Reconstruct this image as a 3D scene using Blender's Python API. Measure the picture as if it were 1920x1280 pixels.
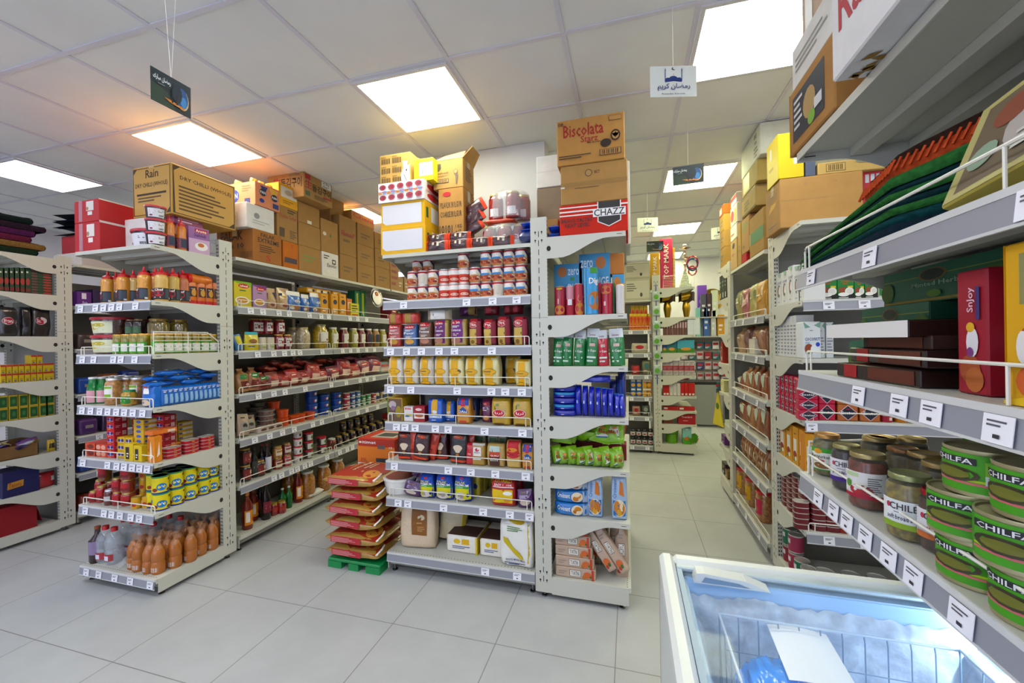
import bpy, bmesh, math, random
from mathutils import Vector, Matrix
PI = math.pi
for _o in list(bpy.data.objects): bpy.data.objects.remove(_o)
SC = bpy.context.scene; COL = SC.collection

# ---------------------------------------------------------------- camera (16 deg left of the aisle, eye height 1.56 m)
F_PX, YAW, PITCH, ROLL, EYE = 767.4, .2787, -.0004, -.0155, 1.56
_cy, _sy, _cp, _sp, _cr, _sr = math.cos(YAW), math.sin(YAW), math.cos(PITCH), math.sin(PITCH), math.cos(ROLL), math.sin(ROLL)
_f = Vector((-_sy*_cp, _cy*_cp, _sp)); _r = Vector((_cy, _sy, 0)); _u = _r.cross(_f)
CR = _cr*_r + _sr*_u; CU = -_sr*_r + _cr*_u; CF = _f
cam = bpy.data.cameras.new('camera'); camo = bpy.data.objects.new('camera', cam); COL.objects.link(camo)
cam.sensor_width = 36; cam.lens = F_PX/1920*36; cam.clip_start = .02
camo.matrix_world = Matrix(((CR.x, CU.x, -CF.x, 0), (CR.y, CU.y, -CF.y, 0), (CR.z, CU.z, -CF.z, EYE), (0, 0, 0, 1)))
SC.camera = camo

# ---------------------------------------------------------------- world, exposure
wd = bpy.data.worlds.new('world'); SC.world = wd; wd.use_nodes = True
wd.node_tree.nodes['Background'].inputs[0].default_value = (.75, .8, 1, 1)
wd.node_tree.nodes['Background'].inputs[1].default_value = .3
SC.view_settings.view_transform = 'Standard'; SC.view_settings.look = 'None'
SC.view_settings.gamma = 1; SC.view_settings.use_curve_mapping = False
SC.view_settings.exposure = 0.0
SC.cycles.use_denoising = True; SC.cycles.max_bounces = 7; SC.cycles.diffuse_bounces = 3
SC.cycles.glossy_bounces = 3; SC.cycles.transmission_bounces = 6; SC.cycles.transparent_max_bounces = 8
SC.cycles.caustics_reflective = False; SC.cycles.caustics_refractive = False; SC.cycles.sample_clamp_indirect = 4
PANEL_POWER = 19.5      # radiance of the ceiling panels
CEIL = 3.089             # ceiling height

# ---------------------------------------------------------------- materials
def lin(c):
    if isinstance(c, str):
        c = c.lstrip('#'); c = c if len(c) == 6 else ''.join(x+x for x in c); c = tuple(int(c[i:i+2], 16)/255 for i in (0, 2, 4))
    return tuple((x/12.92 if x <= .04045 else ((x+.055)/1.055)**2.4) for x in c) + (1,)
def vivid(c):   # printed colours a touch richer than they are typed below
    c = c.lstrip('#'); c = c if len(c) == 6 else ''.join(x+x for x in c); r = [int(c[i:i+2], 16)/255 for i in (0, 2, 4)]; m = sum(r)/3; sat = max(r)-min(r)
    return tuple(min(1, max(0, (m+(x-m)*1.13)*(1-.1*min(1, sat*2)))) for x in r)
_M = {}
def M(col, kind='paper'):
    key = (col, kind)
    if key in _M: return _M[key]
    m = bpy.data.materials.new(kind); m.use_nodes = True; nt = m.node_tree; N, L = nt.nodes, nt.links
    b = N['Principled BSDF']; c = lin(vivid(col) if kind in ('paper', 'foil', 'plastic', 'jar', 'card', 'food', 'amber') else col); b.inputs['Base Color'].default_value = c
    rough, metal, spec, coat = {'paper': (.55, 0, .4, 0), 'card': (.8, 0, .25, 0), 'foil': (.28, 0, .6, .3), 'steel': (.42, 0, .5, 0), 'chrome': (.22, 1, .5, 0),
        'gold': (.3, 1, .5, 0), 'plastic': (.32, 0, .5, 0), 'jar': (.22, 0, .5, .9), 'cloth': (.95, 0, .1, 0), 'tin': (.33, .55, .5, 0), 'wall': (.85, 0, .2, 0),
        'matte': (.8, 0, .2, 0), 'clear': (.06, 0, .5, 0), 'amber': (.12, 0, .5, .3), 'glass': (.02, 0, .5, 0), 'food': (.45, 0, .4, .5), 'bluefilm': (.2, 0, .6, .4), 'frost': (.35, 0, .4, 0)}[kind]
    b.inputs['Roughness'].default_value = rough; b.inputs['Metallic'].default_value = metal
    b.inputs['Specular IOR Level'].default_value = spec; b.inputs['Coat Weight'].default_value = coat
    if coat: b.inputs['Coat Roughness'].default_value = .06
    def noise(scale, detail=2, coord='Object'):
        tc = N.new('ShaderNodeTexCoord'); n = N.new('ShaderNodeTexNoise'); n.inputs['Scale'].default_value = scale; n.inputs['Detail'].default_value = detail
        L.new(tc.outputs[coord], n.inputs['Vector']); return n
    def vary(n, lo, hi):
        r = N.new('ShaderNodeMapRange'); r.inputs['To Min'].default_value = lo; r.inputs['To Max'].default_value = hi; r.inputs['From Min'].default_value = .3; r.inputs['From Max'].default_value = .7
        L.new(n.outputs['Fac'], r.inputs['Value'])
        h = N.new('ShaderNodeHueSaturation'); h.inputs['Color'].default_value = c; L.new(r.outputs[0], h.inputs['Value']); L.new(h.outputs[0], b.inputs['Base Color'])
    def bump(n, st, dist=.004):
        k = N.new('ShaderNodeBump'); k.inputs['Strength'].default_value = st; k.inputs['Distance'].default_value = dist; L.new(n.outputs['Fac'], k.inputs['Height']); L.new(k.outputs[0], b.inputs['Normal'])
    if kind == 'card': n = noise(14, 3); vary(n, .93, 1.05); bump(n, .15)
    elif kind == 'foil': n = noise(55, 2); bump(n, .5, .006)
    elif kind == 'cloth': n = noise(90, 3); vary(n, .7, 1.2); bump(n, .6, .004)
    elif kind == 'food': n = noise(75, 1); vary(n, .45, 1.45)
    elif kind == 'jar': n = noise(60, 2); vary(n, .55, 1.35)
    elif kind == 'wall': n = noise(3, 2); vary(n, .97, 1.03)
    elif kind == 'clear':
        b.inputs['Alpha'].default_value = .26; b.inputs['Specular IOR Level'].default_value = .9; n = noise(30, 2); bump(n, .5, .004)
    elif kind == 'bluefilm':
        b.inputs['Alpha'].default_value = .9; n = noise(18, 3); vary(n, .75, 1.3); bump(n, .8, .012)
    elif kind == 'amber':
        b.inputs['Alpha'].default_value = .8; n = noise(22, 2); bump(n, .3, .004)
    elif kind == 'glass':
        b.inputs['Alpha'].default_value = .05; b.inputs['Specular IOR Level'].default_value = .7
    elif kind == 'frost':
        b.inputs['Alpha'].default_value = .82; n = noise(28, 3); vary(n, .8, 1.15); bump(n, .6, .01)
    _M[key] = m; return m
def emit(col, s, name='lamp'):
    key = (col, 'emit', s)
    if key in _M: return _M[key]
    m = bpy.data.materials.new(name); m.use_nodes = True; b = m.node_tree.nodes['Principled BSDF']
    b.inputs['Base Color'].default_value = (.8, .8, .8, 1); b.inputs['Emission Color'].default_value = lin(col); b.inputs['Emission Strength'].default_value = s
    _M[key] = m; return m

# ---------------------------------------------------------------- mesh builder
class MB:
    def __init__(s): s.v = []; s.f = []; s.m = []; s.ms = []; s.mi = {}; s.T = None
    def mat(s, m):
        if isinstance(m, str): m = M(m)
        elif isinstance(m, tuple): m = M(*m)
        k = m.name
        if k not in s.mi: s.mi[k] = len(s.ms); s.ms.append(m)
        return s.mi[k]
    def add(s, vs, fs, m):
        o = len(s.v); k = s.mat(m)
        s.v += [tuple(s.T @ Vector(p)) for p in vs] if s.T is not None else [tuple(p) for p in vs]
        s.f += [tuple(i+o for i in f) for f in fs]; s.m += [k]*len(fs)
    def box(s, x0, y0, z0, x1, y1, z1, m, b=0):
        if b <= 0:
            s.add([(x0,y0,z0),(x1,y0,z0),(x1,y1,z0),(x0,y1,z0),(x0,y0,z1),(x1,y0,z1),(x1,y1,z1),(x0,y1,z1)],
                  [(0,3,2,1),(4,5,6,7),(0,1,5,4),(1,2,6,5),(2,3,7,6),(3,0,4,7)], m); return
        vs = []; ix = {}
        for i, (X, sx) in enumerate(((x0, 1), (x1, -1))):
            for j, (Y, sy) in enumerate(((y0, 1), (y1, -1))):
                for k, (Z, sz) in enumerate(((z0, 1), (z1, -1))):
                    for a, p in (('x', (X, Y+sy*b, Z+sz*b)), ('y', (X+sx*b, Y, Z+sz*b)), ('z', (X+sx*b, Y+sy*b, Z))):
                        ix[i, j, k, a] = len(vs); vs.append(p)
        g = lambda i, j, k, a: ix[i, j, k, a]; fs = []
        fs += [(g(0,0,0,'x'), g(0,0,1,'x'), g(0,1,1,'x'), g(0,1,0,'x')), (g(1,0,0,'x'), g(1,1,0,'x'), g(1,1,1,'x'), g(1,0,1,'x')),
               (g(0,0,0,'y'), g(1,0,0,'y'), g(1,0,1,'y'), g(0,0,1,'y')), (g(0,1,0,'y'), g(0,1,1,'y'), g(1,1,1,'y'), g(1,1,0,'y')),
               (g(0,0,0,'z'), g(0,1,0,'z'), g(1,1,0,'z'), g(1,0,0,'z')), (g(0,0,1,'z'), g(1,0,1,'z'), g(1,1,1,'z'), g(0,1,1,'z'))]
        for i in (0, 1):
            for j in (0, 1):
                fs.append((g(i,j,0,'x'), g(i,j,1,'x'), g(i,j,1,'y'), g(i,j,0,'y'))); fs.append((g(0,i,j,'y'), g(1,i,j,'y'), g(1,i,j,'z'), g(0,i,j,'z')))
                fs.append((g(i,0,j,'x'), g(i,1,j,'x'), g(i,1,j,'z'), g(i,0,j,'z')))
                for k in (0, 1): fs.append((g(i,j,k,'x'), g(i,j,k,'y'), g(i,j,k,'z')))
        s.add(vs, fs, m)
    def tube(s, pts, r, m, n=6, closed=False):
        pts = [Vector(p) for p in pts]; vs = []; fs = []; N = len(pts)
        for i, p in enumerate(pts):
            a = pts[(i-1) % N] if (i or closed) else pts[0]; b = pts[(i+1) % N] if (i < N-1 or closed) else pts[-1]
            t = (b-a).normalized(); up = Vector((0, 0, 1)) if abs(t.z) < .9 else Vector((1, 0, 0))
            u = t.cross(up).normalized(); w = t.cross(u)
            rr = r[i] if isinstance(r, (list, tuple)) else r
            vs += [p + rr*(math.cos(2*PI*k/n)*u + math.sin(2*PI*k/n)*w) for k in range(n)]
        for i in range(N if closed else N-1):
            j = (i+1) % N
            for k in range(n): fs.append((i*n+k, i*n+(k+1) % n, j*n+(k+1) % n, j*n+k))
        if not closed: fs += [tuple(range(n-1, -1, -1)), tuple((N-1)*n+k for k in range(n))]
        s.add(vs, fs, m)
    def lathe(s, prof, m, n=20, c=(0, 0, 0), sx=1, sy=1, cap=True):
        vs = []; fs = []; P = len(prof)
        for r, z in prof: vs += [(c[0]+sx*r*math.cos(2*PI*k/n), c[1]+sy*r*math.sin(2*PI*k/n), c[2]+z) for k in range(n)]
        for i in range(P-1):
            for k in range(n): fs.append((i*n+k, i*n+(k+1) % n, (i+1)*n+(k+1) % n, (i+1)*n+k))
        if cap:
            if prof[0][0] > 1e-6: fs.append(tuple(range(n-1, -1, -1)))
            if prof[-1][0] > 1e-6: fs.append(tuple((P-1)*n+k for k in range(n)))
        s.add(vs, fs, m)
    def surf(s, fn, nu, nv, m, u=(0, 1), v=(0, 1)):
        vs = [fn(u[0]+(u[1]-u[0])*i/nu, v[0]+(v[1]-v[0])*j/nv) for j in range(nv+1) for i in range(nu+1)]
        s.add(vs, [(j*(nu+1)+i, j*(nu+1)+i+1, (j+1)*(nu+1)+i+1, (j+1)*(nu+1)+i) for j in range(nv) for i in range(nu)], m)
    def poly(s, pts, y0, y1, m):   # outline in (x,z) extruded from y0 to y1
        n = len(pts); s.add([(p[0], y0, p[1]) for p in pts]+[(p[0], y1, p[1]) for p in pts],
              [tuple(range(n)), tuple(range(2*n-1, n-1, -1))]+[(i, i+n, (i+1) % n+n, (i+1) % n) for i in range(n)], m)
    def art(s, fn, shapes, base=.0006):
        """shapes printed on a face: fn(s,t,offset) gives the point; s,t run 0..1 over the face"""
        o = base
        for sh in shapes:
            k = sh[0]; o += .00035
            if k == 'r':       # r,col,x0,y0,x1,y1
                _, col, x0, y0, x1, y1 = sh; nx = max(1, int(abs(x1-x0)*s.seg+.99)); ny = max(1, int(abs(y1-y0)*s.segv+.99))
                s.surf(lambda a, b: fn(x0+(x1-x0)*a, y0+(y1-y0)*b, o), nx, ny, col)
            elif k == 'e':     # ellipse: cx,cy,rx,ry
                _, col, cx, cy, rx, ry = sh; n = 14
                vs = [fn(cx, cy, o)]+[fn(cx+rx*math.cos(2*PI*i/n), cy+ry*math.sin(2*PI*i/n), o) for i in range(n)]
                s.add(vs, [(0, i+1, (i+1) % n+1) for i in range(n)], col)
            elif k == 'p':     # polygon
                _, col, pts = sh; s.add([fn(a, b, o) for a, b in pts], [tuple(range(len(pts)))], col)
            elif k == 't':     # text into the box x0,y0..x1,y1 (optional turn in degrees)
                _, col, st, x0, y0, x1, y1 = sh[:7]; tv, tf = txt(st); rot = sh[7] if len(sh) > 7 else 0
                if rot == 90: g = lambda a, b: (x0+(x1-x0)*(1-b), y0+(y1-y0)*a)
                elif rot == -90: g = lambda a, b: (x0+(x1-x0)*b, y0+(y1-y0)*(1-a))
                else: g = lambda a, b: (x0+(x1-x0)*a, y0+(y1-y0)*b)
                s.add([fn(*g(a, b), o) for a, b in tv], tf, col)
            elif k == 'b':     # barcode
                _, col, x0, y0, x1, y1 = sh; x = x0; i = 0
                while x < x1: w = (x1-x0)*(.02+.02*((i*7) % 3)); s.surf(lambda a, b: fn(min(x1, x+w*a), y0+(y1-y0)*b, o), 1, 1, col); x += w*2.1; i += 1
            elif k == 'l':     # n text-like lines
                _, col, n, x0, y0, x1, y1 = sh; h = (y1-y0)/n
                for i in range(n):
                    e = x0+(x1-x0)*(.65+.35*((i*37) % 10)/9); s.surf(lambda a, b: fn(x0+(e-x0)*a, y0+h*(i+.25+.45*b), o), 1, 1, col)
    seg = 1; segv = 1
    def build(s, name, parent=None, smooth=None, loc=None):
        me = bpy.data.meshes.new(name); me.from_pydata(s.v, [], s.f); me.update()
        for m in s.ms: me.materials.append(m)
        me.polygons.foreach_set('material_index', s.m)
        if smooth:
            me.polygons.foreach_set('use_smooth', [True]*len(s.f)); me.set_sharp_from_angle(angle=math.radians(smooth))
        o = bpy.data.objects.new(name, me); COL.objects.link(o)
        if parent is not None: o.parent = parent
        if loc is not None: o.location = loc
        return o
_T = {}
def txt(st):
    if st not in _T:
        cu = bpy.data.curves.new('writing', 'FONT'); cu.body = st; cu.resolution_u = 1 if len(st) > 5 else 2; cu.size = 1; cu.offset = .014
        o = bpy.data.objects.new('writing', cu); COL.objects.link(o)
        dg = bpy.context.evaluated_depsgraph_get(); dg.update(); me = o.evaluated_get(dg).to_mesh()
        V = [(v.co.x, v.co.y) for v in me.vertices]; Fc = [tuple(p.vertices) for p in me.polygons]
        o.evaluated_get(dg).to_mesh_clear(); bpy.data.objects.remove(o); bpy.data.curves.remove(cu)
        if not V: V = [(0, 0), (1, 1)]; Fc = []
        x0 = min(a for a, b in V); x1 = max(a for a, b in V); y0 = min(b for a, b in V); y1 = max(b for a, b in V)
        _T[st] = ([((a-x0)/max(x1-x0, 1e-6), (b-y0)/max(y1-y0, 1e-6)) for a, b in V], Fc)
    return _T[st]
def flat(x0, z0, x1, z1, y):           # art map for a face seen from -y
    return lambda a, b, o: (x0+(x1-x0)*a, y-o, z0+(z1-z0)*b)
def flatx(y0, z0, y1, z1, x, d=1):     # art map for a face seen from +x
    return lambda a, b, o: (x+o*d, y0+(y1-y0)*a, z0+(z1-z0)*b)
def flatz(x0, y0, x1, y1, z):
    return lambda a, b, o: (x0+(x1-x0)*a, y0+(y1-y0)*b, z+o)
def cyl(r, z0, z1, a0=-1.15, a1=1.15):  # art map round a cylinder, centred on -y
    return lambda a, b, o: ((r+o)*math.sin(a0+(a1-a0)*a), -(r+o)*math.cos(a0+(a1-a0)*a), z0+(z1-z0)*b)

# ---------------------------------------------------------------- objects
def tag(o, label=None, cat=None, group=None, kind=None):
    if label: o['label'] = label
    if cat: o['category'] = cat
    if group: o['group'] = group
    if kind: o['kind'] = kind
    return o
def empty(name, loc=(0, 0, 0), rot=(0, 0, 0)):
    o = bpy.data.objects.new(name, None); COL.objects.link(o); o.location = loc; o.rotation_euler = rot; o.empty_display_size = .05; return o
KIDS = {}
def copy_tree(o, parent=None):
    c = o.copy(); COL.objects.link(c)
    if parent is not None: c.parent = parent
    for ch in [x for x in o.children]: copy_tree(ch, c)
    return c
def place(o, loc, rot=0, tilt=(0, 0)):
    o.location = loc; o.rotation_euler = (tilt[0], tilt[1], rot); return o
ORD = 'first second third fourth fifth sixth seventh eighth ninth tenth eleventh twelfth thirteenth fourteenth fifteenth sixteenth seventeenth eighteenth nineteenth twentieth'.split()
def structure(o): o['kind'] = 'structure'; return o

# ---------------------------------------------------------------- the room
def tiles_mat(name, base, line, size, ox, oy, rough, lw, var):
    m = bpy.data.materials.new(name); m.use_nodes = True; nt = m.node_tree; N, L = nt.nodes, nt.links; b = N['Principled BSDF']
    tc = N.new('ShaderNodeTexCoord'); mp = N.new('ShaderNodeMapping'); L.new(tc.outputs['Object'], mp.inputs['Vector'])
    mp.inputs['Location'].default_value = (-ox, -oy, 0); br = N.new('ShaderNodeTexBrick'); L.new(mp.outputs[0], br.inputs['Vector'])
    br.offset = 0; br.inputs['Scale'].default_value = 1; br.inputs['Brick Width'].default_value = size; br.inputs['Row Height'].default_value = size
    br.inputs['Mortar Size'].default_value = lw; br.inputs['Mortar Smooth'].default_value = .1; br.inputs['Bias'].default_value = 0
    br.inputs['Color1'].default_value = lin(base); c2 = [x*var for x in lin(base)[:3]]; br.inputs['Color2'].default_value = (*c2, 1); br.inputs['Mortar'].default_value = lin(line)
    n = N.new('ShaderNodeTexNoise'); n.inputs['Scale'].default_value = 2.2; n.inputs['Detail'].default_value = 7; n.inputs['Roughness'].default_value = .62; L.new(tc.outputs['Object'], n.inputs['Vector'])
    r = N.new('ShaderNodeMapRange'); r.inputs['From Min'].default_value = .3; r.inputs['From Max'].default_value = .7; r.inputs['To Min'].default_value = .9 if var < 1 else 1; r.inputs['To Max'].default_value = 1.08 if var < 1 else 1
    L.new(n.outputs['Fac'], r.inputs['Value']); h = N.new('ShaderNodeHueSaturation'); L.new(br.outputs['Color'], h.inputs['Color']); L.new(r.outputs[0], h.inputs['Value']); L.new(h.outputs[0], b.inputs['Base Color'])
    k = N.new('ShaderNodeBump'); k.inputs['Strength'].default_value = .4; k.inputs['Distance'].default_value = .002; k.invert = True; L.new(br.outputs['Fac'], k.inputs['Height']); L.new(k.outputs[0], b.inputs['Normal'])
    b.inputs['Roughness'].default_value = rough; return m
X0, X1, Y0, Y1 = -7.2, 2.9, -3.4, 8.4
b = MB(); b.box(X0, Y0, -.1, X1, Y1, 0, tiles_mat('stone_tile', '#abacab', '#7b7875', .6, -2.487, 2.0, .42, .0025, .985)); structure(b.build('floor'))
b = MB(); b.box(X0, Y0, CEIL, X1, Y1, CEIL+.1, M('#e7e8e4', 'wall')); structure(b.build('ceiling'))
WALLC = M('#d8d5da', 'wall')
for k_ in range(2):   # unseen shop windows added behind the viewer, panes glow for bluish daylight
    wx = -5.6+3.1*k_; b = MB(); b.box(wx, Y0+.001, .5, wx+2.5, Y0+.02, 2.6, emit('#d2dcff', 2.4, 'added_daylight_pane'))
    b.box(wx-.06, Y0+.001, .44, wx, Y0+.05, 2.66, ('#8a8a8c', 'steel')); b.box(wx+2.5, Y0+.001, .44, wx+2.56, Y0+.05, 2.66, ('#8a8a8c', 'steel')); b.box(wx, Y0+.001, 2.6, wx+2.5, Y0+.05, 2.66, ('#8a8a8c', 'steel')); b.box(wx, Y0+.001, .44, wx+2.5, Y0+.05, .5, ('#8a8a8c', 'steel')); structure(b.build('window_%d' % (k_+1)))
for nm, q in (('wall_left', (X0-.1, Y0, 0, X0, Y1, CEIL)), ('wall_right', (X1, Y0, 0, X1+.1, Y1, CEIL)), ('wall_back', (X0-.1, Y1, 0, X1+.1, Y1+.1, CEIL)), ('wall_front', (X0-.1, Y0-.1, 0, X1+.1, Y0, CEIL))):
    b = MB(); b.box(*q, WALLC); structure(b.build(nm))
b = MB(); b.box(-1.57, 3.08, 0, -.6, 3.24, CEIL-.002, M('#d9d6d2', 'wall')); structure(b.build('column'))
# the T-bar grid of the ceiling: one trim object per bar
TS = .625; GX, GY = .331, 2.032
tb = ('#d9d7de', 'wall'); n = 0
for k in range(-12, 5):
    x = GX+TS*k
    if X0 < x < X1: n += 1; b = MB(); b.box(x-.012, Y0, CEIL-.006, x+.012, Y1, CEIL-.0005, tb); structure(b.build('trim_%d' % n))
for k in range(-8, 11):
    y = GY+TS*k
    if Y0 < y < Y1: n += 1; b = MB(); b.box(X0, y-.012, CEIL-.0065, X1, y+.012, CEIL-.0006, tb); structure(b.build('trim_%d' % n))
# square ceiling light panels on a 1.8 m grid
proto = None
COLW = {-3: 'third', -2: 'second', -1: 'first', 0: 'aisle', 1: 'wall-side'}
for i in range(-3, 2):
    for j in range(-3, 4):
        cx, cy = GX+TS/2+3*TS*i, GY+TS/2+3*TS*j
        if cy < Y0+.4 or cy > Y1-.35: continue
        tint = '#ffedd2' if i == -2 and j > -1 else '#edf3ff' if i < -1 or j < 0 else '#fbfff0' if j == 0 else '#fffbd2' if i < 0 else '#fbffc6'
        o = empty('ceiling_light', (cx, cy, CEIL-.012))
        b = MB()
        for q in ((-.3, -.3, .3, -.28), (-.3, .28, .3, .3), (-.3, -.28, -.28, .28), (.28, -.28, .3, .28)): b.box(q[0], q[1], -.006, q[2], q[3], .006, ('#d9d7d6', 'steel'))
        b.build('frame', o)
        b = MB(); b.box(-.28, -.28, -.002, .28, .28, .004, emit(tint, PANEL_POWER, 'light_diffuser')); b.build('diffuser', o)
        where = {-3: 'above the far left gondola', -2: 'above the end unit of sauces', -1: 'above the middle unit of rice', 0: 'above the main aisle', 1: 'beyond the right gondola'}[i]
        rowt = {-3: 'rearmost row behind viewer', -2: 'second row behind viewer', -1: 'row over the viewer', 0: 'first row ahead', 1: 'second row ahead', 2: 'third row ahead', 3: 'fourth row ahead'}[j]
        tag(o, 'square glowing ceiling panel %s, %s' % (where, rowt), 'ceiling light', 'square light panels in the ceiling')

# ---------------------------------------------------------------- shelving
STEEL = ('#c3c2b5', 'steel'); DARK = ('#2c2b29', 'matte'); RAIL = ('#8e8f96', 'plastic'); RAILTOP = ('#cbcbc8', 'steel'); WIRE = ('#e2dfd2', 'steel'); TICKET = ('#ecebf0', 'paper')
class Unit:
    """local frame: x along the shelf (left to right for someone facing it), y inward, z up"""
    def __init__(s, ox, oy, rot, W, D, H, base, who):
        s.o = (ox, oy); s.rot = rot; s.W = W; s.D = D; s.H = H; s.base = base; s.who = who; s.zs = H+[base]
    clampoff = False
    def world(s, x, y):
        c, k = math.cos(s.rot), math.sin(s.rot); return (s.o[0]+c*x-k*y, s.o[1]+k*x+c*y)
    def along(s, px, d=0.0):          # distance along the shelf that the photo shows in pixel column px, on the plane d behind the front
        c, k = math.cos(s.rot), math.sin(s.rot)
        q = CF + (px-960)/F_PX*CR; A = Vector((c, k)); n = Vector((-k, c)); o = Vector(s.o)
        t = (o.dot(n)+d)/Vector((q.x, q.y)).dot(n); p = Vector((q.x, q.y))*t
        return (p-o).dot(A)
    def high(s, px, py, d=0.0):       # height that the photo shows at pixel (px,py) on that plane
        c, k = math.cos(s.rot), math.sin(s.rot); n = Vector((-k, c))
        q = CF + (px-960)/F_PX*CR - (py-640)/F_PX*CU; t = (Vector(s.o).dot(n)+d)/Vector((q.x, q.y)).dot(n); return EYE+t*q.z
    def put(s, o, x, y, z, rot=0, tilt=(0, 0)):
        if tilt != (0, 0) and o.type == 'MESH':
            R_ = Matrix.Rotation(tilt[1], 3, 'Y') @ Matrix.Rotation(tilt[0], 3, 'X'); z -= min((R_ @ v.co).z for v in o.data.vertices)
        w = s.world(x, y); return place(o, (w[0], w[1], z), s.rot+rot, tilt)
_tk = None
def ticket_mesh():
    global _tk
    if _tk is None:
        b = MB(); b.box(-.026, -.0012, -.021, .026, 0, .021, TICKET)
        f = flat(-.026, -.021, .026, .021, -.0012); b.art(f, [('l', ('#55555a', 'paper'), 2, .15, .55, .85, .85), ('r', ('#333338', 'paper'), .4, .18, .62, .32)])
        o = b.build('price_tag'); _tk = o.data; bpy.data.objects.remove(o)
    return _tk
_um = {}
def upright_mesh(H, wide, thin):
    k = (H, wide, thin)
    if k not in _um:
        b = MB(); b.box(0, 0, .035, thin, wide, H, STEEL)
        for side, d in ((0, -1), (thin, 1)):      # side faces with the centre dashes and keyholes
            x = side+d*.0005; z = .1
            while z < H-.08:
                b.add([(x, wide/2-.002, z), (x, wide/2+.002, z), (x, wide/2+.002, z+.035), (x, wide/2-.002, z+.035)], [(0, 1, 2, 3)], DARK); z += .055
            for zz in (.11, .16, .55, .6, 1.03, 1.08, 1.55, 1.6, H-.14, H-.09):
                for y in (wide/2-.02, wide/2+.02):
                    b.add([(x, y+.006*math.cos(a*PI/3), zz+.006*math.sin(a*PI/3)) for a in range(6)], [tuple(range(6))], DARK)
                    b.add([(x, y-.0018, zz-.014), (x, y+.0018, zz-.014), (x, y+.0018, zz), (x, y-.0018, zz)], [(0, 1, 2, 3)], DARK)
            b.add([(x, 0, 1.7), (x, wide, 1.7), (x, wide, 1.703), (x, 0, 1.703)], [(0, 1, 2, 3)], ('#8f8d84', 'steel'))
        z = .08
        while z < H-.03:
            for x in (thin*.3, thin*.7):
                b.add([(x-.003, -.0005, z), (x+.003, -.0005, z), (x+.003, -.0005, z+.013), (x-.003, -.0005, z+.013)], [(0, 1, 2, 3)], DARK)
            z += .025
        o = b.build('upright'); _um[k] = o.data; bpy.data.objects.remove(o)
    return _um[k]
_bm = {}
def bracket_mesh(D, front, back, x):
    k = (round(D, 3), front, back)
    if k not in _bm:
        n = 14; top = [(0, .004), (D, .004)]; low = []
        for i in range(n+1):
            t = i/n; e = max(0, min(1, (t-.22)/.62)); e = e*e*(3-2*e); low.append((D*(1-t), -(front+(back-front)*(1-e)))) if 0 else low.append((D*t, -(front+(back-front)*e)))
        pts = top+low[::-1]; b = MB()
        N = len(pts); b.add([(-.0015, p[0], p[1]) for p in pts]+[(.0015, p[0], p[1]) for p in pts], [tuple(range(N)), tuple(range(2*N-1, N-1, -1))]+[(i, (i+1) % N, (i+1) % N+N, i+N) for i in range(N)], STEEL)
        for d in (-1, 1):
            b.add([(d*.0022, D-.012+.013*math.cos(a*PI/6), -back*.52+.016*math.sin(a*PI/6)) for a in range(12)], [tuple(range(12))], DARK)
            b.add([(d*.0022, .02, -.012), (d*.0022, .05, -.012), (d*.0022, .05, -.009), (d*.0022, .02, -.009)], [(0, 1, 2, 3)], DARK)
        o = b.build('bracket'); _bm[k] = o.data; bpy.data.objects.remove(o)
    return _bm[k]
def inst(me, name, parent, loc):
    o = bpy.data.objects.new(name, me); COL.objects.link(o); o.parent = parent; o.location = loc; return o
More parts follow.
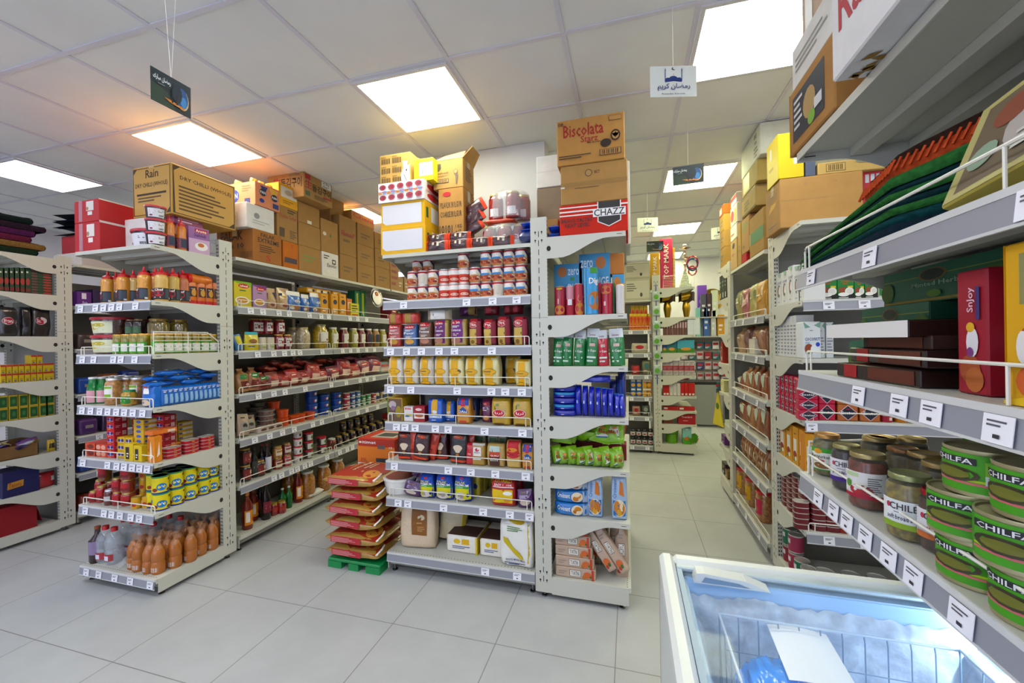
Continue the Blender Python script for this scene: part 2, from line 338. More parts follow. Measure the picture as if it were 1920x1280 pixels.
def build_unit(U, label, group=None, rails=(), tags={}, left=True, right=True, H=2.34, wide=.1, thin=.03, back=True, holes=(), sideguard=(), tray=True, pcol='#85827a'):
    """rails: which shelves carry a ticket rail; guards: (shelf, height) wires"""
    root = empty('shelving_unit', (U.o[0], U.o[1], 0), (0, 0, U.rot)); tag(root, label, 'shelving unit', group or 'steel gondola shelving units')
    W, D = U.W, U.D
    for ok, x in ((left, 0), (right, W-thin)):
        if ok: inst(upright_mesh(H, wide, thin), 'upright', root, (x, D, 0))
    if back:
        b = MB(); zz = .06; b.box(thin, D+wide*.45, .06, W-thin, D+wide*.45+.008, H-.12, (pcol, 'steel'))  # panel colour darkened, most in the pickle aisle, to stand in for shelf shade
        k = 0
        while zz < H-.5: b.box(thin, D+wide*.45-.0012, zz+.395, W-thin, D+wide*.45, zz+.4, ('#8d8b82', 'steel')); zz += .4
        b.build('back_panel', root)
    if not tray:
        U.zs = U.H
    # base: side plinths, tray and front kick
    b = MB(); z = U.base
    b.box(.004, 0, z-.028, W-.004, D, z, STEEL)
    for x in (0, W-.004): b.box(x, .012, .028, x+.004, D, z-.001, STEEL)
    b.box(.004, .03, .05, W-.004, .034, z-.028, ('#9a998f', 'steel'))
    n = int(W/.022)
    for i in range(n): x = .012+i*(W-.024)/n; b.add([(x, .018, z+.0006), (x+.006, .018, z+.0006), (x+.006, .024, z+.0006), (x, .024, z+.0006)], [(0, 1, 2, 3)], DARK)
    base = b.build('base_tray', root) if tray else None
    for x, y in ((.03, .05), (W-.03, .05), (.03, D+.05), (W-.03, D+.05)) if tray else ():
        b = MB(); b.lathe([(.018, 0), (.018, .006), (.007, .01), (.007, .045)], ('#8b8a86', 'chrome'), 10, (x, y, 0)); b.build('foot', base)
    shs = []
    for i, z in enumerate(U.zs):
        isb = tray and i == len(U.zs)-1
        if not isb:
            b = MB(); b.box(.004, 0, z-.024, W-.004, .004, z-.0005, STEEL); b.box(.004, .004, z-.004, W-.004, D, z-.0005, STEEL)
            for k in (.3, .62): b.box(.01, D*k, z-.03, W-.01, D*k+.05, z-.005, STEEL)   # pressed ribs under the shelf
            b.box(.004, D-.012, z-.04, W-.004, D, z-.005, STEEL)
            sh = b.build('shelf', root)
            for x in (.002, W-.002): inst(bracket_mesh(D, .026, .125, x), 'bracket', sh, (x, 0, z-.004))
        else: sh = base
        shs.append(sh)
        if i in rails:
            b = MB(); b.surf(lambda a, c: (.004+(W-.008)*a, -.004-.006*c, z-.006-.05*c), 1, 1, RAIL); b.surf(lambda a, c: (.004+(W-.008)*a, -.0045-.0105*c*0, z+.001-.012*c), 1, 1, RAILTOP)
            b.box(.004, -.011, z-.06, W-.004, -.006, z-.055, RAILTOP); b.box(.004, -.006, z-.012, W-.004, 0, z, RAILTOP)
            b.build('ticket_rail', sh)
            for x in tags.get(i, ()):
                inst(ticket_mesh(), 'price_tag', sh, (x, -.0105, z-.033)).rotation_euler = (-.1, 0, 0)
    for i, h in holes:     # wire guards along the front edge
        z = U.zs[i]; sh = shs
        b = MB(); e = .012
        b.tube([(.02, e, z), (.02, e, z+h-.012), (.024, e, z+h-.003), (.032, e, z+h), (W-.032, e, z+h), (W-.024, e, z+h-.003), (W-.02, e, z+h-.012), (W-.02, e, z)], .0032, WIRE, 6)
        for x in (.05, W/2, W-.05): b.tube([(x, e, z), (x, e, z+h)], .0028, WIRE, 6)
        b.build('wire_guard', sh[i])
    for i, h, n, xx in sideguard:   # tall wire rack on the open side
        z = U.zs[i]; sh = shs
        b = MB(); b.tube([(xx, .012, z), (xx, .012, z+h), (xx, D-.09, z+h), (xx, D-.01, z+h*.55), (xx, D-.01, z)], .0035, WIRE, 6)
        for k in range(n): zz = z+h*(k+.6)/n; b.tube([(xx, .012, zz), (xx, D-.01 if zz < z+h*.6 else D-.06, zz)], .0022, WIRE, 5)
        b.tube([(xx, D*.5, z), (xx, D*.5, z+h)], .0028, WIRE, 6)
        b.build('wire_side_guard', sh[i])
    return root
def tags_px(U, d, *pxs): return [max(.03, min(U.W-.03, U.along(p, -.01))) for p in pxs]

R90 = PI/2
UA = Unit(-3.54, 1.825, 0, .70, .44, [2.2, 1.85, 1.515, 1.18, .835, .52], .115, 'the end unit of sauces')
UAs = Unit(-2.845, 1.83, R90, .43, .6, UA.H, .115, 'open side of the sauce end unit')   # the open side of the same unit
UB = Unit(-2.84, 2.395, R90, 1.03, .42, [2.23, 1.86, 1.52, 1.19, .85, .495], .12, 'aisle of pickles')
UB2 = Unit(-2.84, 3.425, R90, 1.05, .42, [2.23, 1.86, 1.52, 1.19, .85, .495], .12, 'pickle aisle')
UB3 = Unit(-2.84, 4.5, R90, 1.0, .42, [2.23, 1.86, 1.52, 1.19, .85, .495], .12, 'pickle aisle')
UE = Unit(-1.605, 2.436, 0, 1.035, .44, [2.16, 1.845, 1.535, 1.28, 1.03, .765, .52], .145, 'middle unit')
UF = Unit(-.01, 2.436, R90, .98, .46, [2.185, 1.71, 1.405, 1.10, .80, .50], .13, 'biscuit unit')
UFs = Unit(-.465, 2.442, 0, .45, .9, UF.H, .13, 'biscuit unit')
UJ = Unit(.909, 4.19, -R90, .98, .45, [2.17, 1.72, 1.43, 1.11, .81, .515], .13, 'bread unit')
UK = Unit(.915, 2.6, 0, 1.0, .45, [2.2, 1.76, 1.44, 1.10, .81, .49], .13, 'coconut milk unit')
UKs = Unit(.92, 3.05, -R90, .45, .9, UK.H, .13, 'coconut milk unit')   # its open side towards the aisle
UL = Unit(.52, 1.5, -R90, 1.45, .46, [2.14, 1.765, 1.455, 1.135], .13, 'nearest unit')
UD = Unit(-5.4, 1.84, 0, .733, .44, [2.32, 2.01, 1.66, 1.295, .997, .69, .395], .1, 'far left unit')
UDs = Unit(-4.672, 1.845, R90, .43, .6, UD.H, .1, 'far left unit')
UC = Unit(-4.667, 2.4, R90, 1.9, .4, [2.3, 1.93, 1.55, 1.15, .78, .45], .1, 'dark left aisle')
UG = Unit(-.6, 5.9, 0, .895, .44, [2.1, 1.69, 1.37, 1.07, .77, .5], .1, 'back unit')
UH = Unit(.85, 5.895, R90, .98, .44, [2.25, 1.85, 1.61, 1.37, 1.065, .79, .59, .41], .14, 'gift unit')
UHs = Unit(.425, 5.9, 0, .42, .8, UH.H, .14, 'gift unit')
UN = Unit(1.9, 4.78, PI, .99, .45, [2.27, 1.95, 1.6, 1.3, 1.0, .7, .45], .13, 'far end of the bread gondola')  # faces the back of the shop
T = tags_px
build_unit(UA, 'light grey steel end unit of sauces and oils, beside the pickle aisle', rails=(1, 2, 3, 4, 5, 6), H=2.33,
    tags={1: T(UA, 0, 152, 180, 195, 210, 225, 255), 2: T(UA, 0, 154, 175, 212, 226, 252), 3: T(UA, 0, 152, 168, 185, 200, 216, 231, 247, 265), 4: T(UA, 0, 152, 198, 215, 229, 244, 258, 272), 5: T(UA, 0, 155, 190, 204, 220, 240, 256), 6: T(UA, 0, 155, 178, 208, 237, 274)},
    holes=((2, .05), (3, .055), (4, .045), (5, .045)), sideguard=((2, .14, 6, .692),), left=True)
build_unit(UB, 'nearer grey bay of the pickle aisle, joined behind the sauce unit', pcol='#77746e', rails=(1, 2, 3, 4, 5), H=2.3, left=False, wide=.08,
    tags={1: T(UB, 0, 471, 494, 524, 543, 581, 603, 617), 2: T(UB, 0, 483, 513, 533, 549, 562, 604), 3: T(UB, 0, 483, 512, 533, 571, 620), 4: T(UB, 0, 475, 503, 527, 549, 584, 601), 5: T(UB, 0, 510, 524, 543, 554, 568, 579, 610)},
    holes=((1, .05), (2, .05), (3, .05), (4, .05), (5, .05)))
build_unit(UB2, 'farther grey bay of the pickle aisle, partly behind the middle unit', pcol='#77746e', left=False, rails=(1, 2, 3, 4, 5), H=2.3, wide=.08,
    tags={1: T(UB2, 0, 657, 671, 688), 2: T(UB2, 0, 642, 657, 671, 687, 702), 3: T(UB2, 0, 648, 674, 687, 700), 4: T(UB2, 0, 648, 669, 686, 706), 5: T(UB2, 0, 634, 648, 658)},
    holes=((1, .05), (2, .05), (3, .05), (4, .05), (5, .05)))
build_unit(UB3, 'last grey bay of the pickle aisle, glimpsed left of the canned beans', pcol='#77746e', left=False, rails=(1, 2, 3, 4, 5), H=2.3, wide=.08, tags={i: [.1, .3] for i in range(1, 6)})
build_unit(UE, 'light grey steel middle unit of flour, rice and canned beans', rails=(1, 2, 3, 4, 5, 6, 7), H=2.31, right=False, left=True,
    tags={1: T(UE, 0, 758, 876, 925, 970), 2: T(UE, 0, 732, 762, 790, 823, 852, 922), 3: T(UE, 0, 731, 769, 856, 920, 946, 977), 4: T(UE, 0, 741, 757, 776, 814, 838, 906, 977), 5: T(UE, 0, 736, 837, 879, 925, 982), 6: T(UE, 0, 742, 760, 827, 901, 951, 988), 7: T(UE, 0, 903, 963)},
    holes=((2, .055), (3, .055), (4, .055), (5, .055), (6, .055)))
build_unit(UF, 'biscuit and croissant unit seen from its open side, full height grey steel', rails=(), H=2.31)
build_unit(UJ, 'grey steel bread unit along the right side of the aisle', rails=(1, 2, 3, 4, 5, 6), H=2.28, left=False, right=False,
    tags={i: [.2, .45, .8] for i in range(1, 7)}, holes=((1, .04), (2, .04), (3, .05), (4, .05), (5, .05), (6, .05)))
build_unit(UK, 'grey steel unit of coconut milk and tinned beef beyond the freezer', rails=(1, 3, 5), H=2.3,
    tags={1: T(UK, 0, 1555, 1622), 3: T(UK, 0, 1520), 5: T(UK, 0, 1549, 1618)}, holes=((3, .045), (5, .045)))
build_unit(UL, 'nearest shelving unit with pickle jars and date boxes, hanging over the freezer', tray=False, rails=(1, 2, 3), H=2.3, wide=.08,
    tags={1: [.12, .42, .8], 2: T(UL, 0, 1608, 1684, 1744, 1870), 3: T(UL, 0, 1530, 1558, 1583, 1617, 1660, 1706, 1795)}, holes=((1, .07), (2, .06), (3, .06)))
build_unit(UD, 'grey end unit of tea and dates at the far left', H=2.35)
build_unit(UC, 'dim grey aisle unit seen through the gap behind the sauce unit', rails=(1, 2, 3, 4, 5), tags={i: [.15, .3, .6, .9] for i in range(1, 6)}, H=2.3, left=False)
build_unit(UG, 'small grey unit of juice and jars at the back of the shop', rails=(1, 2, 3, 4, 5, 6), tags={i: [.62, .82] for i in range(1, 7)}, H=2.42, right=False, left=False, holes=tuple((i, .05) for i in range(1, 6)))
build_unit(UH, 'grey gift unit at the back with vases, soaps and boxes', H=2.43)
build_unit(UN, 'grey unit on the far end of the bread gondola, facing the back', H=2.28)

# ---------------------------------------------------------------- kinds of goods; local frame: x across, front at y=0 facing -y, z up
def fin(b, name='goods', smooth=None): return b.build(name, None, smooth)
def Kbox(w, d, h, col, front=(), side=(), top=(), mk='paper', bev=.002, left=()):
    b = MB(); b.box(-w/2, 0, 0, w/2, d, h, (col, mk), bev)
    if front: b.art(flat(-w/2, 0, w/2, h, 0), front)
    if side: b.art(flatx(0, 0, d, h, w/2), side)
    if left: b.art(lambda a, c, o: (-w/2-o, d-d*a, h*c), left)
    if top: b.art(flatz(-w/2, 0, w/2, d, h), top)
    return fin(b)
def Kcarton(w, d, h, col='#b08a55', front=(), side=(), top=(), tape='#c9b48a', flaps=False, left=(), seam='#7d5f38'):
    b = MB(); b.box(-w/2, 0, 0, w/2, d, h, (col, 'card'), .004)
    sm = (seam, 'card')
    b.box(-w/2+.004, d/2-.001, h, w/2-.004, d/2+.001, h+.0006, sm)
    if front: b.art(flat(-w/2, 0, w/2, h, 0), front)
    if side: b.art(flatx(0, 0, d, h, w/2), side)
    if left: b.art(lambda a, c, o: (-w/2-o, d-d*a, h*c), left)
    if top: b.art(flatz(-w/2, 0, w/2, d, h), top)
    o = fin(b)
    if tape:
        b = MB(); t = (tape, 'foil'); b.box(-w/2-.0012, d/2-.024, h*.8, -w/2-.0004, d/2+.024, h, t); b.box(w/2+.0004, d/2-.024, h*.8, w/2+.0012, d/2+.024, h, t)
        b.box(-w/2-.001, d/2-.024, h+.0006, w/2+.001, d/2+.024, h+.0014, t); b.build('packing_tape', o)
    if flaps:
        b = MB(); c = (col, 'card')
        b.add([(-w/2, 0, h), (w/2, 0, h), (w/2-.02, .1, h+.09), (-w/2+.05, .1, h+.075), (w/2-.02, .104, h+.088), (-w/2+.05, .104, h+.073), (w/2, .004, h), (-w/2, .004, h)], [(0, 1, 2, 3), (7, 5, 4, 6), (3, 2, 4, 5), (1, 6, 4, 2), (0, 3, 5, 7)], c); b.build('flap', o)
        b = MB(); b.add([(w/2, 0, h), (w/2, d, h), (w/2+.06, d-.03, h+.08), (w/2+.06, .03, h+.08), (w/2-.003, 0, h), (w/2-.003, d, h), (w/2+.057, d-.03, h+.08), (w/2+.057, .03, h+.08)], [(0, 1, 2, 3), (7, 6, 5, 4), (3, 2, 6, 7), (0, 3, 7, 4), (1, 5, 6, 2)], c); b.build('flap', o)
    return o
def bagprof(style, t):
    """half width and half depth factors at height t"""
    if style == 'brick':
        e = .5+.5*min(1, t/.04)**.5
        f = 1-max(0, (t-.86)/.14)**1.6*.5
        return (.93+.07*math.sin(PI*min(1, t*1.05)))*(1 if t < .9 else 1-(t-.9)*.5), (.86+.14*math.sin(PI*t))*e*f
    if style == 'pouch':
        return .9+.1*math.cos(t*1.2)+(.04*math.sin(PI*t)), max(.03, (min(1, .75+t*2))*(1-max(0, (t-.45)/.55)**1.3))
    if style == 'tied':
        q = max(0, (t-.74)/.26)
        return (.9+.1*math.sin(PI*min(1, t*1.2)))*(1-.7*math.sin(min(1, q*1.6)*PI/2)+.35*q*q), (.85+.15*math.sin(PI*t))*(1-.85*min(1, q*1.4))
    return .93+.07*math.sin(PI*t)**.5 if 0 < t < 1 else .93, max(.05, math.sin(PI*max(.0, min(1, (t*1.04-.02))))**.42 if .02 < t < .98 else .05)   # pillow, crimped ends
def Kbag(w, d, h, col, front=(), style='brick', mk='foil', pose='stand', back=None, crinkle=.003, seed=0, p=None, n=26, top=None, parts=()):
    w, d = w*.965, d*.96
    p = p or {'brick': 4.5, 'pouch': 2.4, 'tied': 3, 'pillow': 2.6}[style]; ph = seed*1.7
    def cr(x, t): return crinkle*(math.sin(5*x+ph+3*t)*math.sin(7*t+ph*2)+.5*math.sin(10*t+4*x+ph))
    def P(x, t, side, o=0):
        aw, ad = bagprof(style, t); x = max(-.985, min(.985, x)); y = (1-abs(x)**p)**(1/p)
        return Vector((w/2*aw*x, d/2+side*(d/2*ad*y+o)+cr(x, t)*min(1, ad*1.4)*(.3+.7*y), h*t))
    b = MB(); b.seg = 7; b.segv = 7
    if pose == 'liex': b.T = Matrix.Translation((-h/2, 0, w/2)) @ Matrix.Rotation(PI/2, 4, 'Y')
    if pose == 'flat': b.T = Matrix.Translation((0, 0, d)) @ Matrix.Rotation(-PI/2, 4, 'X')
    if pose == 'flatx': b.T = Matrix.Translation((-h/2, w/2, d)) @ Matrix.Rotation(-PI/2, 4, 'Z') @ Matrix.Rotation(-PI/2, 4, 'X')
    ts = [0, .02, .06, .12, .2, .28, .36, .44, .52, .6, .68, .75, .81, .87, .92, .96, .985, 1]
    vs = []; fs = []
    for t in ts:
        for k in range(n):
            a = 2*PI*(k+.5)/n; cx, cy = math.cos(a), math.sin(a)
            x = math.copysign(abs(cx)**(2/p), cx); vs.append(P(x, t, 1 if cy > 0 else -1))
    for i in range(len(ts)-1):
        for k in range(n): fs.append((i*n+k, i*n+(k+1) % n, (i+1)*n+(k+1) % n, (i+1)*n+k))
    fs += [tuple(range(n-1, -1, -1)), tuple((len(ts)-1)*n+k for k in range(n))]
    b.add(vs, fs, (col, mk))
    b.art(lambda s_, t_, o: P(2*s_-1, t_, -1, o+.0022), list(front))
    if back: b.art(lambda s_, t_, o: P(2*s_-1, t_, 1, o+.0022), list(back))
    o = fin(b, smooth=50)
    if top:
        b2 = MB(); b2.T = b.T
        for tt in (h,): b2.box(-w*.42, d/2-.0015, tt-.004, w*.42, d/2+.0015, tt+.014, (top, mk))
        b2.build('crimped_seal', o)
    return o
def Kcan(r, h, col, art=(), rim='#c9c6bd', lid=None, a=1.2, n=20, tb=None, labcol=None):
    b = MB(); b.lathe([(r*.9, .001), (r*.99, 0), (r, .003), (r*.985, .006), (r*.985, h-.006), (r, h-.003), (r*.985, h), (r*.94, h-.001), (r*.93, h-.004), (0, h-.004)], (rim, 'tin'), n, (0, r, 0))
    o = fin(b, smooth=40)
    b = MB(); b.seg = 8; f = cyl(r*.985+.0006, .007, h-.007, -PI, PI); g = cyl(r*.985+.0006, .007, h-.007, -a, a)
    b.T = Matrix.Translation((0, r, 0)); b.surf(lambda s_, t_: f(s_, t_, 0), n, 1, (col, 'paper')); b.art(g, list(art)); b.build('label', o, 40)
    if tb:
        for z, c in ((h-.001, tb[0]), (-.0005, tb[1])):
            if c: b = MB(); b.lathe([(r*1.0, z), (r*1.02, z+.001), (r*1.02, z-.007 if z > 0 else z+.008), (r*1.0, z-.008 if z > 0 else z+.009)], (c, 'plastic'), n, (0, r, 0), cap=False); b.lathe([(r*1.0, z), (0, z)], (c, 'plastic'), n, (0, r, 0)); b.build('lid' if z > 0 else 'base_rim', o, 40)
    return o
JP = {'std': [(.9, 0), (.98, .02), (1, .06), (1, .78), (.93, .85), (.8, .89), (.8, .93)], 'round': [(.8, 0), (.96, .05), (1.02, .3), (1.02, .6), (.95, .76), (.72, .86), (.7, .92)], 'straight': [(.94, 0), (1, .03), (1, .86), (.96, .9), (.93, .93)],
      'waist': [(.9, 0), (1, .04), (1, .25), (.9, .4), (.9, .5), (1, .65), (.98, .8), (.78, .88), (.78, .92)]}
def Kjar(r, h, content, lid, label=(), lc='#e8e4da', lz=(.25, .68), shape='std', a=1.1, real=False, n=20, wrap=None, mk='jar', lidmk='tin'):
    pr = [(r*x, h*y) for x, y in JP[shape]]; b = MB()
    if real:
        b.lathe([(x*.93, z*.97+.004) for x, z in pr[:-2]], (content, 'food'), n, (0, r, 0)); o = fin(b, smooth=45)
        b = MB(); b.lathe(pr, ('#dfe8dc', 'glass'), n+8, (0, r, 0), cap=False); b.build('glass_jar', o, 45)
    else: b.lathe(pr, (content, mk), n, (0, r, 0)); o = fin(b, smooth=45)
    rt = pr[-1][0]*1.06; lh = max(.011, h*.08); b = MB()
    b.lathe([(rt, h-lh), (rt, h-.003), (rt*.94, h), (rt*.88, h-.0015), (0, h-.0015)], (lid, lidmk), n, (0, r, 0)); b.build('lid', o, 40)
    if lc:
        rl = r*max(x for x, y in JP[shape] if lz[0]-.3 < y < lz[1]+.3) if shape != 'waist' else r
        b = MB(); b.seg = 8; b.T = Matrix.Translation((0, r, 0)); wa = wrap or a; g = cyl(rl+.0008, h*lz[0], h*lz[1], -wa, wa)
        b.surf(lambda s_, t_: g(s_, t_, 0), 12, 1, (lc, 'paper')); g2 = cyl(rl+.0008, h*lz[0], h*lz[1], -a, a); b.art(g2, list(label)); b.build('label', o, 40)
    return o
def Klathe(prof, mat, parts=(), label=None, n=18, sy=1, r=None):
    r = r or max(x for x, z in prof); b = MB(); b.lathe(prof, mat, n, (0, r*sy, 0), 1, sy); o = fin(b, smooth=45)
    for nm, pf, mt in parts: b = MB(); b.lathe(pf, mt, n, (0, r*sy, 0), 1, sy); b.build(nm, o, 45)
    if label:
        rl, z0, z1, lc, shapes, a = label; b = MB(); b.seg = 8; b.T = Matrix.Translation((0, r*sy, 0)) @ Matrix.Diagonal((1, sy, 1, 1)); g = cyl(rl+.0008, z0, z1, -a, a)
        b.surf(lambda s_, t_: g(s_, t_, 0), 10, 1, (lc, 'paper')); b.art(g, list(shapes)); b.build('label', o, 40)
    return o
def Kbottle(r, h, col, cap, lc=None, shapes=(), lz=(.2, .5), neck=.32, mk='amber', foil=None, a=1.2):
    pr = [(r*.9, 0), (r, .01), (r, h*.55), (r*.9, h*.63), (r*neck*1.15, h*.78), (r*neck, h*.93), (r*neck, h*.94)]
    ps = [('cap', [(r*neck*1.2, h*.93), (r*neck*1.2, h*.995), (r*neck, h), (0, h)], (cap, 'plastic'))]
    if foil: ps.append(('neck_foil', [(r*neck*1.35, h*.72), (r*neck*1.1, h*.8), (r*neck*1.1, h*.93)], (foil, 'foil')))
    return Klathe(pr, (col, mk), ps, (r, h*lz[0], h*lz[1], lc, shapes, a) if lc else None)
def Ksqueeze(r, h, col, cap, lc, shapes=()):
    b = r; pr = [(b*.92, 0), (b, .006), (b, h*.38), (b*.94, h*.5), (b*1.0, h*.62), (b*.95, h*.72), (b*.7, h*.77)]
    return Klathe(pr, (col, 'foil'), [('nozzle_cap', [(b*.78, h*.76), (b*.78, h*.83), (b*.4, h*.86), (b*.2, h*.9), (b*.14, h), (0, h)], (cap, 'plastic'))], (b, .012, h*.38, lc, shapes, 1.5))
def Ktub(w, d, h, content, lid, lc=None, shapes=(), n=28, taper=.86, mk='jar'):
    b = MB(); b.lathe([(taper*w/2, 0), (w/2*.98, h*.9)], (content, mk), n, (0, d/2, 0), 1, d/w); o = fin(b, smooth=40)
    b = MB(); b.lathe([(w/2*1.0, h*.84), (w/2*1.04, h*.86), (w/2*1.04, h*.98), (w/2*1.0, h), (w/2*.9, h*.97), (0, h*.97)], (lid, 'plastic'), n, (0, d/2, 0), 1, d/w); b.build('lid', o, 40)
    if lc:
        b = MB(); b.seg = 8
        g = lambda a, t, o_: ((w/2*(taper+(.98-taper)*t*.75+.02)+o_)*math.sin(-.9+1.8*a), d/2-(d/2*(taper+(.98-taper)*t*.75+.02)+o_)*math.cos(-.9+1.8*a), h*(.1+.65*t))
        b.surf(lambda a, t: g(a, t, .0008), 10, 1, (lc, 'paper')); b.art(g, list(shapes), .001); b.build('label', o, 40)
    return o
def Kroll(r, h, col, art=(), end='#e8dcc0', lean=0):   # upright biscuit roll
    b = MB(); b.seg = 8; b.lathe([(r*.8, 0), (r, .004), (r, h-.004), (r*.85, h)], (col, 'foil'), 18, (0, r, 0)); b.T = Matrix.Translation((0, r, 0)); b.art(cyl(r+.0006, 0, h, -1.3, 1.3), list(art)); o = fin(b, smooth=40)
    b = MB(); b.lathe([(r*.7, h-.001), (r*.72, h+.003), (0, h+.002)], (end, 'foil'), 14, (0, r, 0)); b.build('twisted_end', o); return o
def Ktin(w, d, h, col, art=(), p=3.2, silver='#cfccc4'):   # flat rounded fish tin
    n = 24; sx = lambda k, m: (math.copysign(abs(math.cos(2*PI*k/n))**(2/p), math.cos(2*PI*k/n))*w/2*m, d/2+math.copysign(abs(math.sin(2*PI*k/n))**(2/p), math.sin(2*PI*k/n))*d/2*m)
    b = MB()
    def ring(pf, m): 
        vs = [(*sx(k, q), z) for q, z in pf for k in range(n)]; P = len(pf)
        b.add(vs, [(i*n+k, i*n+(k+1) % n, (i+1)*n+(k+1) % n, (i+1)*n+k) for i in range(P-1) for k in range(n)]+[tuple(range(n-1, -1, -1)), tuple((P-1)*n+k for k in range(n))], m)
    ring([(.96, 0), (.985, .003), (.985, h-.004)], (col, 'plastic')); ring([(.985, h-.004), (1, h-.003), (1, h), (.95, h), (.94, h-.002)], (silver, 'tin'))
    b.art(flat(-w/2*.7, .003, w/2*.7, h-.005, .0015), list(art)); return fin(b, smooth=35)

# ---------------------------------------------------------------- placing goods
PRO = {}
def named(o, nm):
    o.name = nm; return o
NUSED = set()
def fit(U, i, px, vt, fn, nm, lab, cat, grp=None, d=.03, z=None, rot=0, dx=0, tilt=(0, 0), dd=None, hpx=None):
    """one thing whose front spans pixel columns px on shelf i; vt = pixel row of its top (or its height in metres if < 3)"""
    a0, a1 = U.along(px[0], d), U.along(px[1], d); z0 = (U.zs[i] if z is None else z)+.0008
    h = vt if vt < 3 else U.high((px[0]+px[1])/2, vt, d)-z0
    w = abs(a1-a0); c_ = (a0+a1)/2
    if z0 < U.zs[0] and w < U.W and not U.clampoff: c_ = c_ if c_-w/2 > .008 else min(.008+w/2, c_+.03); c_ = c_ if c_+w/2 < U.W-.008 else max(U.W-.008-w/2, c_-.03)
    o = fn(w, h) if callable(fn) else copy_tree(PRO[fn])
    named(o, nm); tag(o, lab, cat, grp); U.put(o, c_+dx, d, z0, rot, tilt); return z0+h
def rep(U, i, key, fn, xs, nm, lab, cat, grp=None, d=.03, z=None, rot=0, px=True, dep=0, jit=0, start=0, tilt=(0, 0)):
    """copies of one kind at several places along shelf i; {o} in the label becomes the ordinal"""
    n = len(xs)
    for k, q in enumerate(xs):
        dd, zz, rr = d, z, rot
        if isinstance(q, tuple): q, dd = q[0], q[1]
        if key in PRO: o = copy_tree(PRO[key])
        else: o = fn(); PRO[key] = o
        x = U.along(q, dd+dep) if px else q; z0 = (U.zs[i] if zz is None else zz)+.0008
        named(o, nm); tag(o, lab.replace('{o}', ORD[(k+start) % 20]).replace('{n}', ORD[n-1-k] if n-1-k < 20 else ''), cat, grp)
        j = jit*math.sin(k*2.3+i)*1.0
        U.put(o, x, dd, z0, rr+j, tilt)
def stack(U, i, key, fn, x, n, h, nm, lab, cat, grp=None, d=.03, z=None, px=True, dep=0, rot=0, z0i=0, jit=0):
    """a pile of n equal things; {l} in the label becomes the layer counted from the bottom"""
    zz = U.zs[i] if z is None else z
    for k in range(n):
        rep(U, i, key, fn, [x], nm, lab.replace('{l}', 'top' if k == n-1 and n > 1 else 'bottom' if k == 0 else ORD[k]+'-lowest'), cat, grp, d, zz+k*h, rot+jit*math.sin(k*1.9+1), px, dep)
P_ = lambda c: (c, 'paper')
def A_t(c, s, x0, y0, x1, y1, r=0): return ('t', (c, 'paper'), s, x0, y0, x1, y1, r)
def A_r(c, x0, y0, x1, y1): return ('r', (c, 'paper'), x0, y0, x1, y1)
def A_e(c, cx, cy, rx, ry): return ('e', (c, 'paper'), cx, cy, rx, ry)
def A_l(c, n, x0, y0, x1, y1): return ('l', (c, 'paper'), n, x0, y0, x1, y1)
def A_b(c, x0, y0, x1, y1): return ('b', (c, 'paper'), x0, y0, x1, y1)
def A_p(c, pts): return ('p', (c, 'paper'), pts)
INK = '#2b2622'; WH = '#f2efe8'; RED = '#c8202c'

# ================================================================ middle unit (E)
U = UE; W_ = 'middle unit'
white_panel = lambda w, h: Kbox(w, .30, h, '#e9b614', [A_r('#d9d7dc', .04, .14, .93, .9), A_p('#e9b614', [(.04, .14), (.12, .14), (.04, .25)])], [A_r('#e6e2da', .3, .25, .8, .85), A_r('#1c5c40', .07, .35, .17, .75)])
z1 = fit(U, 0, (717, 801), 425, white_panel, 'yellow_box', 'lower yellow box with blank white panel, left corner on top of middle unit', 'box', 'yellow boxes on top of the middle unit', d=.01)
z2 = fit(U, 0, (718, 800), 377, white_panel, 'yellow_box', 'upper yellow box with blank white panel, under the pomegranate printed box', 'box', 'yellow boxes on top of the middle unit', d=.02, z=z1)
pom = [('r', ('#ece7e4', 'paper'), 0, 0, 1, 1)]
for k in range(5):
    x = .1+.2*k
    for y, c in ((.25, '#b04a52'), (.78, '#b04a52')): pom += [A_e(c, x, y, .075, .14), A_e('#8f3a50', x+.01, y, .04, .08)]
    pom += [A_e('#8fb6e0', x+.04, .52, .05, .1), A_e('#d89a4a', x-.06, .47, .05, .05)]
pom += [A_r('#c8485a', 0, .5, 1, .53)]
z3 = fit(U, 0, (714, 799), 339, lambda w, h: Kbox(w, .30, h, '#e6dfdc', pom, [A_e('#c22c2e', .5, .75, .35, .18), A_e('#c22c2e', .5, .28, .35, .18), A_l('#d88', 2, .1, .45, .9, .58)]), 'printed_box', 'white box printed with red pomegranates, on the two yellow boxes', 'box', d=.01, z=z2)
bars = [A_b(INK, .06+.36*a, .08+.31*k, .36+.36*a, .25+.31*k) for a in (0, 1) for k in (0, 1, 2)]+[A_l('#6a5335', 1, .06+.36*a, .27+.31*k, .3+.36*a, .31+.31*k) for a in (0, 1) for k in (0, 1, 2)]
fit(U, 0, (717, 775), 287, lambda w, h: Kcarton(w, .26, h, '#c29a58', bars+[A_p(WH, [(.72, .05), (.98, .05), (.98, .6), (.9, .55), (.92, .7), (.76, .72), (.78, .5), (.7, .3)]), A_e(INK, .88, .42, .02, .04), A_p(INK, [(.78, .3), (.8, .3), (.9, .07), (.88, .07)])]), 'cardboard_carton', 'brown carton with six barcodes and a cartoon chef, on pomegranate box', 'carton', d=.06, z=z3)
fit(U, 0, (781, 817), 296, lambda w, h: Kbox(w, .2, h, '#f0dc28', [A_r('#efeef2', .28, .22, .98, .82), A_b('#555', .4, .28, .85, .48), A_l('#99a', 3, .35, .5, .9, .78)]), 'yellow_box', 'small bright yellow box with white barcode sticker, beside the chef carton', 'box', d=.05, z=z3)
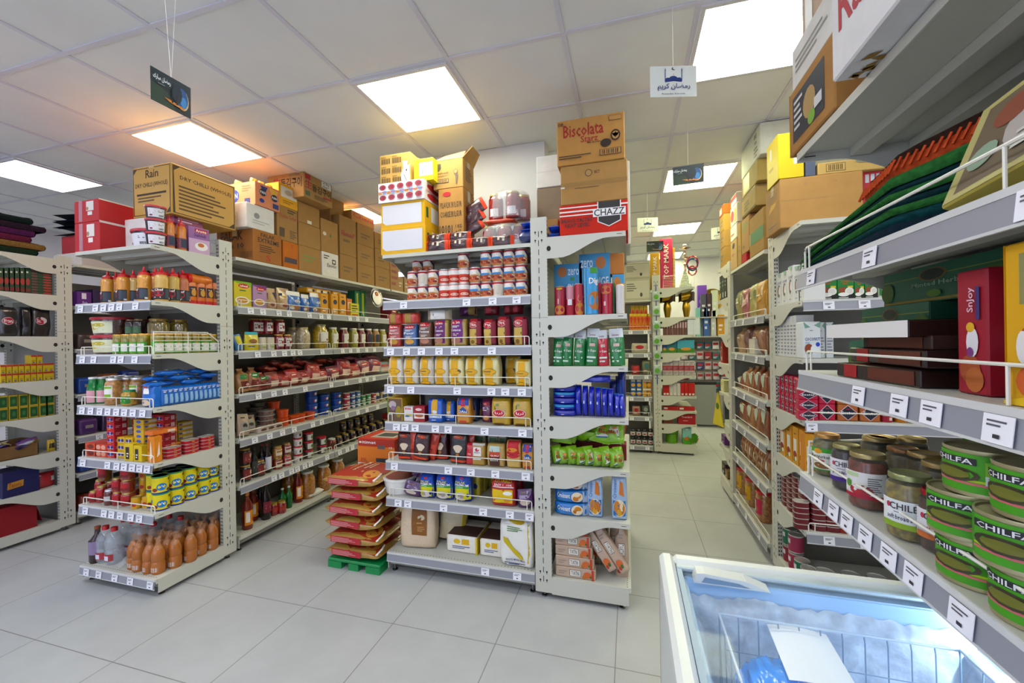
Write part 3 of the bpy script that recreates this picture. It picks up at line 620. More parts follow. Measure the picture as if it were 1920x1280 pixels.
zc = fit(U, 0, (828, 884), .052, lambda w, h: Kcarton(w, .28, h, '#c39a5c'), 'cardboard_carton', 'low plain carton under the bulgur carton', 'carton', d=.1)
zc = fit(U, 0, (826, 873), 352, lambda w, h: Kcarton(w, .2, h, '#bb8c4e', [A_t(INK, 'PILAVLIK BULGUR', .08, .66, .93, .76), A_t(INK, 'COARSE BULGUR', .08, .5, .93, .6), A_t(INK, '10101', .04, .22, .55, .36), A_t(INK, '1 KG', .68, .3, .92, .36), A_t(INK, 'x 12', .68, .21, .9, .27), A_e(RED, .35, .9, .16, .04), A_t(RED, 'RC', .38, .06, .55, .24)], [A_t('#8a4a3a', 'PILAVLIK', .1, .4, .9, .5, 90)]), 'cardboard_carton', 'brown carton lettered coarse bulgur, below the open-flapped carton', 'carton', d=.12, z=zc)
fit(U, 0, (817, 873), 298, lambda w, h: Kcarton(w, .2, h, '#c39a5c', [A_p('#4a4238', [(.08, .88), (.27, .88), (.27, .7), (.17, .6), (.08, .7)]), A_t('#5a4a38', 'TastySounds', .08, .5, .52, .58), A_l('#8a7350', 2, .05, .42, .55, .47), A_r('#4a4238', .06, .2, .52, .34), A_r('#c39a5c', .075, .22, .505, .32), A_b('#4a4238', .1, .23, .48, .31), A_e('#6a5a46', .76, .55, .07, .08), A_e('#c39a5c', .76, .55, .055, .065), A_p('#6a5a46', [(.7, .5), (.84, .44), (.8, .12), (.76, .12), (.76, .38)])], [A_l('#5a4a38', 7, .2, .3, .8, .8)], flaps=True), 'cardboard_carton', 'carton with open flaps and a round badge print, above coarse bulgur carton', 'carton', d=.12, z=zc)
foil = lambda ang=0: (lambda w, h: Kbag(h*1.6, .05, w, '#3c1214', [A_r('#e4491c', 0, 0, 1, .13), A_r('#e4491c', 0, .87, 1, 1), A_l('#d9cdb6', 2, .2, .3, .6, .7)], 'pillow', pose='liex', seed=ang))
zz = UE.zs[0]
for k, (px, z, h, t) in enumerate((((798, 841), zz, .045, 'bottom pack at the yellow boxes'), ((841, 882), zz, .045, 'second pack along the front edge'), ((882, 922), zz, .045, 'third pack along the front edge'), ((920, 965), zz, .045, 'last pack along the front edge'), ((800, 840), zz+.05, .045, 'on the pack beside the yellow boxes'), ((840, 884), zz+.05, .045, 'upper pack before the low carton'))):
    fit(U, 0, px, h, foil(k), 'coffee_pack', 'dark foil pack with orange ends, '+t, 'foil pack', 'dark and orange foil packs on the middle unit', d=.005+.004*k, z=z)
for k in range(3):
    o = Kbag(.1, .045, .17, '#3c1214', [A_r('#e4491c', 0, 0, 1, .13), A_r('#e4491c', 0, .87, 1, 1)], 'pillow', pose='liex', seed=k+5); named(o, 'coffee_pack')
    tag(o, 'dark foil pack leaning on the bulgur carton, %s of three' % ('lowest', 'middle', 'topmost')[k], 'foil pack', 'dark and orange foil packs on the middle unit'); U.put(o, U.along(896, .2)+.01*k, .16, zz+.1+.062*k, 0, (0, -.5))
fit(U, 0, (908, 968), .035, lambda w, h: Kbag(.13, .035, w, '#e04a1c', [A_l('#f0e0d0', 1, .3, .4, .7, .6)], 'pillow', pose='flatx'), 'coffee_pack', 'bright orange foil pack lying on the wrapped jars', 'foil pack', d=.12, z=zz+.175)
redjar = lambda: Kjar(.05, .17, '#8f1a18', '#c9b060', [A_l('#8c8c98', 4, .1, .1, .9, .9)], '#d8d4d6', (.1, .4), 'std', .6)
rep(U, 0, 'redjar', redjar, [(922, .14), (950, .12), (978, .15)], 'pepper_paste_jar', 'gold-lidded jar of red pepper paste, {o} of the lower three in shrink wrap', 'jar', 'jars of red paste in shrink wrap', dep=.05)
rep(U, 0, 'redjar', redjar, [(934, .15), (966, .13), (985, .22)], 'pepper_paste_jar', 'gold-lidded jar of red pepper paste, {o} of the upper three in shrink wrap', 'jar', 'jars of red paste in shrink wrap', z=zz+.215, dep=.05)
def shrink(z, cx, cy, rx, ry, h, lab):
    b = MB(); b.lathe([(1.0, 0), (1.02, h*.5), (.97, h*.9), (.8, h)], ('#e8ecee', 'clear'), 22, (0, 0, 0), rx, ry); 
    o = b.build('shrink_wrap', None, 60); tag(o, lab, 'plastic wrap', 'shrink wrap round the paste jars'); U.put(o, cx, cy, z)
shrink(zz+.001, U.along(950, .19), .19, .155, .085, .172, 'clear shrink wrap around the lower jars of red paste')
shrink(zz+.214, U.along(962, .2), .2, .13, .1, .172, 'clear shrink wrap around the upper jars of red paste')
fit(U, 0, (974, 1000), .035, lambda w, h: Kbag(w, .1, .2, '#1c2f66', [A_r('#e8d21c', 0, .5, 1, 1)], 'pillow', pose='flat'), 'snack_bag', 'flat yellow and navy bag beside the tall post', 'bag', d=.02)
for k in range(3): fit(U, 0, (979, 1001), .04, lambda w, h: Kbag(w*1.1, .04, .2, '#1d4fc0', [A_r('#d02a40', .1, .3, .6, .5)], 'pillow', pose='flat', seed=k), 'snack_bag', 'blue foil bag beside the paste jars, %s of the small pile' % ('lowest', 'middle', 'top')[k], 'bag', 'blue foil bags behind the tall post', d=.08, z=zz+.045+.04*k)

# cans
beans = [A_r('#b5242a', 0, .88, 1, 1), A_r('#e0d2b8', 0, 0, 1, .88), A_r('#ece6e0', .05, .55, .62, .86), A_r('#c8763a', 0, .0, .12, .5), A_r('#b5242a', .92, .0, 1, .88), A_l('#5a5f8a', 2, .12, .6, .6, .82), A_p('#3a3f78', [(.7, .9), (.86, .9), (1, .6), (1, .45), (.9, .55)]), A_p('#e8962c', [(.86, .9), (.98, .9), (1, .65)]), A_e('#c9803a', .5, .2, .42, .3), A_e('#a8341f', .3, .25, .12, .1), A_e('#b04a26', .55, .3, .12, .1), A_e('#962c1c', .68, .16, .12, .1), A_e('#c05a30', .42, .1, .12, .09), A_e('#e0a060', .2, .1, .08, .06)]
b_plain = lambda: Kcan(0.0385, .098, '#d8c8a4', beans, a=1.5)
b_blue = lambda: Kcan(0.0385, .098, '#d8c8a4', beans+[A_r('#2f8fd0', .15, .42, .72, .56)], a=1.5)
b_tom = lambda: Kcan(0.0385, .098, '#d8452c', [A_r('#ece6e0', 0, .6, 1, .95), A_l('#7a4a4a', 2, .1, .68, .7, .88), A_e('#b83224', .62, .25, .35, .2), A_e('#e8b8a8', .62, .25, .25, .12)], a=1.5)
b_turn = lambda: Kcan(0.0385, .098, '#e6dfd4', [A_r('#b5242a', 0, .86, 1, 1), A_r('#cfc6b6', .3, .05, .8, .8), A_l('#9a9488', 7, .34, .1, .76, .75), A_r('#a8341f', 0, .05, .25, .5)])
cx = [777, 796, 816, 836, 854, 872.5, 894, 915, 936, 958.5, 980.5]
kinds = [['p', 'p', 'p', 't', 't', 't', 'b', 'b', 'n', 'b', 'b'], ['p', 'n', 'p', 't', 't', 't', 'p', 'b', 'b', 'b', 'b'], [0, 0, 0, 0, 0, 'p', 0, 'b', 'b', 'b', 'b']]
fn = {'p': (b_plain, 'photo of beans'), 'b': (b_blue, 'light blue band'), 't': (b_tom, 'tomato soup photo'), 'n': (b_turn, 'back label turned out')}
for l in range(3):
    for c in range(11):
        k = kinds[l][c]
        if k: rep(U, 1, 'can'+k, fn[k][0], [cx[c]], 'bean_can', 'can with %s, %s column from left, %s layer, can shelf' % (fn[k][1], ORD[c], ('bottom', 'middle', 'top')[l]), 'can', 'canned beans on the middle unit', d=.03, z=U.zs[1]+l*.0985, dep=.038)
rep(U, 1, 'canp', b_plain, [(786, .13), (806, .13)], 'bean_can', 'can of beans standing back in the third layer, {o} from left', 'can', 'canned beans on the middle unit', z=U.zs[1]+.197, dep=.036)
rep(U, 1, 'canp', b_plain, [(786, .13), (806, .13)], 'bean_can', 'can of beans in the rear row, middle layer, {o} from left', 'can', 'canned beans on the middle unit', z=U.zs[1]+.0985, dep=.036)
rep(U, 1, 'canp', b_plain, [(786, .13), (806, .13)], 'bean_can', 'can of beans in the rear row, bottom layer, {o} from left', 'can', 'canned beans on the middle unit', dep=.036)

# rice, bulgur and pulses in bags
def salam(c, word, food='#d8b060', q=1):
    return [A_e(RED, .5*q, .88, .4*q, .09), A_t(WH, 'salam', .2*q, .84, .8*q, .93), A_t(WH, word, .14*q, .55, .86*q, .65), A_l(WH, 2, .2*q, .68, .8*q, .77), A_e(food, .5*q, .22, .34*q, .12), A_l('#e8dcc8', 2, .25*q, .38, .75*q, .48)]
bag3 = [((726, 751), 608, '#b4453a', 'salmon red', 'Mignonne', 0), ((754, 781), 608, '#44699c', 'slate blue', 'Four', 0), ((783, 809), 603, '#6a4632', 'brown', 'Pommes', 0), ((812, 841), 600, '#6b2468', 'purple', 'Couscous', '#b89a50'), ((843, 875), 598, '#74287a', 'brighter purple', 'Couscous', '#b89a50')]
for k, (px, vt, c, cn, wd_, sd) in enumerate(bag3):
    fit(U, 2, px, vt, lambda w, h: Kbag(w, .08, h, sd or c, ([A_r(c, 0, 0, .78, 1)] if sd else [])+salam(c, wd_, food='#e0a84c' if k < 2 else '#b9806a', q=.78 if sd else 1), 'brick', seed=k), 'pulse_bag', '%s salam bag standing on the pulse shelf of middle unit' % cn, 'food bag', 'salam bags on the middle unit', d=.03)
for k, (px, h) in enumerate((((878, 903), 597), ((905, 931), 598), ((931, 957), 593), ((961, 990), 593))):
    fit(U, 2, px, h, lambda w, h: Kbag(w, .08, h, '#5c1220', [A_r('#d8b45c', .08, .02, .62, .62), A_r('#b01c28', 0, .7, .7, 1), A_e(RED, .38, .77, .36, .13), A_e('#e8e0d0', .38, .77, .33, .11), A_e(RED, .38, .77, .31, .1), A_t(WH, 'TRIA', .14, .72, .62, .82), A_e('#7a5a20', .32, .14, .14, .07), A_e('#8a6a2a', .6, .42, .07, .05), A_r('#8a2438', .66, .1, .98, .9)], 'brick', seed=k), 'couscous_bag', 'maroon TRIA couscous bag with gold window, %s from the post' % ('fourth', 'third', 'second', 'first')[k], 'food bag', 'maroon TRIA bags', d=.03)
zt = U.high(760, 608, .05)
for k, (px, c, c2, t) in enumerate((((722, 748), '#d0483c', '#b0904a', 'on the salmon red bag'), ((749, 782), '#d0483c', '#b0904a', 'on the slate blue bag'))):
    fit(U, 2, px, .072, lambda w, h: Kbag(.078, .1, w, c, [A_r(c2, -.05, .3, 1.05, .66)], 'pillow', pose='liex', p=3.5, crinkle=.001), 'pulse_bag', 'red and gold brick bag lying crosswise '+t, 'food bag', d=.02, z=zt+.002)
fit(U, 2, (798, 843), .07, lambda w, h: Kbag(.075, .09, w, '#b7ac94', [A_r('#e4e0da', .1, .2, .9, .8), A_l('#8a8580', 5, .2, .3, .8, .7)], 'pillow', pose='liex', p=3.5), 'pulse_bag', 'beige bag with nutrition table lying on the brown and purple bags', 'food bag', d=.04, z=U.high(820, 601, .05)+.002)
fit(U, 2, (858, 892), .07, lambda w, h: Kbag(.07, .09, w, '#5a2058', [A_r('#a88a4a', .0, .6, 1, 1)], 'pillow', pose='liex'), 'pulse_bag', 'dark purple bag lying behind the brighter purple bag', 'food bag', d=.14, z=U.zs[2]+.2)
for k, (p0, p1) in enumerate(((905, 934), (945, 962), (962, 976))): fit(U, 2, (p0, p1), .06, lambda w, h: Kbag(.065, .08, max(w, .08), '#7c1c26', [A_r('#c04a50', .1, .2, .8, .6)], 'pillow', pose='liex', seed=k), 'couscous_bag', 'maroon bag lying crosswise above the TRIA bags, %s from left' % ORD[k], 'food bag', 'maroon TRIA bags', d=.12, z=U.zs[2]+.2)
# flour
fl = lambda k: (lambda w, h: Kbag(w, .1, h, ('#d9cfbb' if k < 4 else '#e6dca4'), [A_r('#f0b618', .22, .0, .66, 1), A_r('#f0b618', .1, .93, .85, 1), A_e('#5a5030', .46, .47, .40, .105), A_e('#f0b618', .46, .47, .38, .095), A_l('#6a6040', 1, .16, .44, .76, .5), A_e('#5a5030', .46, .07, .38, .06), A_e('#f0b618', .46, .07, .36, .053)], 'brick', seed=k, crinkle=.004))
for k, px in enumerate(((725, 753), (753, 782), (783, 811), (811, 839), (838, 868), (869, 899), (901, 935))): fit(U, 3, px, 668 if k < 6 else 667, fl(k), 'flour_bag', 'clear flour bag with yellow stripe and oval, %s from left on the flour shelf' % ORD[k], 'flour bag', 'yellow striped flour bags', d=.025)
fit(U, 3, (944, 975), 668, fl(8), 'flour_bag', 'yellow striped flour bag pushed to the back of the flour shelf', 'flour bag', 'yellow striped flour bags', d=.16)
fit(U, 3, (963, 995), 674, fl(9), 'flour_bag', 'shorter cream flour bag with yellow stripe, last before the post', 'flour bag', 'yellow striped flour bags', d=.02)
for k, px in enumerate(((735, 765), (768, 797), (800, 828), (829, 860), (862, 890))): fit(U, 3, px, .2, fl(k+3), 'flour_bag', 'yellow striped flour bag in the rear row, %s from left' % ORD[k], 'flour bag', 'yellow striped flour bags', d=.15)
# fifth shelf
fit(U, 4, (721, 749), 745, lambda w, h: Kbox(w, .24, h, '#c9a024', [A_r('#6a5240', .08, .02, .95, .95), A_e('#b8a8a8', .35, .7, .25, .16), A_e('#8a6a8a', .4, .55, .15, .1), A_e('#a08a2a', .75, .4, .2, .25), A_r('#4a8a2a', 0, 0, .06, 1), A_l('#e8e0d0', 2, .1, .25, .5, .38)], [A_r('#a8841c', .45, .05, .47, .95), A_r('#a8841c', .75, .05, .77, .95)]), 'snack_box', 'tall yellow box with a photo of garlic, left end of pasta shelf', 'box', d=.02)
fit(U, 4, (755, 772), 762, lambda w, h: Kbox(w, .05, h, '#ddd9d2', [A_r(RED, .15, .8, .8, .92), A_t(WH, 'ziyad', .22, .82, .74, .9), A_e('#e0c860', .55, .42, .32, .12), A_e('#3a78b0', .4, .35, .25, .06)]), 'small_box', 'small white box with red badge beside the garlic box', 'box', d=.03)
fit(U, 4, (774, 794), 761, lambda w, h: Kbox(w, .07, h, '#a82430', [A_r('#e8dcd0', .0, .2, 1, .55), A_e('#d07a4a', .5, .4, .4, .12), A_e('#ece6e0', .45, .78, .3, .08), A_t(RED, 'yayla', .25, .75, .66, .81)]), 'small_box', 'small red box with white oval, beside the small white box', 'box', d=.03)
for k, (px, v, d_) in enumerate((((798, 828), 748, .02), ((829, 850), 752, .07))): fit(U, 4, px, v, lambda w, h: Kbag(w, .08, h, '#1560c4', [A_r('#e8b020', .3, .35, .68, .98), A_e('#dce4ec', .5, .46, .16, .07), A_r('#dfe6ee', .1, .2, .94, .3), A_t('#1c3468', 'BOULGOUR', .14, .22, .9, .28), A_l(WH, 1, .3, .08, .7, .14)], 'brick', seed=k), 'bulgur_bag', ('front', 'rear')[k]+' bright blue bulgur bag with yellow stripe and white band', 'food bag', 'blue bulgur bags', d=d_)
dari = [A_r('#2a50a8', 0, .72, 1, 1), A_r(RED, .36, .68, .64, .98), A_p('#1c5a9c', [(.2, .42), (.8, .42), (.85, .5), (.5, .66), (.15, .5)]), A_t(WH, 'DARI', .22, .43, .78, .53), A_l(RED, 1, .3, .3, .7, .35), A_r('#d83c28', .25, .06, .75, .13)]
for k in range(3): fit(U, 4, (852+k*13, 880+k*12), 746+k, lambda w, h: Kbag(w, .08, h, '#d89a3a' if k == 0 else '#2c3c70', dari if k == 0 else [A_r('#c8963c', .1, .1, .9, .5)], 'brick', seed=k+3), 'couscous_bag', ('front blue and orange DARI couscous bag on the pasta shelf', 'second DARI bag behind the front one', 'rearmost DARI bag behind the front one')[k], 'food bag', 'blue and orange couscous bags', d=.02+.09*k)
fit(U, 4, (900, 919), 748, lambda w, h: Kbag(w, .08, h, '#6a1f50', [A_e(RED, .5, .8, .38, .08), A_t(WH, 'salam', .25, .77, .75, .83), A_l(WH, 3, .15, .5, .8, .66), A_e('#d89a4a', .5, .2, .3, .1)], 'brick'), 'pulse_bag', 'purple salam bag between the DARI bags and green pasta bags', 'food bag', d=.09)
for k, px in enumerate(((917, 955), (957, 994))): fit(U, 4, px, 747, lambda w, h: Kbag(w, .09, h, '#c9a22c', [A_p('#3a6a30', [(.2, .02), (.62, .02), (.62, 1), (.3, 1), (.2, .7)]), A_e('#e8e0d8', .42, .46, .33, .14), A_e(RED, .42, .46, .3, .125), A_t(WH, 'ﺎﻳﺮﺛ', .22, .4, .64, .52), A_e('#5a3a10', .42, .06, .3, .035), A_p('#7a9a5a', [(.25, .72), (.4, .72), (.4, .98), (.3, .98)])], 'brick', seed=k), 'pasta_bag', ('left', 'right')[k]+' green and gold pasta bag with red oval in Arabic', 'food bag', 'green and gold pasta bags', d=.02)
# sixth shelf
cof = [A_r('#7a1a14', .0, .0, .06, 1), A_r('#e0481c', 0, .06, 1, .13), A_e('#e0cdb4', .5, .52, .27, .09), A_p('#e0cdb4', [(.25, .5), (.75, .5), (.6, .36), (.4, .36)]), A_e('#b8783a', .5, .29, .1, .05), A_r('#b8783a', .47, .2, .53, .34), A_e('#b8401c', .5, .86, .3, .06), A_l('#d8b080', 1, .25, .84, .75, .89)]
for k, (px, v, rx, c, d_) in enumerate((((740, 769), 806, 0, '#3a1418', .03), ((768, 798), 809, .12, '#3a1418', .02), ((808, 836), 805, 0, '#3a1418', .08), ((837, 870), 809, .07, '#1c1a1c', .02))):
    fit(U, 5, px, v+3, lambda w, h: Kbag(w, .07, h, c, cof, 'brick', seed=k), 'dessert_bag', ('first dark dessert bag with ice cream glass, beside the grill box', 'second dark dessert bag, tilting on its corner', 'third dark dessert bag, pushed back', 'black dessert bag with ice cream glass, fourth along')[k], 'food bag', 'dark dessert bags with an ice cream glass', d=d_, tilt=(0, rx))
for k, (px, t) in enumerate((((769, 776), 0), ((795, 808), .25), ((866, 878), .12))): fit(U, 5, px, 808+3*k, lambda w, h: Kbag(.07, .035, h, '#c83a18', [A_l('#8a2410', 2, .2, .2, .8, .8)], 'pillow', seed=k), 'dessert_bag', 'orange dessert bag turned edge-on, %s from the left' % ORD[k], 'food bag', 'orange dessert bags turned sideways', d=.03+.02*k, tilt=(0, t))
fit(U, 5, (868, 884), 832, lambda w, h: Kbag(w, .08, h, '#c42430', [A_l('#e8a0a0', 2, .3, .3, .7, .6)], 'brick'), 'pulse_bag', 'plain bright red bag beside the black dessert bag', 'food bag', d=.02, tilt=(0, .06))
fit(U, 5, (878, 906), 832, lambda w, h: Kbag(w, .08, h, '#b8923c', [A_r('#e6e0da', .2, .45, .75, .85), A_e(RED, .48, .74, .15, .07), A_t('#2c3c70', 'HODA', .28, .58, .7, .66), A_r('#e6e0da', .2, .28, .75, .34), A_r('#cfcfcb', 0, .92, 1, 1)], 'brick'), 'bulgur_bag', 'clear gold bulgur bag with white label, left of the QURU bag', 'food bag', d=.02)
fit(U, 5, (907, 943), 833, lambda w, h: Kbag(w, .09, h, '#c0a05c', [A_r('#4a2c20', .18, .06, .75, .58), A_r('#c8542c', .18, .55, .75, .68), A_r('#b8ccc4', .18, .68, .75, .92), A_p('#c8743c', [(.2, .68), (.4, .68), (.35, .82)]), A_r(RED, .22, .46, .74, .56), A_t(WH, 'QURU', .25, .47, .7, .55), A_t(WH, 'BULGUR', .26, .27, .68, .34), A_t(WH, 'KOFTELIK', .3, .36, .64, .41)], 'brick'), 'bulgur_bag', 'QURU bulgur bag with dark brown label', 'food bag', d=.02)
fit(U, 5, (944, 973), 827, lambda w, h: Kbag(w, .09, h, '#d8b464', [A_r('#c42230', 0, .52, 1, 1), A_e('#c42230', .5, .52, .48, .14), A_e('#e0902c', .45, .68, .34, .08), A_l('#5a2010', 1, .2, .65, .7, .71), A_l('#5a2010', 1, .25, .48, .7, .54)], 'brick'), 'couscous_bag', 'red topped couscous bag with gold body and orange oval', 'food bag', d=.02)
fit(U, 5, (975, 998), 834, lambda w, h: Kbag(w, .08, h, '#d89a3a', dari, 'brick'), 'couscous_bag', 'small DARI bag next to the post, coffee shelf', 'food bag', d=.02)
for k, px in enumerate(((884, 905), (912, 930), (932, 945))): fit(U, 5, px, .19, lambda w, h: Kbag(w+.02, .07, h, '#a8a088', [A_r('#5a7a5a', .2, .3, .8, .8)], 'brick', seed=k), 'bulgur_bag', 'dim grain bag in the rear row behind QURU, %s from left' % ORD[k], 'food bag', 'grain bags in the rear row', d=.16)
# seventh shelf
falak = [A_r('#1d50b8', 0, .6, 1, 1), A_p('#7ab4e8', [(0, .66), (.4, .84), (.5, .8), (.8, .9), (1, .8), (1, .6), (0, .6)]), A_p('#c8202c', [(.3, .88), (.55, .93), (.6, .85), (.45, .82)]), A_r('#3f9a38', 0, .5, 1, .6), A_r('#e0d81c', 0, .1, 1, .5), A_p('#3f9a38', [(0, .5), (1, .5), (1, .42), (.5, .48), (0, .4)]), A_e('#d8cfc4', .42, .2, .4, .16), A_e('#a89a94', .42, .2, .2, .07), A_t('#e8e030', 'FALAK', .12, .68, .72, .77), A_t(WH, 'PREMIUM', .1, .585, .9, .67), A_e('#1c3468', .84, .26, .1, .07), A_r('#1c2f78', 0, 0, 1, .07), A_l('#dff', 1, .15, .53, .8, .57)]
for k, px in enumerate(((781, 808), (811, 843), (846, 878))): fit(U, 6, px, 890, lambda w, h: Kbag(w, .09, h, '#1d4fb4', falak, 'brick', seed=k), 'rice_bag', 'blue and yellow FALAK rice bag, %s of the front three' % ORD[k], 'rice bag', 'FALAK premium rice bags', d=.03)
for k in range(3): fit(U, 6, (873+11*k, 892+10*k), .24, lambda w, h: Kbag(w*1.4, .09, h, '#c8bc30', [A_r('#1d50b8', 0, .6, 1, 1), A_e('#1c3468', .7, .3, .15, .08)], 'brick', seed=k), 'rice_bag', 'FALAK rice bag in the column behind the third, %s one back' % ORD[k], 'rice bag', 'FALAK premium rice bags', d=.13+.09*k)
for k in range(3): fit(U, 6, (905+14*k, 918+14*k), .2, lambda w, h: Kbag(.09, .06, h, '#1d50b8', [A_r('#e0d81c', 0, 0, 1, .5)], 'brick', seed=k), 'rice_bag', 'small blue and yellow rice bag in the deep shadow, %s from left' % ORD[k], 'rice bag', 'small rice bags deep on the shelf', d=.34)
for k, (px, v, tl) in enumerate((((748, 782), 908, .2), ((968, 1000), 922, -.14))): fit(U, 6, px, v, lambda w, h: Kbag(w, .07, h, '#4a2058', [A_e('#c8b8a8', .5, .3, .3, .16), A_l('#c8a030', 1, .3, .8, .7, .86), A_l('#d8c8e0', 3, .2, .5, .85, .7)], 'pouch', seed=k), 'rice_bag', ('purple rice bag slumping beside the round white tub', 'purple rice bag slumping against the tall post')[k], 'rice bag', 'purple rice bags', d=.02, tilt=(0, tl))
fit(U, 6, (765, 782), 888, lambda w, h: Kbag(w*1.2, .07, h, '#5a2468', [A_l('#d8a0d0', 2, .2, .6, .8, .8)], 'pouch'), 'rice_bag', 'upright purple bag behind the slumping purple one', 'rice bag', 'purple rice bags', d=.13)
for k in range(2): fit(U, 6, (914+k*17, 962+k*13), 898, lambda w, h: Kbag(w, .1, h, '#b81c28', [A_r('#ecc81c', .08, .14, .9, .62), A_t('#ecc81c', 'GUARD', .16, .88, .9, .97), A_r('#c8202c', .1, .73, .95, .85), A_t(WH, 'EASY COOK', .16, .75, .9, .83), A_r('#e8e4e0', .1, .7, .95, .73), A_p('#c8202c', [(.1, .2), (.16, .2), (.6, .62), (.52, .62)]), A_e('#eceae6', .7, .5, .18, .07), A_e('#e0a020', .68, .24, .14, .08)] if k == 0 else [], 'brick', seed=k), 'rice_bag', ('red and yellow EASY COOK rice bag at the front', 'red rice bag hidden behind the EASY COOK bag')[k], 'rice bag', 'red easy cook rice bags', d=.02+.11*k)
o = Ktub(.235, .235, .105, '#ece9e4', '#e6e4de', n=36, taper=.86, mk='plastic'); named(o, 'round_tub'); tag(o, 'round white tub with clear lid over red paste, left end of rice shelf', 'tub')
b = MB(); b.lathe([(.101, .1035), (0, .1045)], ('#8a4a42', 'foil'), 30, (0, .1175, 0)); b.build('clear_lid_window', o); U.put(o, .03, .02, U.zs[6]+.001)
o = Ktub(.17, .17, .085, '#d8c48a', '#dcc896', n=30, mk='plastic'); named(o, 'round_tub'); tag(o, 'cream round tub standing behind the large white tub', 'tub'); U.put(o, .13, .26, U.zs[6]+.001)
# bottom tray
o = Kbag(.27, .12, .31, '#d9c4a8', [A_r('#8a5a24', .36, .3, .78, .98), A_r('#5a2c18', .36, .84, .78, .98), A_e('#d8ccb0', .62, .68, .1, .06), A_l('#c8965c', 3, .52, .38, .74, .5), A_l('#c8965c', 1, .5, .54, .72, .59)], 'brick', 'foil', seed=3, crinkle=.006); named(o, 'rice_sack'); tag(o, 'large clear sack of rice with brown label, bottom shelf of middle unit', 'rice sack'); U.put(o, U.along(782, .12), .07, U.zs[7]+.001, .12, (-.05, 0))
o = Kbag(.2, .12, .32, '#d4c7a4', [A_r('#d8b820', .85, 0, 1, 1)], 'brick', 'foil', seed=5, crinkle=.006); named(o, 'rice_sack'); tag(o, 'beige sack with yellow edge leaning behind the clear rice sack', 'rice sack'); U.put(o, U.along(838, .2), .2, U.zs[7]+.001, .2, (-.15, .12))
for k, px in enumerate(((833, 891), (895, 940))):
    w_ = abs(U.along(px[1], .12)-U.along(px[0], .12)); o = Kbox(w_, .26, .115, '#e8e4d8', [A_e('#e8c020', .35, .68, .11, .14), A_r('#e8b820', .5, .52, .74, .84), A_l('#4a5a8a', 2, .2, .25, .8, .44), A_r('#e0c020', .94, 0, 1, 1)], [A_r('#d8b41c', 0, 0, 1, 1)], [A_r('#4a3028', .03, .03, .97, .6), A_r('#c8c0b0', .03, .6, .97, .97)], mk='foil', bev=.012); named(o, 'flour_pack'); tag(o, ('left', 'right')[k]+' flat white flour pack with yellow badges and brown top', 'flour pack', 'flat flour packs on the bottom shelf'); U.put(o, U.along((px[0]+px[1])/2, .12), .1, U.zs[7]+.001)
o = Kbag(.235, .13, .3, '#e6e4dc', [A_r('#e0c81c', .86, .0, 1, .9), A_e('#d8b81c', .52, .95, .26, .05), A_l('#6a8a5a', 3, .25, .74, .75, .86), A_p('#d8c020', [(.14, .62), (.28, .6), (.44, .44), (.62, .34), (.74, .2), (.66, .18), (.46, .3), (.3, .42), (.16, .5)]), A_t('#3a4a78', 'WHITE MAIZE MEAL', .2, .14, .8, .18), A_l('#3a4a78', 2, .16, .05, .84, .12)], 'brick', 'foil', seed=4, crinkle=.006); named(o, 'maize_meal_sack'); tag(o, 'white maize meal sack with yellow print, bottom shelf beside the post', 'meal sack'); U.put(o, U.along(962, .04), .02, U.zs[7]+.001, -.05)

# grill cartons, rice sacks and pallet in front of the pickle aisle
grill = [A_r('#b83a28', .02, .8, .98, .98), A_t(WH, 'itimat', .12, .84, .5, .93), A_e(WH, .07, .88, .035, .03), A_r('#e8862c', 0, .28, 1, .76), A_r('#d8c8b4', 0, 0, 1, .26), A_r('#3a3a3e', .5, .2, 1, .42), A_p('#2c2c30', [(.35, .12), (.5, .2), (1, .2), (1, .04), (.6, .02)]), A_t('#b82820', '35L', .08, .3, .26, .4), A_r('#6a5a58', .55, .7, .75, .82), A_t(WH, '15', .86, .72, .94, .78)]
for k in range(3):
    o = Kcarton(.34, .3, .263, '#c8452c', grill, [A_r('#a83a26', .05, .05, .95, .95)], [A_r('#b8b0a0', .25, .15, .9, .85), A_r('#3a3a38', .35, .3, .8, .7)], tape=None, seam='#a03a24'); named(o, 'grill_carton')
    tag(o, ('bottom orange and red grill carton hidden behind the sacks', 'middle orange and red itimat grill carton', 'topmost orange itimat grill carton beside the middle unit')[k], 'carton', 'itimat grill cartons'); place(o, (-1.97, 2.86, .0008+k*.2645), 0)
b = MB(); G = ('#158a4c', 'plastic')
for x0, x1 in ((0, .11), (.17, .25), (.31, .42)): b.box(x0, 0, 0, x1, .5, .045, G)
b.box(0, 0, .045, .42, .5, .065, G, .004)
o = b.build('plastic_pallet'); tag(o, 'green plastic pallet on the floor under the red rice sacks', 'pallet'); place(o, (-2.055, 2.4, 0), -.02)
sack = lambda k: Kbag(.40, .094, .44, '#b08a44', [A_r('#a83420', .0, .1, 1, .92), A_e('#d8963c', .75, .78, .18, .12), A_e('#c8202c', .3, .2, .24, .09), A_t(WH, 'salam', .14, .17, .46, .23), A_t('#e8dcb8', 'Mignonne', .16, .36, .7, .46), A_t('#e0d060', 'Moyenne', .2, .26, .62, .33), A_p('#c8a848', [(0, 0), (.2, .1), (0, .5)]), A_l('#e8dcb8', 2, .2, .52, .8, .62)], 'pillow', 'foil', pose='flatx', seed=k, crinkle=.007, p=3.2)
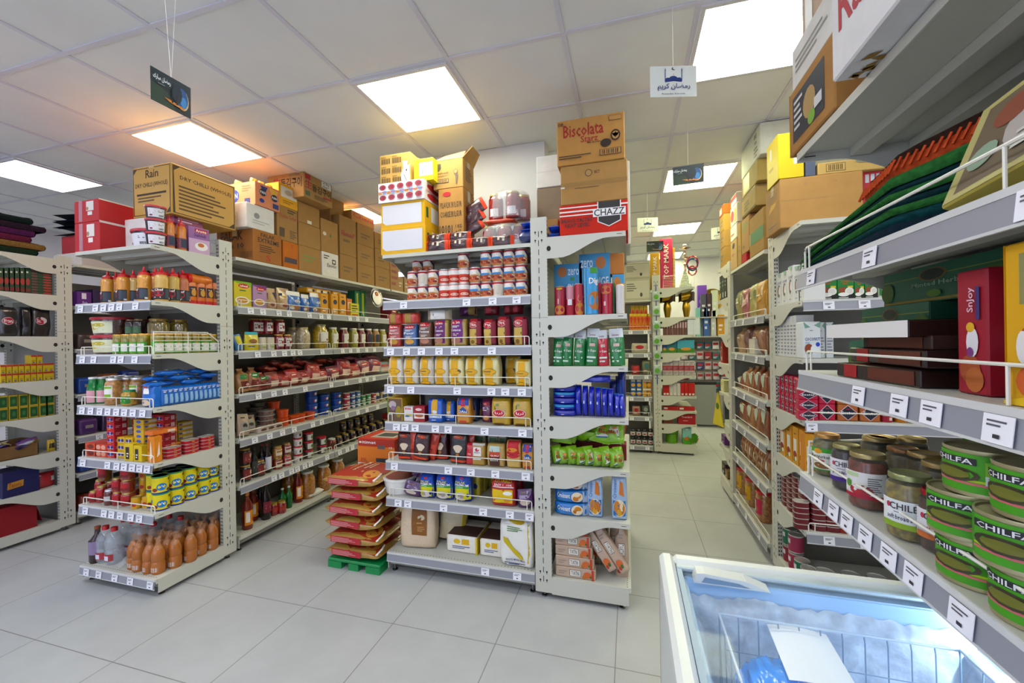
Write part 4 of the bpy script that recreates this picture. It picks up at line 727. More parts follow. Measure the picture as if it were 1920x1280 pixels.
for k in range(6):
    o = sack(k); named(o, 'rice_sack')
    b = MB(); b.seg = 4
    b.surf(lambda a, c: (-.16+.24*a, -.003-.001*math.sin(PI*c)*1, .028+.042*c), 4, 1, ('#b8323c', 'paper')); b.art(lambda a, c, q: (-.16+.24*a, -.0045-q, .028+.042*c), [A_l('#e0a0a0', 4, .04, .1, .9, .9)]); b.build('side_print', o)
    b = MB(); b.tube([(.2, .02, .06), (.225, -.03, .085), (.235, .02, .1), (.2, .1, .09)], .006, ('#ece8e0', 'cloth'), 5); b.build('carry_handle', o)
    tag(o, 'red and gold sack of rice, %s of the six piled on the green pallet' % ('lowest', 'second lowest', 'third lowest', 'third highest', 'second highest', 'topmost')[k], 'rice sack', 'red and gold rice sacks on the pallet')
    place(o, (-1.86+.012*math.sin(k*2), 2.385+.008*math.cos(k*3), .068+.0995*k), -.03+.03*math.sin(k*1.7))

# ================================================================ sauce end unit (A)
U = UA; G0 = 'far left'
def corner(U, Us, i, pxl, pxc, vt, dep, fn, nm, lab, cat, grp=None, d=.02, z=None):
    """a box whose left face spans pxl..pxc and whose right side is seen too"""
    a0, a1 = U.along(pxl, d), U.along(pxc, d); z0 = (U.zs[i] if z is None else z)+.0008; h = U.high((pxl+pxc)/2, vt, d)-z0 if vt > 3 else vt
    o = fn(a1-a0, dep, h); named(o, nm); tag(o, lab, cat, grp); U.put(o, (a0+a1)/2, d, z0); return z0+h
redb = lambda w, d, h: Kbox(w, d, h, '#b81e26', [A_r('#e0d8d0', .5, .5, .8, .92), A_r('#e6dfd8', .56, .3, .74, .46), A_e('#a08a60', .55, .6, .05, .08)], [A_r('#d8d2c8', 0, .95, 1, 1), A_r('#d8d2c8', 0, 0, 1, .03)], bev=.003)
def with_tape(f):
    def g(w, d, h):
        o = f(w, d, h); b = MB(); b.box(-w/2+w*.2, -.002, h*.05, -w/2+w*.34, -.001, h*.97, ('#e8c8d8', 'clear')); b.build('clear_tape', o); return o
    return g
z1 = corner(U, 0, 0, 143, 190, 416, .405, with_tape(redb), 'red_box', 'lower of two long red boxes on top of the sauce unit', 'box', 'red boxes on the sauce unit')
corner(U, 0, 0, 143, 189, 374, .405, with_tape(redb), 'red_box', 'upper of two long red boxes on top of the sauce unit', 'box', 'red boxes on the sauce unit', z=z1)
tubl = [A_l('#b06a80', 3, .1, .4, .5, .8), A_e('#8a3048', .2, .2, .1, .1), A_l('#3a3a3a', 2, .6, .55, .95, .8), A_b('#3a3a3a', .65, .1, .95, .3)]
tb_ = lambda w, h: Ktub(w, w*.8, h, '#1c1a1e', '#c8283c', '#dcd8dc', tubl)
fit(U, 0, (233, 279), 427, tb_, 'plastic_tub', 'single black tub of olives with red rim beside red boxes', 'tub', 'red lidded tubs on the sauce unit', d=.03)
Us = UAs
z = Us.zs[0]
for k in range(3): z = fit(Us, 0, (279, 314), .083, tb_, 'plastic_tub', 'black tub with red lid, %s of the three stacked tubs' % ('bottom', 'middle', 'top')[k], 'tub', 'red lidded tubs on the sauce unit', d=.0, z=z, rot=-.5)
sq = lambda w, h: Ksqueeze(.03, h, '#d8801c', '#c8201c', '#8a4a5a', [A_r('#2c3448', .5, .1, 1, .9), A_l('#e0c8c0', 4, .05, .2, .4, .9)])
for k, (px, v) in enumerate((((309, 331), 402), ((333, 352), 410))): fit(Us, 0, px, v, sq, 'sauce_bottle', 'orange squeeze bottle with red nozzle on top of sauce unit, %s' % ('beside the tubs', 'beside the purple box')[k], 'bottle', 'orange squeeze bottles up on the unit', d=.01, rot=-.6)
sah = lambda w, h: Kbox(w, .05, h, '#9a6aa0', [A_r('#c02438', .3, .8, .9, .95), A_t(WH, 'Aroma', .34, .82, .86, .93), A_t('#4a2a5a', 'Sahleb', .25, .64, .85, .76), A_r('#c8a8c4', 0, 0, 1, .55), A_e('#e8e4e0', .6, .28, .32, .16), A_e('#c8743c', .58, .33, .16, .08)], [A_r('#6a3a72', 0, 0, 1, 1)])
fit(Us, 0, (358, 394), 428, sah, 'sahlep_box', 'purple sahlep box with a bowl photo, beside the post', 'box', d=.01, rot=-.1)
for k in range(2): fit(Us, 0, (330, 384), .055, lambda w, h: Kbox(w, .14, h, '#a05a7a', [A_l('#e8c8d8', 2, .05, .2, .9, .8), A_r('#7a3468', 0, .0, .12, 1)]), 'pink_box', ('lower', 'upper')[k]+' flat pink and purple box behind the squeeze bottles', 'box', 'flat pink boxes', d=.1, z=Us.zs[0]+.13*(k == 1)+.07)
fit(Us, 0, (330, 384), .07, lambda w, h: Kbox(w, .14, h, '#8a4a72'), 'pink_box', 'plum box under the flat pink boxes', 'box', d=.1)
# row top behind it (B) : cartons facing the pickle aisle
B0 = UB.zs[0]
def cb(px, v, lab, col='#a98352', fr=(), z=None, dep=.36, d=.02, le=(), UU=None, tape='#c9b48a', nm='cardboard_carton', cat='carton', grp='cartons stored above the pickle aisle', rot=0, **k):
    return fit(UU or UB, 0, px, v, lambda w, h: Kcarton(w, dep, h, col, fr, left=le, tape=tape, **k), nm, lab, cat, grp, d=d, z=z, rot=rot)
o = Kcarton(.3, .34, .24, '#e2dcd6', [A_r('#cfc8c0', .48, 0, .52, 1)], tape=None, seam='#b8b2a8'); named(o, 'cardboard_carton'); tag(o, 'white carton under the dry chilli carton', 'carton'); place(o, (-3.02, 2.14, UA.zs[0]+.001), R90)
chi = [A_p('#4a3a22', [(.02, .03), (.98, .03), (.98, .97), (.02, .97)]), A_p('#d2a85e', [(.05, .045), (.88, .045), (.965, .14), (.965, .955), (.12, .955), (.035, .86)])]
ct = chi+[A_t('#3a2c1c', 'DRY CHILLI (WHOLE)', .12, .7, .92, .8), A_l('#5a4830', 7, .1, .1, .85, .62)]
cl = chi+[A_t('#2c2014', 'Rain', .35, .76, .68, .92), A_t('#3a2c1c', 'DRY CHILLI (WHOLE)', .08, .56, .92, .67), A_r('#3a2c1c', .12, .42, .88, .46), A_l('#5a4830', 2, .15, .28, .8, .4), A_e('#4a3a22', .4, .16, .06, .07)]
xx = -2.92; yb = UB.o[1]
o = Kcarton(.46, .36, .34, '#d2a85e', ct, left=cl, seam='#8a6a3a'); named(o, 'cardboard_carton'); tag(o, 'large carton lettered dry chilli, high above the sauce unit', 'carton'); place(o, (-2.9, 2.22, UA.zs[0]+.243), R90)
z = cb((478, 531), 436, 'carton lettered FALAK extreme, on the row top behind the post', '#a8713c', [A_t(INK, 'FALAK', .25, .8, .75, .92), A_t(INK, 'EXTREME', .15, .62, .9, .76), A_l('#4a2c1a', 4, .2, .3, .8, .56), A_t('#b83028', 'S', .42, .06, .58, .26)], le=[A_t(INK, 'FALAK', .12, .68, .72, .95), A_t(INK, '20 x 10', .1, .42, .75, .58), A_b('#6a4a2a', .65, .1, .98, .3)], dep=.38, d=.0)
z = cb((466, 518), 388, 'white carton with doodle prints, between the FALAK and PAN packs', '#dedbd6', [A_e('#8a8a88', .35, .55, .1, .12), A_l('#b8b6b2', 2, .2, .2, .85, .4)], le=[A_r('#c8c6c2', .2, .3, .75, .6), A_r('#dedbd6', .21, .32, .74, .58), A_t('#8a8a8a', 'ZAFARSTORE', .3, .38, .72, .5), A_e('#3a3a3a', .45, .75, .07, .12)], z=z, dep=.38, d=.01, tape=None)
pan = [A_e('#22409a', .38, .45, .16, .3), A_t(WH, 'PAN', .27, .34, .5, .56), A_e('#dfe4ee', .12, .7, .06, .12), A_l('#c87a5a', 3, .62, .6, .9, .9), A_r('#2c3c78', .7, .1, .85, .3)]
z2 = fit(UB, 0, (483, 528), 350, lambda w, h: Kbox(w, .36, h, '#e0906a', [A_p('#2c3c78', [(.2, .9), (.35, .5), (.5, .9)]), A_p('#e8b84a', [(.55, .95), (.75, .45), (.95, .9)]), A_e('#1c2440', .3, .62, .14, .16), A_e('#1c2440', .78, .55, .14, .16), A_t(WH, 'PAN', .19, .56, .41, .68), A_t(WH, 'PAN', .67, .5, .89, .61), A_e('#22409a', .25, .25, .1, .09), A_r('#2c3c78', .7, .08, .95, .3)], left=pan, mk='paper'), 'multipack', 'orange multipack lettered PAN on the white doodle carton', 'box', d=.0, z=z)
for k in range(6):
    o = Kbag(.06, .05, .05, '#e8a02c', [A_r('#f0c05a', .2, .2, .8, .8)], 'pillow'); named(o, 'flour_pack_top'); o.parent = [x for x in bpy.data.objects if x.get('label', '').startswith('orange multipack')][0]; o.location = (-.07+.07*(k % 3), .04+.16*(k//3), z2-z-.008); o.name = 'pack_top'
z = cb((533, 562), 455, 'low orange carton with black barcode beside FALAK carton', '#c8742c', [A_r('#3a2c3a', .1, .2, .9, .4), A_t('#b83028', 'T', .5, .75, .65, .9)], tape=None)
z = cb((523, 561), 390, 'brown carton lettered chicken corner, above the orange carton', '#a98352', [A_t('#a03a34', 'Chicken Corner', .1, .66, .95, .78), A_r('#4a3a28', .1, .1, .35, .36), A_l('#4a3a28', 5, .6, .1, .95, .35), A_l('#3a2c1c', 2, .5, .82, .95, .95)], z=z)
fit(UB, 0, (527, 562), 350, lambda w, h: Kbox(w, .2, h, '#e8ac1c', [A_r('#d8d4cc', .1, .4, .95, .88), A_e('#b8b0a0', .5, .65, .2, .12), A_l('#a8741c', 2, .2, .12, .8, .3)]), 'yellow_box', 'yellow box with white panel beside the orange PAN multipack', 'box', d=.02, z=z)
z = cb((563, 604), 465, 'taped brown carton, bottom of the stack below the Korean carton', fr=[A_l('#7a8a4a', 2, .2, .4, .8, .7)])
z = cb((563, 604), 423, 'taped brown carton, middle of the stack below the Korean carton', z=z)
z = cb((563, 603), 385, 'taped brown carton with a white sticker, directly below the Korean carton', fr=[A_r('#e0dcd0', .4, .05, .6, .2)], z=z)
kr = [A_r('#b83038', .05, .75, .22, .95), A_t('#b83038', '生', .03, .4, .28, .72), A_t('#2c2018', '돌김구이', .28, .36, .95, .66), A_r('#e8e4dc', .6, .7, .95, .95), A_t('#3a3a3a', 'CTS', .66, .84, .88, .93), A_l('#4a4a4a', 2, .64, .72, .9, .8), A_l('#5a4a38', 3, .35, .08, .85, .26), A_r('#5a6a4a', .05, .1, .2, .28), A_r('#b83038', .65, .26, .95, .32)]
cb((574, 627), .225, 'large carton with Korean brush lettering, highest of the aisle cartons', '#b08a58', kr, z=z, dep=.4, d=-.1, le=[A_t('#b83038', '生', .15, .5, .4, .85), A_t('#2c2018', '돌김구이', .38, .4, .95, .8), A_r('#8a7350', .6, .85, .9, .95)], tape=None)
z = cb((606, 637), 475, 'white carton with black handwriting below a plain brown carton', '#dedad6', [A_r('#2c2c2c', .6, .55, .82, .75), A_r('#dedad6', .65, .6, .77, .7), A_t('#2c2c2c', 'Exotic', .3, .4, .85, .55), A_l('#4a4a4a', 2, .1, .7, .45, .9)], tape=None)
z = cb((605, 637), 415, 'brown carton with small green recycling print', fr=[A_p('#2c8a4a', [(.5, .5), (.6, .5), (.55, .6)]), A_e('#d8d0c0', .2, .55, .1, .06)], z=z)
cb((622, 649), 368, 'plain brown carton behind the Korean lettered carton', z=z+.001, d=.12, dep=.22)
k = 'brown carton of the second aisle bay, '
UU = UB2
for px, vs, t in (((640, 671), (480, 409), ('bottom, lined print', 'upper, lettered in red')), ((673, 704), (498, 462, 425), ('third stack bottom', 'third stack middle', 'third stack top')), ((706, 733), (503, 470, 440), ('fourth stack bottom', 'fourth stack middle', 'fourth stack top'))):
    z = B0
    for v, q in zip(vs, t): z = cb(px, v, k+q, '#a07c4e', [A_l('#6a5232', 2, .2, .3, .8, .6)]+([A_t('#a03a34', 'Beef', .1, .5, .9, .62)] if 'red' in q else []), z=z, UU=UB2 if px[0] > 645 else UB, dep=.34)
cb((663, 705), 404, 'brown carton with bright red lettering lying on the third stack', '#c08a50', [A_t('#c83028', 'Cheni', .05, .45, .95, .85)], z=UB2.high(685, 424, .02)+.002, UU=UB2)
cb((734, 750), 475, 'patterned brown carton at the far end of the aisle', '#a8845c', [A_l('#8a4038', 5, .1, .1, .9, .9)], UU=UB2)

# sauces, jars, boxes and oils on the sauce unit
def mayo(c): return lambda: Ksqueeze(.036, .225, c, '#c4161e', '#2a2428', [A_e('#b02c30', .32, .55, .25, .3), A_t(WH, 'Chef', .12, .75, .55, .95), A_l(WH, 1, .1, .1, .6, .28), A_r('#3c4450', .62, .1, .98, .9), A_r('#e0dcd8', .85, .05, .98, .2)])
for k, (px, c, d_, cn) in enumerate(((204, '#e0a040', .05, 'yellow'), (219, '#d8903c', .09, 'dark orange'), (233, '#e09c3c', .03, 'orange'), (252, '#d8b46c', .08, 'pale yellow'), (272, '#e0a040', .02, 'bright orange'))):
    rep(UA, 1, 'mayo'+cn, mayo(c), [(px, d_)], 'sauce_bottle', cn+' sauce bottle with red nozzle, front row second shelf of sauce unit', 'bottle', 'red nozzled sauce bottles', dep=.036)
for k, (px, c, cn) in enumerate(((298, '#d8b05c', 'mustard'), (320, '#c8a850', 'olive mustard'), (338, '#b8683c', 'brick'))):
    rep(UAs, 1, 'mayo'+cn, mayo(c), [(px, .02)], 'sauce_bottle', cn+' coloured sauce bottle with red nozzle beside the upturned orange bottles', 'bottle', 'red nozzled sauce bottles', dep=.036, rot=-.5)
rep(UAs, 1, 'mayo orange', mayo('#d8903c'), [(287, .1), (309, .11), (330, .12)], 'sauce_bottle', 'sauce bottle in the second row from the open side, {o} from the corner', 'bottle', 'red nozzled sauce bottles', dep=.036, rot=-.5)
inv = lambda: Klathe([(.034, 0), (.035, .02), (.038, .03), (.036, .08), (.038, .13), (.03, .165), (.012, .17)], ('#d8741c', 'foil'), [('cap', [(.036, -.0005), (.0365, .026), (.034, .028)], ('#c41c1c', 'plastic'))], (.038, .05, .12, '#3a2420', [A_e('#c8943c', .5, .4, .3, .35), A_l('#e0d0c0', 1, .2, .7, .8, .85)], .7))
rep(UAs, 1, 'inv', inv, [358, 375, 390, 404], 'upturned_sauce_bottle', 'orange bottle standing on its red cap, {o} from the corner', 'bottle', 'upturned orange bottles', d=.02, dep=.036)
o = copy_tree(PRO['inv']); named(o, 'upturned_sauce_bottle'); tag(o, 'orange bottle lying across the upturned bottles', 'bottle', 'upturned orange bottles'); w_ = UAs.world(UAs.along(353, .03), .05); place(o, (w_[0], w_[1], UAs.zs[1]+.212), 0, (-PI/2, 0)); o.location.z += 0
ol = lambda c1: (lambda w, h: Ktub(w, w*.75, h, '#4a2c20', '#b8202c', '#d8d8b8', [A_e(c1, .35, .55, .3, .25), A_e('#c8b83c', .6, .7, .2, .15), A_l('#3a7a4a', 2, .1, .1, .8, .35)]))
z = fit(UA, 2, (147, 198), 628, ol('#d8c020'), 'olive_tub', 'lower front olive tub with red lid and green label', 'tub', 'red lidded olive tubs', d=.03)
fit(UA, 2, (147, 198), 594, ol('#d0b010'), 'olive_tub', 'upper front olive tub with red lid and yellow label', 'tub', 'red lidded olive tubs', d=.03, z=z)
z = fit(UA, 2, (200, 240), 630, ol('#d8c020'), 'olive_tub', 'lower olive tub behind the small pepper jars', 'tub', 'red lidded olive tubs', d=.19)
fit(UA, 2, (200, 240), 598, ol('#d8c020'), 'olive_tub', 'upper olive tub behind the small pepper jars', 'tub', 'red lidded olive tubs', d=.19, z=z)
pep = lambda c='#9a8a2c': (lambda: Kjar(.034, .13, c, '#c8963c', [A_r('#e8e6dc', .3, .15, .85, .85), A_p('#e0702c', [(.45, .75), (.57, .98), (.7, .75)]), A_l('#4a3a28', 1, .35, .45, .8, .65)], '#4aa02c', (.05, .6), 'straight', 1.3))
rep(UA, 2, 'pepjar', pep(), [224, 240, (256, .02), (271, .02)], 'pepper_jar', 'small pepper jar with bright green label, {o} in the front row', 'jar', 'small green labelled pepper jars', d=.04, dep=.034)
rep(UAs, 2, 'pepjar', pep(), [290, 309, 326, 343, 360, 377, 393], 'pepper_jar', 'small pepper jar behind the wire side rack, {o} from the corner', 'jar', 'small green labelled pepper jars', d=.03, dep=.034, rot=-.4)
dk = lambda c: (lambda: Kjar(.032, .1, c, '#8a6a4a', [A_l('#c8c4bc', 2, .1, .2, .9, .6)], '#4a6a4a', (.05, .5), 'std', 1.2))
rep(UA, 2, 'dkjar', dk('#3a2a24'), [(247, .09), (262, .09)], 'dark_jar', 'dark jar stacked above the pepper jars, {o} from left', 'jar', 'dark upper jars', z=U.zs[2]+.132, dep=.032)
rep(UAs, 2, 'bigpick', lambda: Kjar(.058, .17, '#6a5a24', '#8a6a2c', [A_r('#8a8a5a', .3, .2, .7, .8)], None), [(298, .09), (335, .09)], 'pickle_jar', 'large dim jar of pickles on the rear row, {o} from the corner', 'jar', 'large dim pickle jars', dep=.058, z=U.zs[2]+.06)
rep(UAs, 2, 'lowpick', lambda: Kbox(.12, .1, .055, '#4a4420'), [(298, .1), (335, .1)], 'display_box', 'dark carton tray lifting the large pickle jars, {o} from the corner', 'tray', 'dark trays under the jars')
# fourth shelf
alo = lambda: Kbottle(.034, .18, '#1c8a3c', '#e8e6e2', '#e0a8b0', [A_p('#3a9a3c', [(.2, .0), (.5, .35), (.8, 0)])], (.05, .5), .62)
rep(UA, 3, 'aloe', alo, [(174, .04), (192, .07)], 'aloe_bottle', 'green aloe drink bottle with white cap, {o} from the left', 'bottle', 'green aloe bottles', dep=.034)
pn = lambda: Kjar(.046, .175, '#c08a4a', '#e4e0da', [A_r('#8ab82c', .1, .75, .95, .95), A_r('#8ab82c', .35, 0, .9, .25), A_e('#c02c40', .12, .75, .1, .12)], '#e8e4e0', (.3, .72), 'std', .9)
rep(UA, 3, 'peanut', pn, [(212, .03), (236, .1), (258, .11)], 'peanut_jar', 'tall jar of peanuts with white lid, {o} from left', 'jar', 'peanut jars', dep=.046)
rep(UA, 3, 'peanut', pn, [(205, .16), (222, .2), (245, .22), (265, .24)], 'peanut_jar', 'tall jar of peanuts in the rear row, {o} from left', 'jar', 'peanut jars', dep=.046)
rep(UA, 3, 'mustard', lambda: Kjar(.042, .1, '#d8a838', '#1c8a4a', [A_e('#2c4ac8', .2, .5, .15, .35), A_l('#e0e8d0', 2, .4, .3, .9, .8)], '#3a8a2c', (.15, .62), 'round', 1.1, lidmk='plastic'), [(241, .02)], 'mustard_jar', 'round mustard jar with green lid on the front edge', 'jar', dep=.042)
bp = [A_r('#9ac4e8', .3, .12, .8, .62), A_l('#e8f0f8', 2, .2, .7, .8, .85)]
for k in range(13):
    px = 268+k*11.4 if k else 262
    if k == 0: fit(UA, 3, (261, 285), .14, lambda w, h: Kbag(w, .07, h, '#1470c8', [A_e('#e0c8a8', .4, .2, .35, .14), A_r(WH, .3, .6, .7, .85), A_e('#d0302c', .4, .9, .2, .04)], 'brick'), 'wafer_pack', 'blue snack pack with white panel at the shelf corner', 'snack pack', 'blue snack packs on the sauce unit', d=.015)
    else: rep(UAs, 3, 'bluep', lambda: Kbag(.042, .09, .12, '#1468bc', bp, 'brick'), [.045+.0325*k*.98], 'wafer_pack', 'slim upright blue snack pack, {o} along the bottom row'.replace('{o}', ORD[k-1]), 'snack pack', 'blue snack packs on the sauce unit', d=.012, px=False)
for k in range(11):
    x = .04+.033*k; r_ = k % 3
    rep(UAs, 3, 'bluel', lambda: Kbag(.07, .035, .11, '#156cc4', [A_e('#d8c088', .5, .5, .22, .1), A_r('#7ab0e0', .1, .75, .9, .85)], 'pillow', pose='flatx'), [min(.37, x)], 'wafer_pack', 'blue snack pack lying on the upright packs, {o} from the corner'.replace('{o}', ORD[k]), 'snack pack', 'blue snack packs on the sauce unit', d=.02+.05*(k % 2), px=False, z=U.zs[3]+.123+.034*r_, rot=.15*math.sin(k*3))
for k in range(4): fit(UAs, 3, (395-3*k, 420), .035, lambda w, h: Kbag(.07, .035, .11, '#1c5cb8', [A_e('#c85a3c', .5, .5, .25, .1)], 'pillow', pose='flatx', seed=k), 'wafer_pack', 'blue snack pack in the high pile against the post, %s' % ('lowest', 'second', 'third', 'topmost')[k], 'snack pack', 'blue snack packs on the sauce unit', d=.14, z=U.zs[3]+.12+.036*k)
# fifth shelf: small boxes
cr = [A_p('#c8b8c8', [(.1, .3), (.9, .3), (.7, .75), (.3, .75)]), A_e('#22307a', .3, .55, .16, .22), A_e('#22307a', .7, .55, .16, .22), A_l('#e8c040', 1, .2, .05, .8, .2)]
cream = lambda c: (lambda: Kbox(.072, .075, .045, c, cr, [A_r('#a01c28' if c[1] == 'c' else '#c8a010', 0, 0, 1, 1), A_b('#e8e0e0', .6, .2, .9, .8), A_l('#e8a0a8', 2, .1, .3, .5, .7)]))
x0 = UA.along(197, .03)+.036
for l in range(6): rep(UA, 4, 'creamR', cream('#c81c2c'), [x0], 'cream_box', 'small red cream box, %s of the tall front column' % ORD[l], 'box', 'small red cream boxes', d=.03, px=False, z=U.zs[4]+.0455*l)
for l in range(6):
    for c in range(4): rep(UA, 4, 'creamR', cream('#c81c2c'), [x0+.074*(c+1)], 'cream_box', 'red cream box of the rear block, %s layer up, %s column' % (ORD[l], ORD[c]), 'box', 'small red cream boxes', d=.13, px=False, z=U.zs[4]+.0455*l)
for l in range(3):
    for c in range(3 if l < 2 else 2): rep(UA, 4, 'creamY', cream('#e0b41c'), [x0+.073*(c+1)], 'cream_box', 'small yellow cream box, %s layer, %s column' % (ORD[l], ORD[c]), 'box', 'small yellow cream boxes', d=.045, px=False, z=U.zs[4]+.0455*l)
for l in range(2):
    for c in range(2): fit(UA, 4, (153+22*c, 174+22*c), .042, lambda w, h: Kbox(w, .1, h, '#d8502c', [A_e('#7a2c1c', .5, .5, .3, .35)] if c == 0 else [A_e('#e8a890', .3, .5, .2, .35), A_e('#e8a890', .75, .5, .2, .35)], top=[A_r('#c83c30', 0, 0, 1, 1)]), 'tea_box', 'orange-red flat box, %s layer, %s along' % (('lower', 'upper')[l], ORD[c]), 'box', 'orange-red flat boxes', d=.03, z=U.zs[4]+.0435*l)
for k, px in enumerate(((229, 246), (247, 262))): fit(UA, 4, px, .11-.01*k, lambda w, h: Kbox(w, .04, h, '#e0c01c', [A_r('#2c241c', .2, .1, .6, .8), A_l(WH, 2, .3, .2, .55, .5)]), 'tea_box', 'tall yellow and black box at the front, %s of two' % ORD[k], 'box', 'tall yellow boxes', d=.008)
wy = lambda: Kbox(.1, .09, .03, '#d8b02c', [A_r('#c8c4bc', .3, .25, .95, .75), A_e('#4a5ab0', .14, .5, .1, .25)], left=[A_r('#d8b02c', 0, 0, 1, 1), A_e('#4a5ab0', .5, .5, .25, .3)])
for c, n_ in ((0, 6), (1, 6), (2, 5)): stack(UAs, 4, 'wyt', wy, .1+.105*c, n_, .031, 'sardine_box', 'flat yellow box with grey panel, {l} layer, %s stack behind the tins' % ORD[c], 'box', 'flat yellow boxes', d=.17, px=False, z=U.zs[4]+(.07 if c < 2 else .04))
for c in range(3): rep(UAs, 4, 'oul', lambda: Kbox(.1, .09, .07 if c < 2 else .04, '#d8902c'), [.1+.105*c], 'sardine_box', 'plain orange box under the flat yellow boxes, {o} stack'.replace('{o}', ORD[c]), 'box', 'plain orange boxes', d=.17, px=False)
fit(UAs, 4, (283, 297), 819, lambda w, h: Kbox(.045, .06, h, '#e08a1c', [A_p('#e8e0d0', [(.3, .2), (.7, .3), (.6, .8)])], left=[A_p('#e8e0d0', [(.3, .1), (.7, .2), (.5, .85)]), A_t('#8a3c10', 'Aries', .1, .4, .3, .9, 90)]), 'long_orange_box', 'upright orange box with a white leaf at the corner', 'box', d=.01)
fit(UAs, 4, (283, 330), .025, lambda w, h: Kbox(w, .07, h, '#e07a2c', [A_r('#d8c8b8', .6, .2, .9, .8)]), 'long_orange_box', 'orange box lying on the upright orange box', 'box', d=.03, z=UAs.high(290, 818, .01)+.003)
for k in range(3): fit(UAs, 4, (318+24*k, 340+24*k), .075, lambda w, h: Kbox(w, .05, h, '#e08a2c', [A_r('#b8b4ac', .2, .3, .8, .7)]), 'long_orange_box', 'orange box behind the red tins, %s from corner' % ORD[k], 'box', 'orange boxes behind the tins', d=.1)
ft = lambda: Ktin(.1, .07, .022, '#b8142c', [A_e('#c8a03c', .5, .5, .14, .25)])
for c, (px, n_) in enumerate(((326, 3), (360, 4), (390, 4))): stack(UAs, 4, 'ftin', ft, px, n_, .0225, 'fish_tin', 'flat red fish tin, {l}, in the %s pile from the corner' % ORD[c], 'tin', 'flat red fish tins', d=.015, dep=.0)
# sixth shelf: tomato jars and drink cans
tj = lambda r, h, c='#a82018', lid='#b89a50': (lambda: Kjar(r, h, c, lid, [A_l(WH, 1, .1, .55, .8, .8), A_r('#7a1c20', 0, 0, 1, .35)], '#b8202c', (.2, .75), 'std', 1.1))
rep(UA, 5, 'tj1', tj(.026, .075), [(172, .03), (258, .16)], 'sauce_jar', 'short red sauce jar with gold lid, {o} from left', 'jar', 'red sauce jars', dep=.026)
rep(UA, 5, 'tj2', tj(.029, .11), [(187, .04), (184, .12), (205, .12)], 'sauce_jar', 'medium red sauce jar with gold lid, {o} from left', 'jar', 'red sauce jars', dep=.029)
rep(UA, 5, 'tj3', lambda: Kjar(.028, .1, '#6a2a20', '#dcdce0', [], '#c8c4c4', (.3, .6)), [(201, .02)], 'sauce_jar', 'brown jar with white lid in the front row', 'jar', 'red sauce jars', dep=.028)
rep(UA, 5, 'tj4', tj(.028, .09), [(216, .03)], 'sauce_jar', 'red jar supporting another, beside the white lidded jar', 'jar', 'red sauce jars', dep=.028)
rep(UA, 5, 'tj4', tj(.028, .09), [(216, .03)], 'sauce_jar', 'red jar standing on the one beside the white lid', 'jar', 'red sauce jars', dep=.028, z=U.zs[5]+.0905)
rep(UA, 5, 'tj5', tj(.038, .13, '#8a5a24'), [(194, .11)], 'sauce_jar', 'large jar with gold lid raised above the red jars', 'jar', 'red sauce jars', dep=.038, z=U.zs[5]+.111)
stack(UA, 5, 'tj6', tj(.038, .085, '#9a3420'), 236, 3, .0855, 'sauce_jar', 'wide red jar with gold lid, {l}, in the stack of three', 'jar', 'red sauce jars', d=.04, dep=.038)
yc = lambda: Kcan(.026, .075, '#e0a81c', [A_r('#d8d0c0', .2, .2, .5, .7), A_e('#b83c1c', .7, .35, .2, .2)], '#c8a850')
rep(UA, 5, 'ycan', yc, [(251, .02), (271, .05), (266, .12), (284, .12)], 'fruit_can', 'small yellow and orange can, {o} in the front row', 'can', 'small yellow cans', dep=.026)
rep(UA, 5, 'ycan', yc, [(266, .12), (284, .12)], 'fruit_can', 'small yellow can in the second layer, {o} from left', 'can', 'small yellow cans', dep=.026, z=U.zs[5]+.0755)
rep(UA, 5, 'ycan', yc, [(266, .12), (284, .12)], 'fruit_can', 'small yellow can in the third layer, {o} from left', 'can', 'small yellow cans', dep=.026, z=U.zs[5]+.151)
mk_ = lambda: Kcan(.0435, .108, '#e6d418', [A_e('#1c7ac0', .5, .38, .26, .24), A_p('#e8f0f4', [(.38, .32), (.62, .32), (.5, .5)]), A_e('#8a2c1c', .15, .2, .14, .12), A_e('#5a3c1c', .85, .14, .12, .1), A_r('#3a3010', .85, .75, .95, .9)], '#c8c4b8', tb=('#148a50', '#24308a'))
xs_ = [.052, .141, .23, .319, .388]
rep(UAs, 5, 'milkcan', mk_, xs_, 'milk_powder_can', 'yellow can with green lid, bottom layer, {o} from the corner', 'can', 'yellow milk powder cans', d=.02, px=False, dep=0, rot=-.5)
rep(UAs, 5, 'milkcan', mk_, xs_, 'milk_powder_can', 'yellow can with green lid, upper layer, {o} from the corner', 'can', 'yellow milk powder cans', d=.02, px=False, z=U.zs[5]+.1085, rot=-.4)
rep(UAs, 5, 'milkcan', mk_, [x+.03 for x in xs_[:3]], 'milk_powder_can', 'yellow can in the inner row, upper layer, {o} from the corner', 'can', 'yellow milk powder cans', d=.115, px=False, z=U.zs[5]+.1085, rot=-.4)
rep(UAs, 5, 'milkcan', mk_, [x+.03 for x in xs_[:3]], 'milk_powder_can', 'yellow can in the inner row, lower layer, {o} from the corner', 'can', 'yellow milk powder cans', d=.115, px=False, rot=-.4)
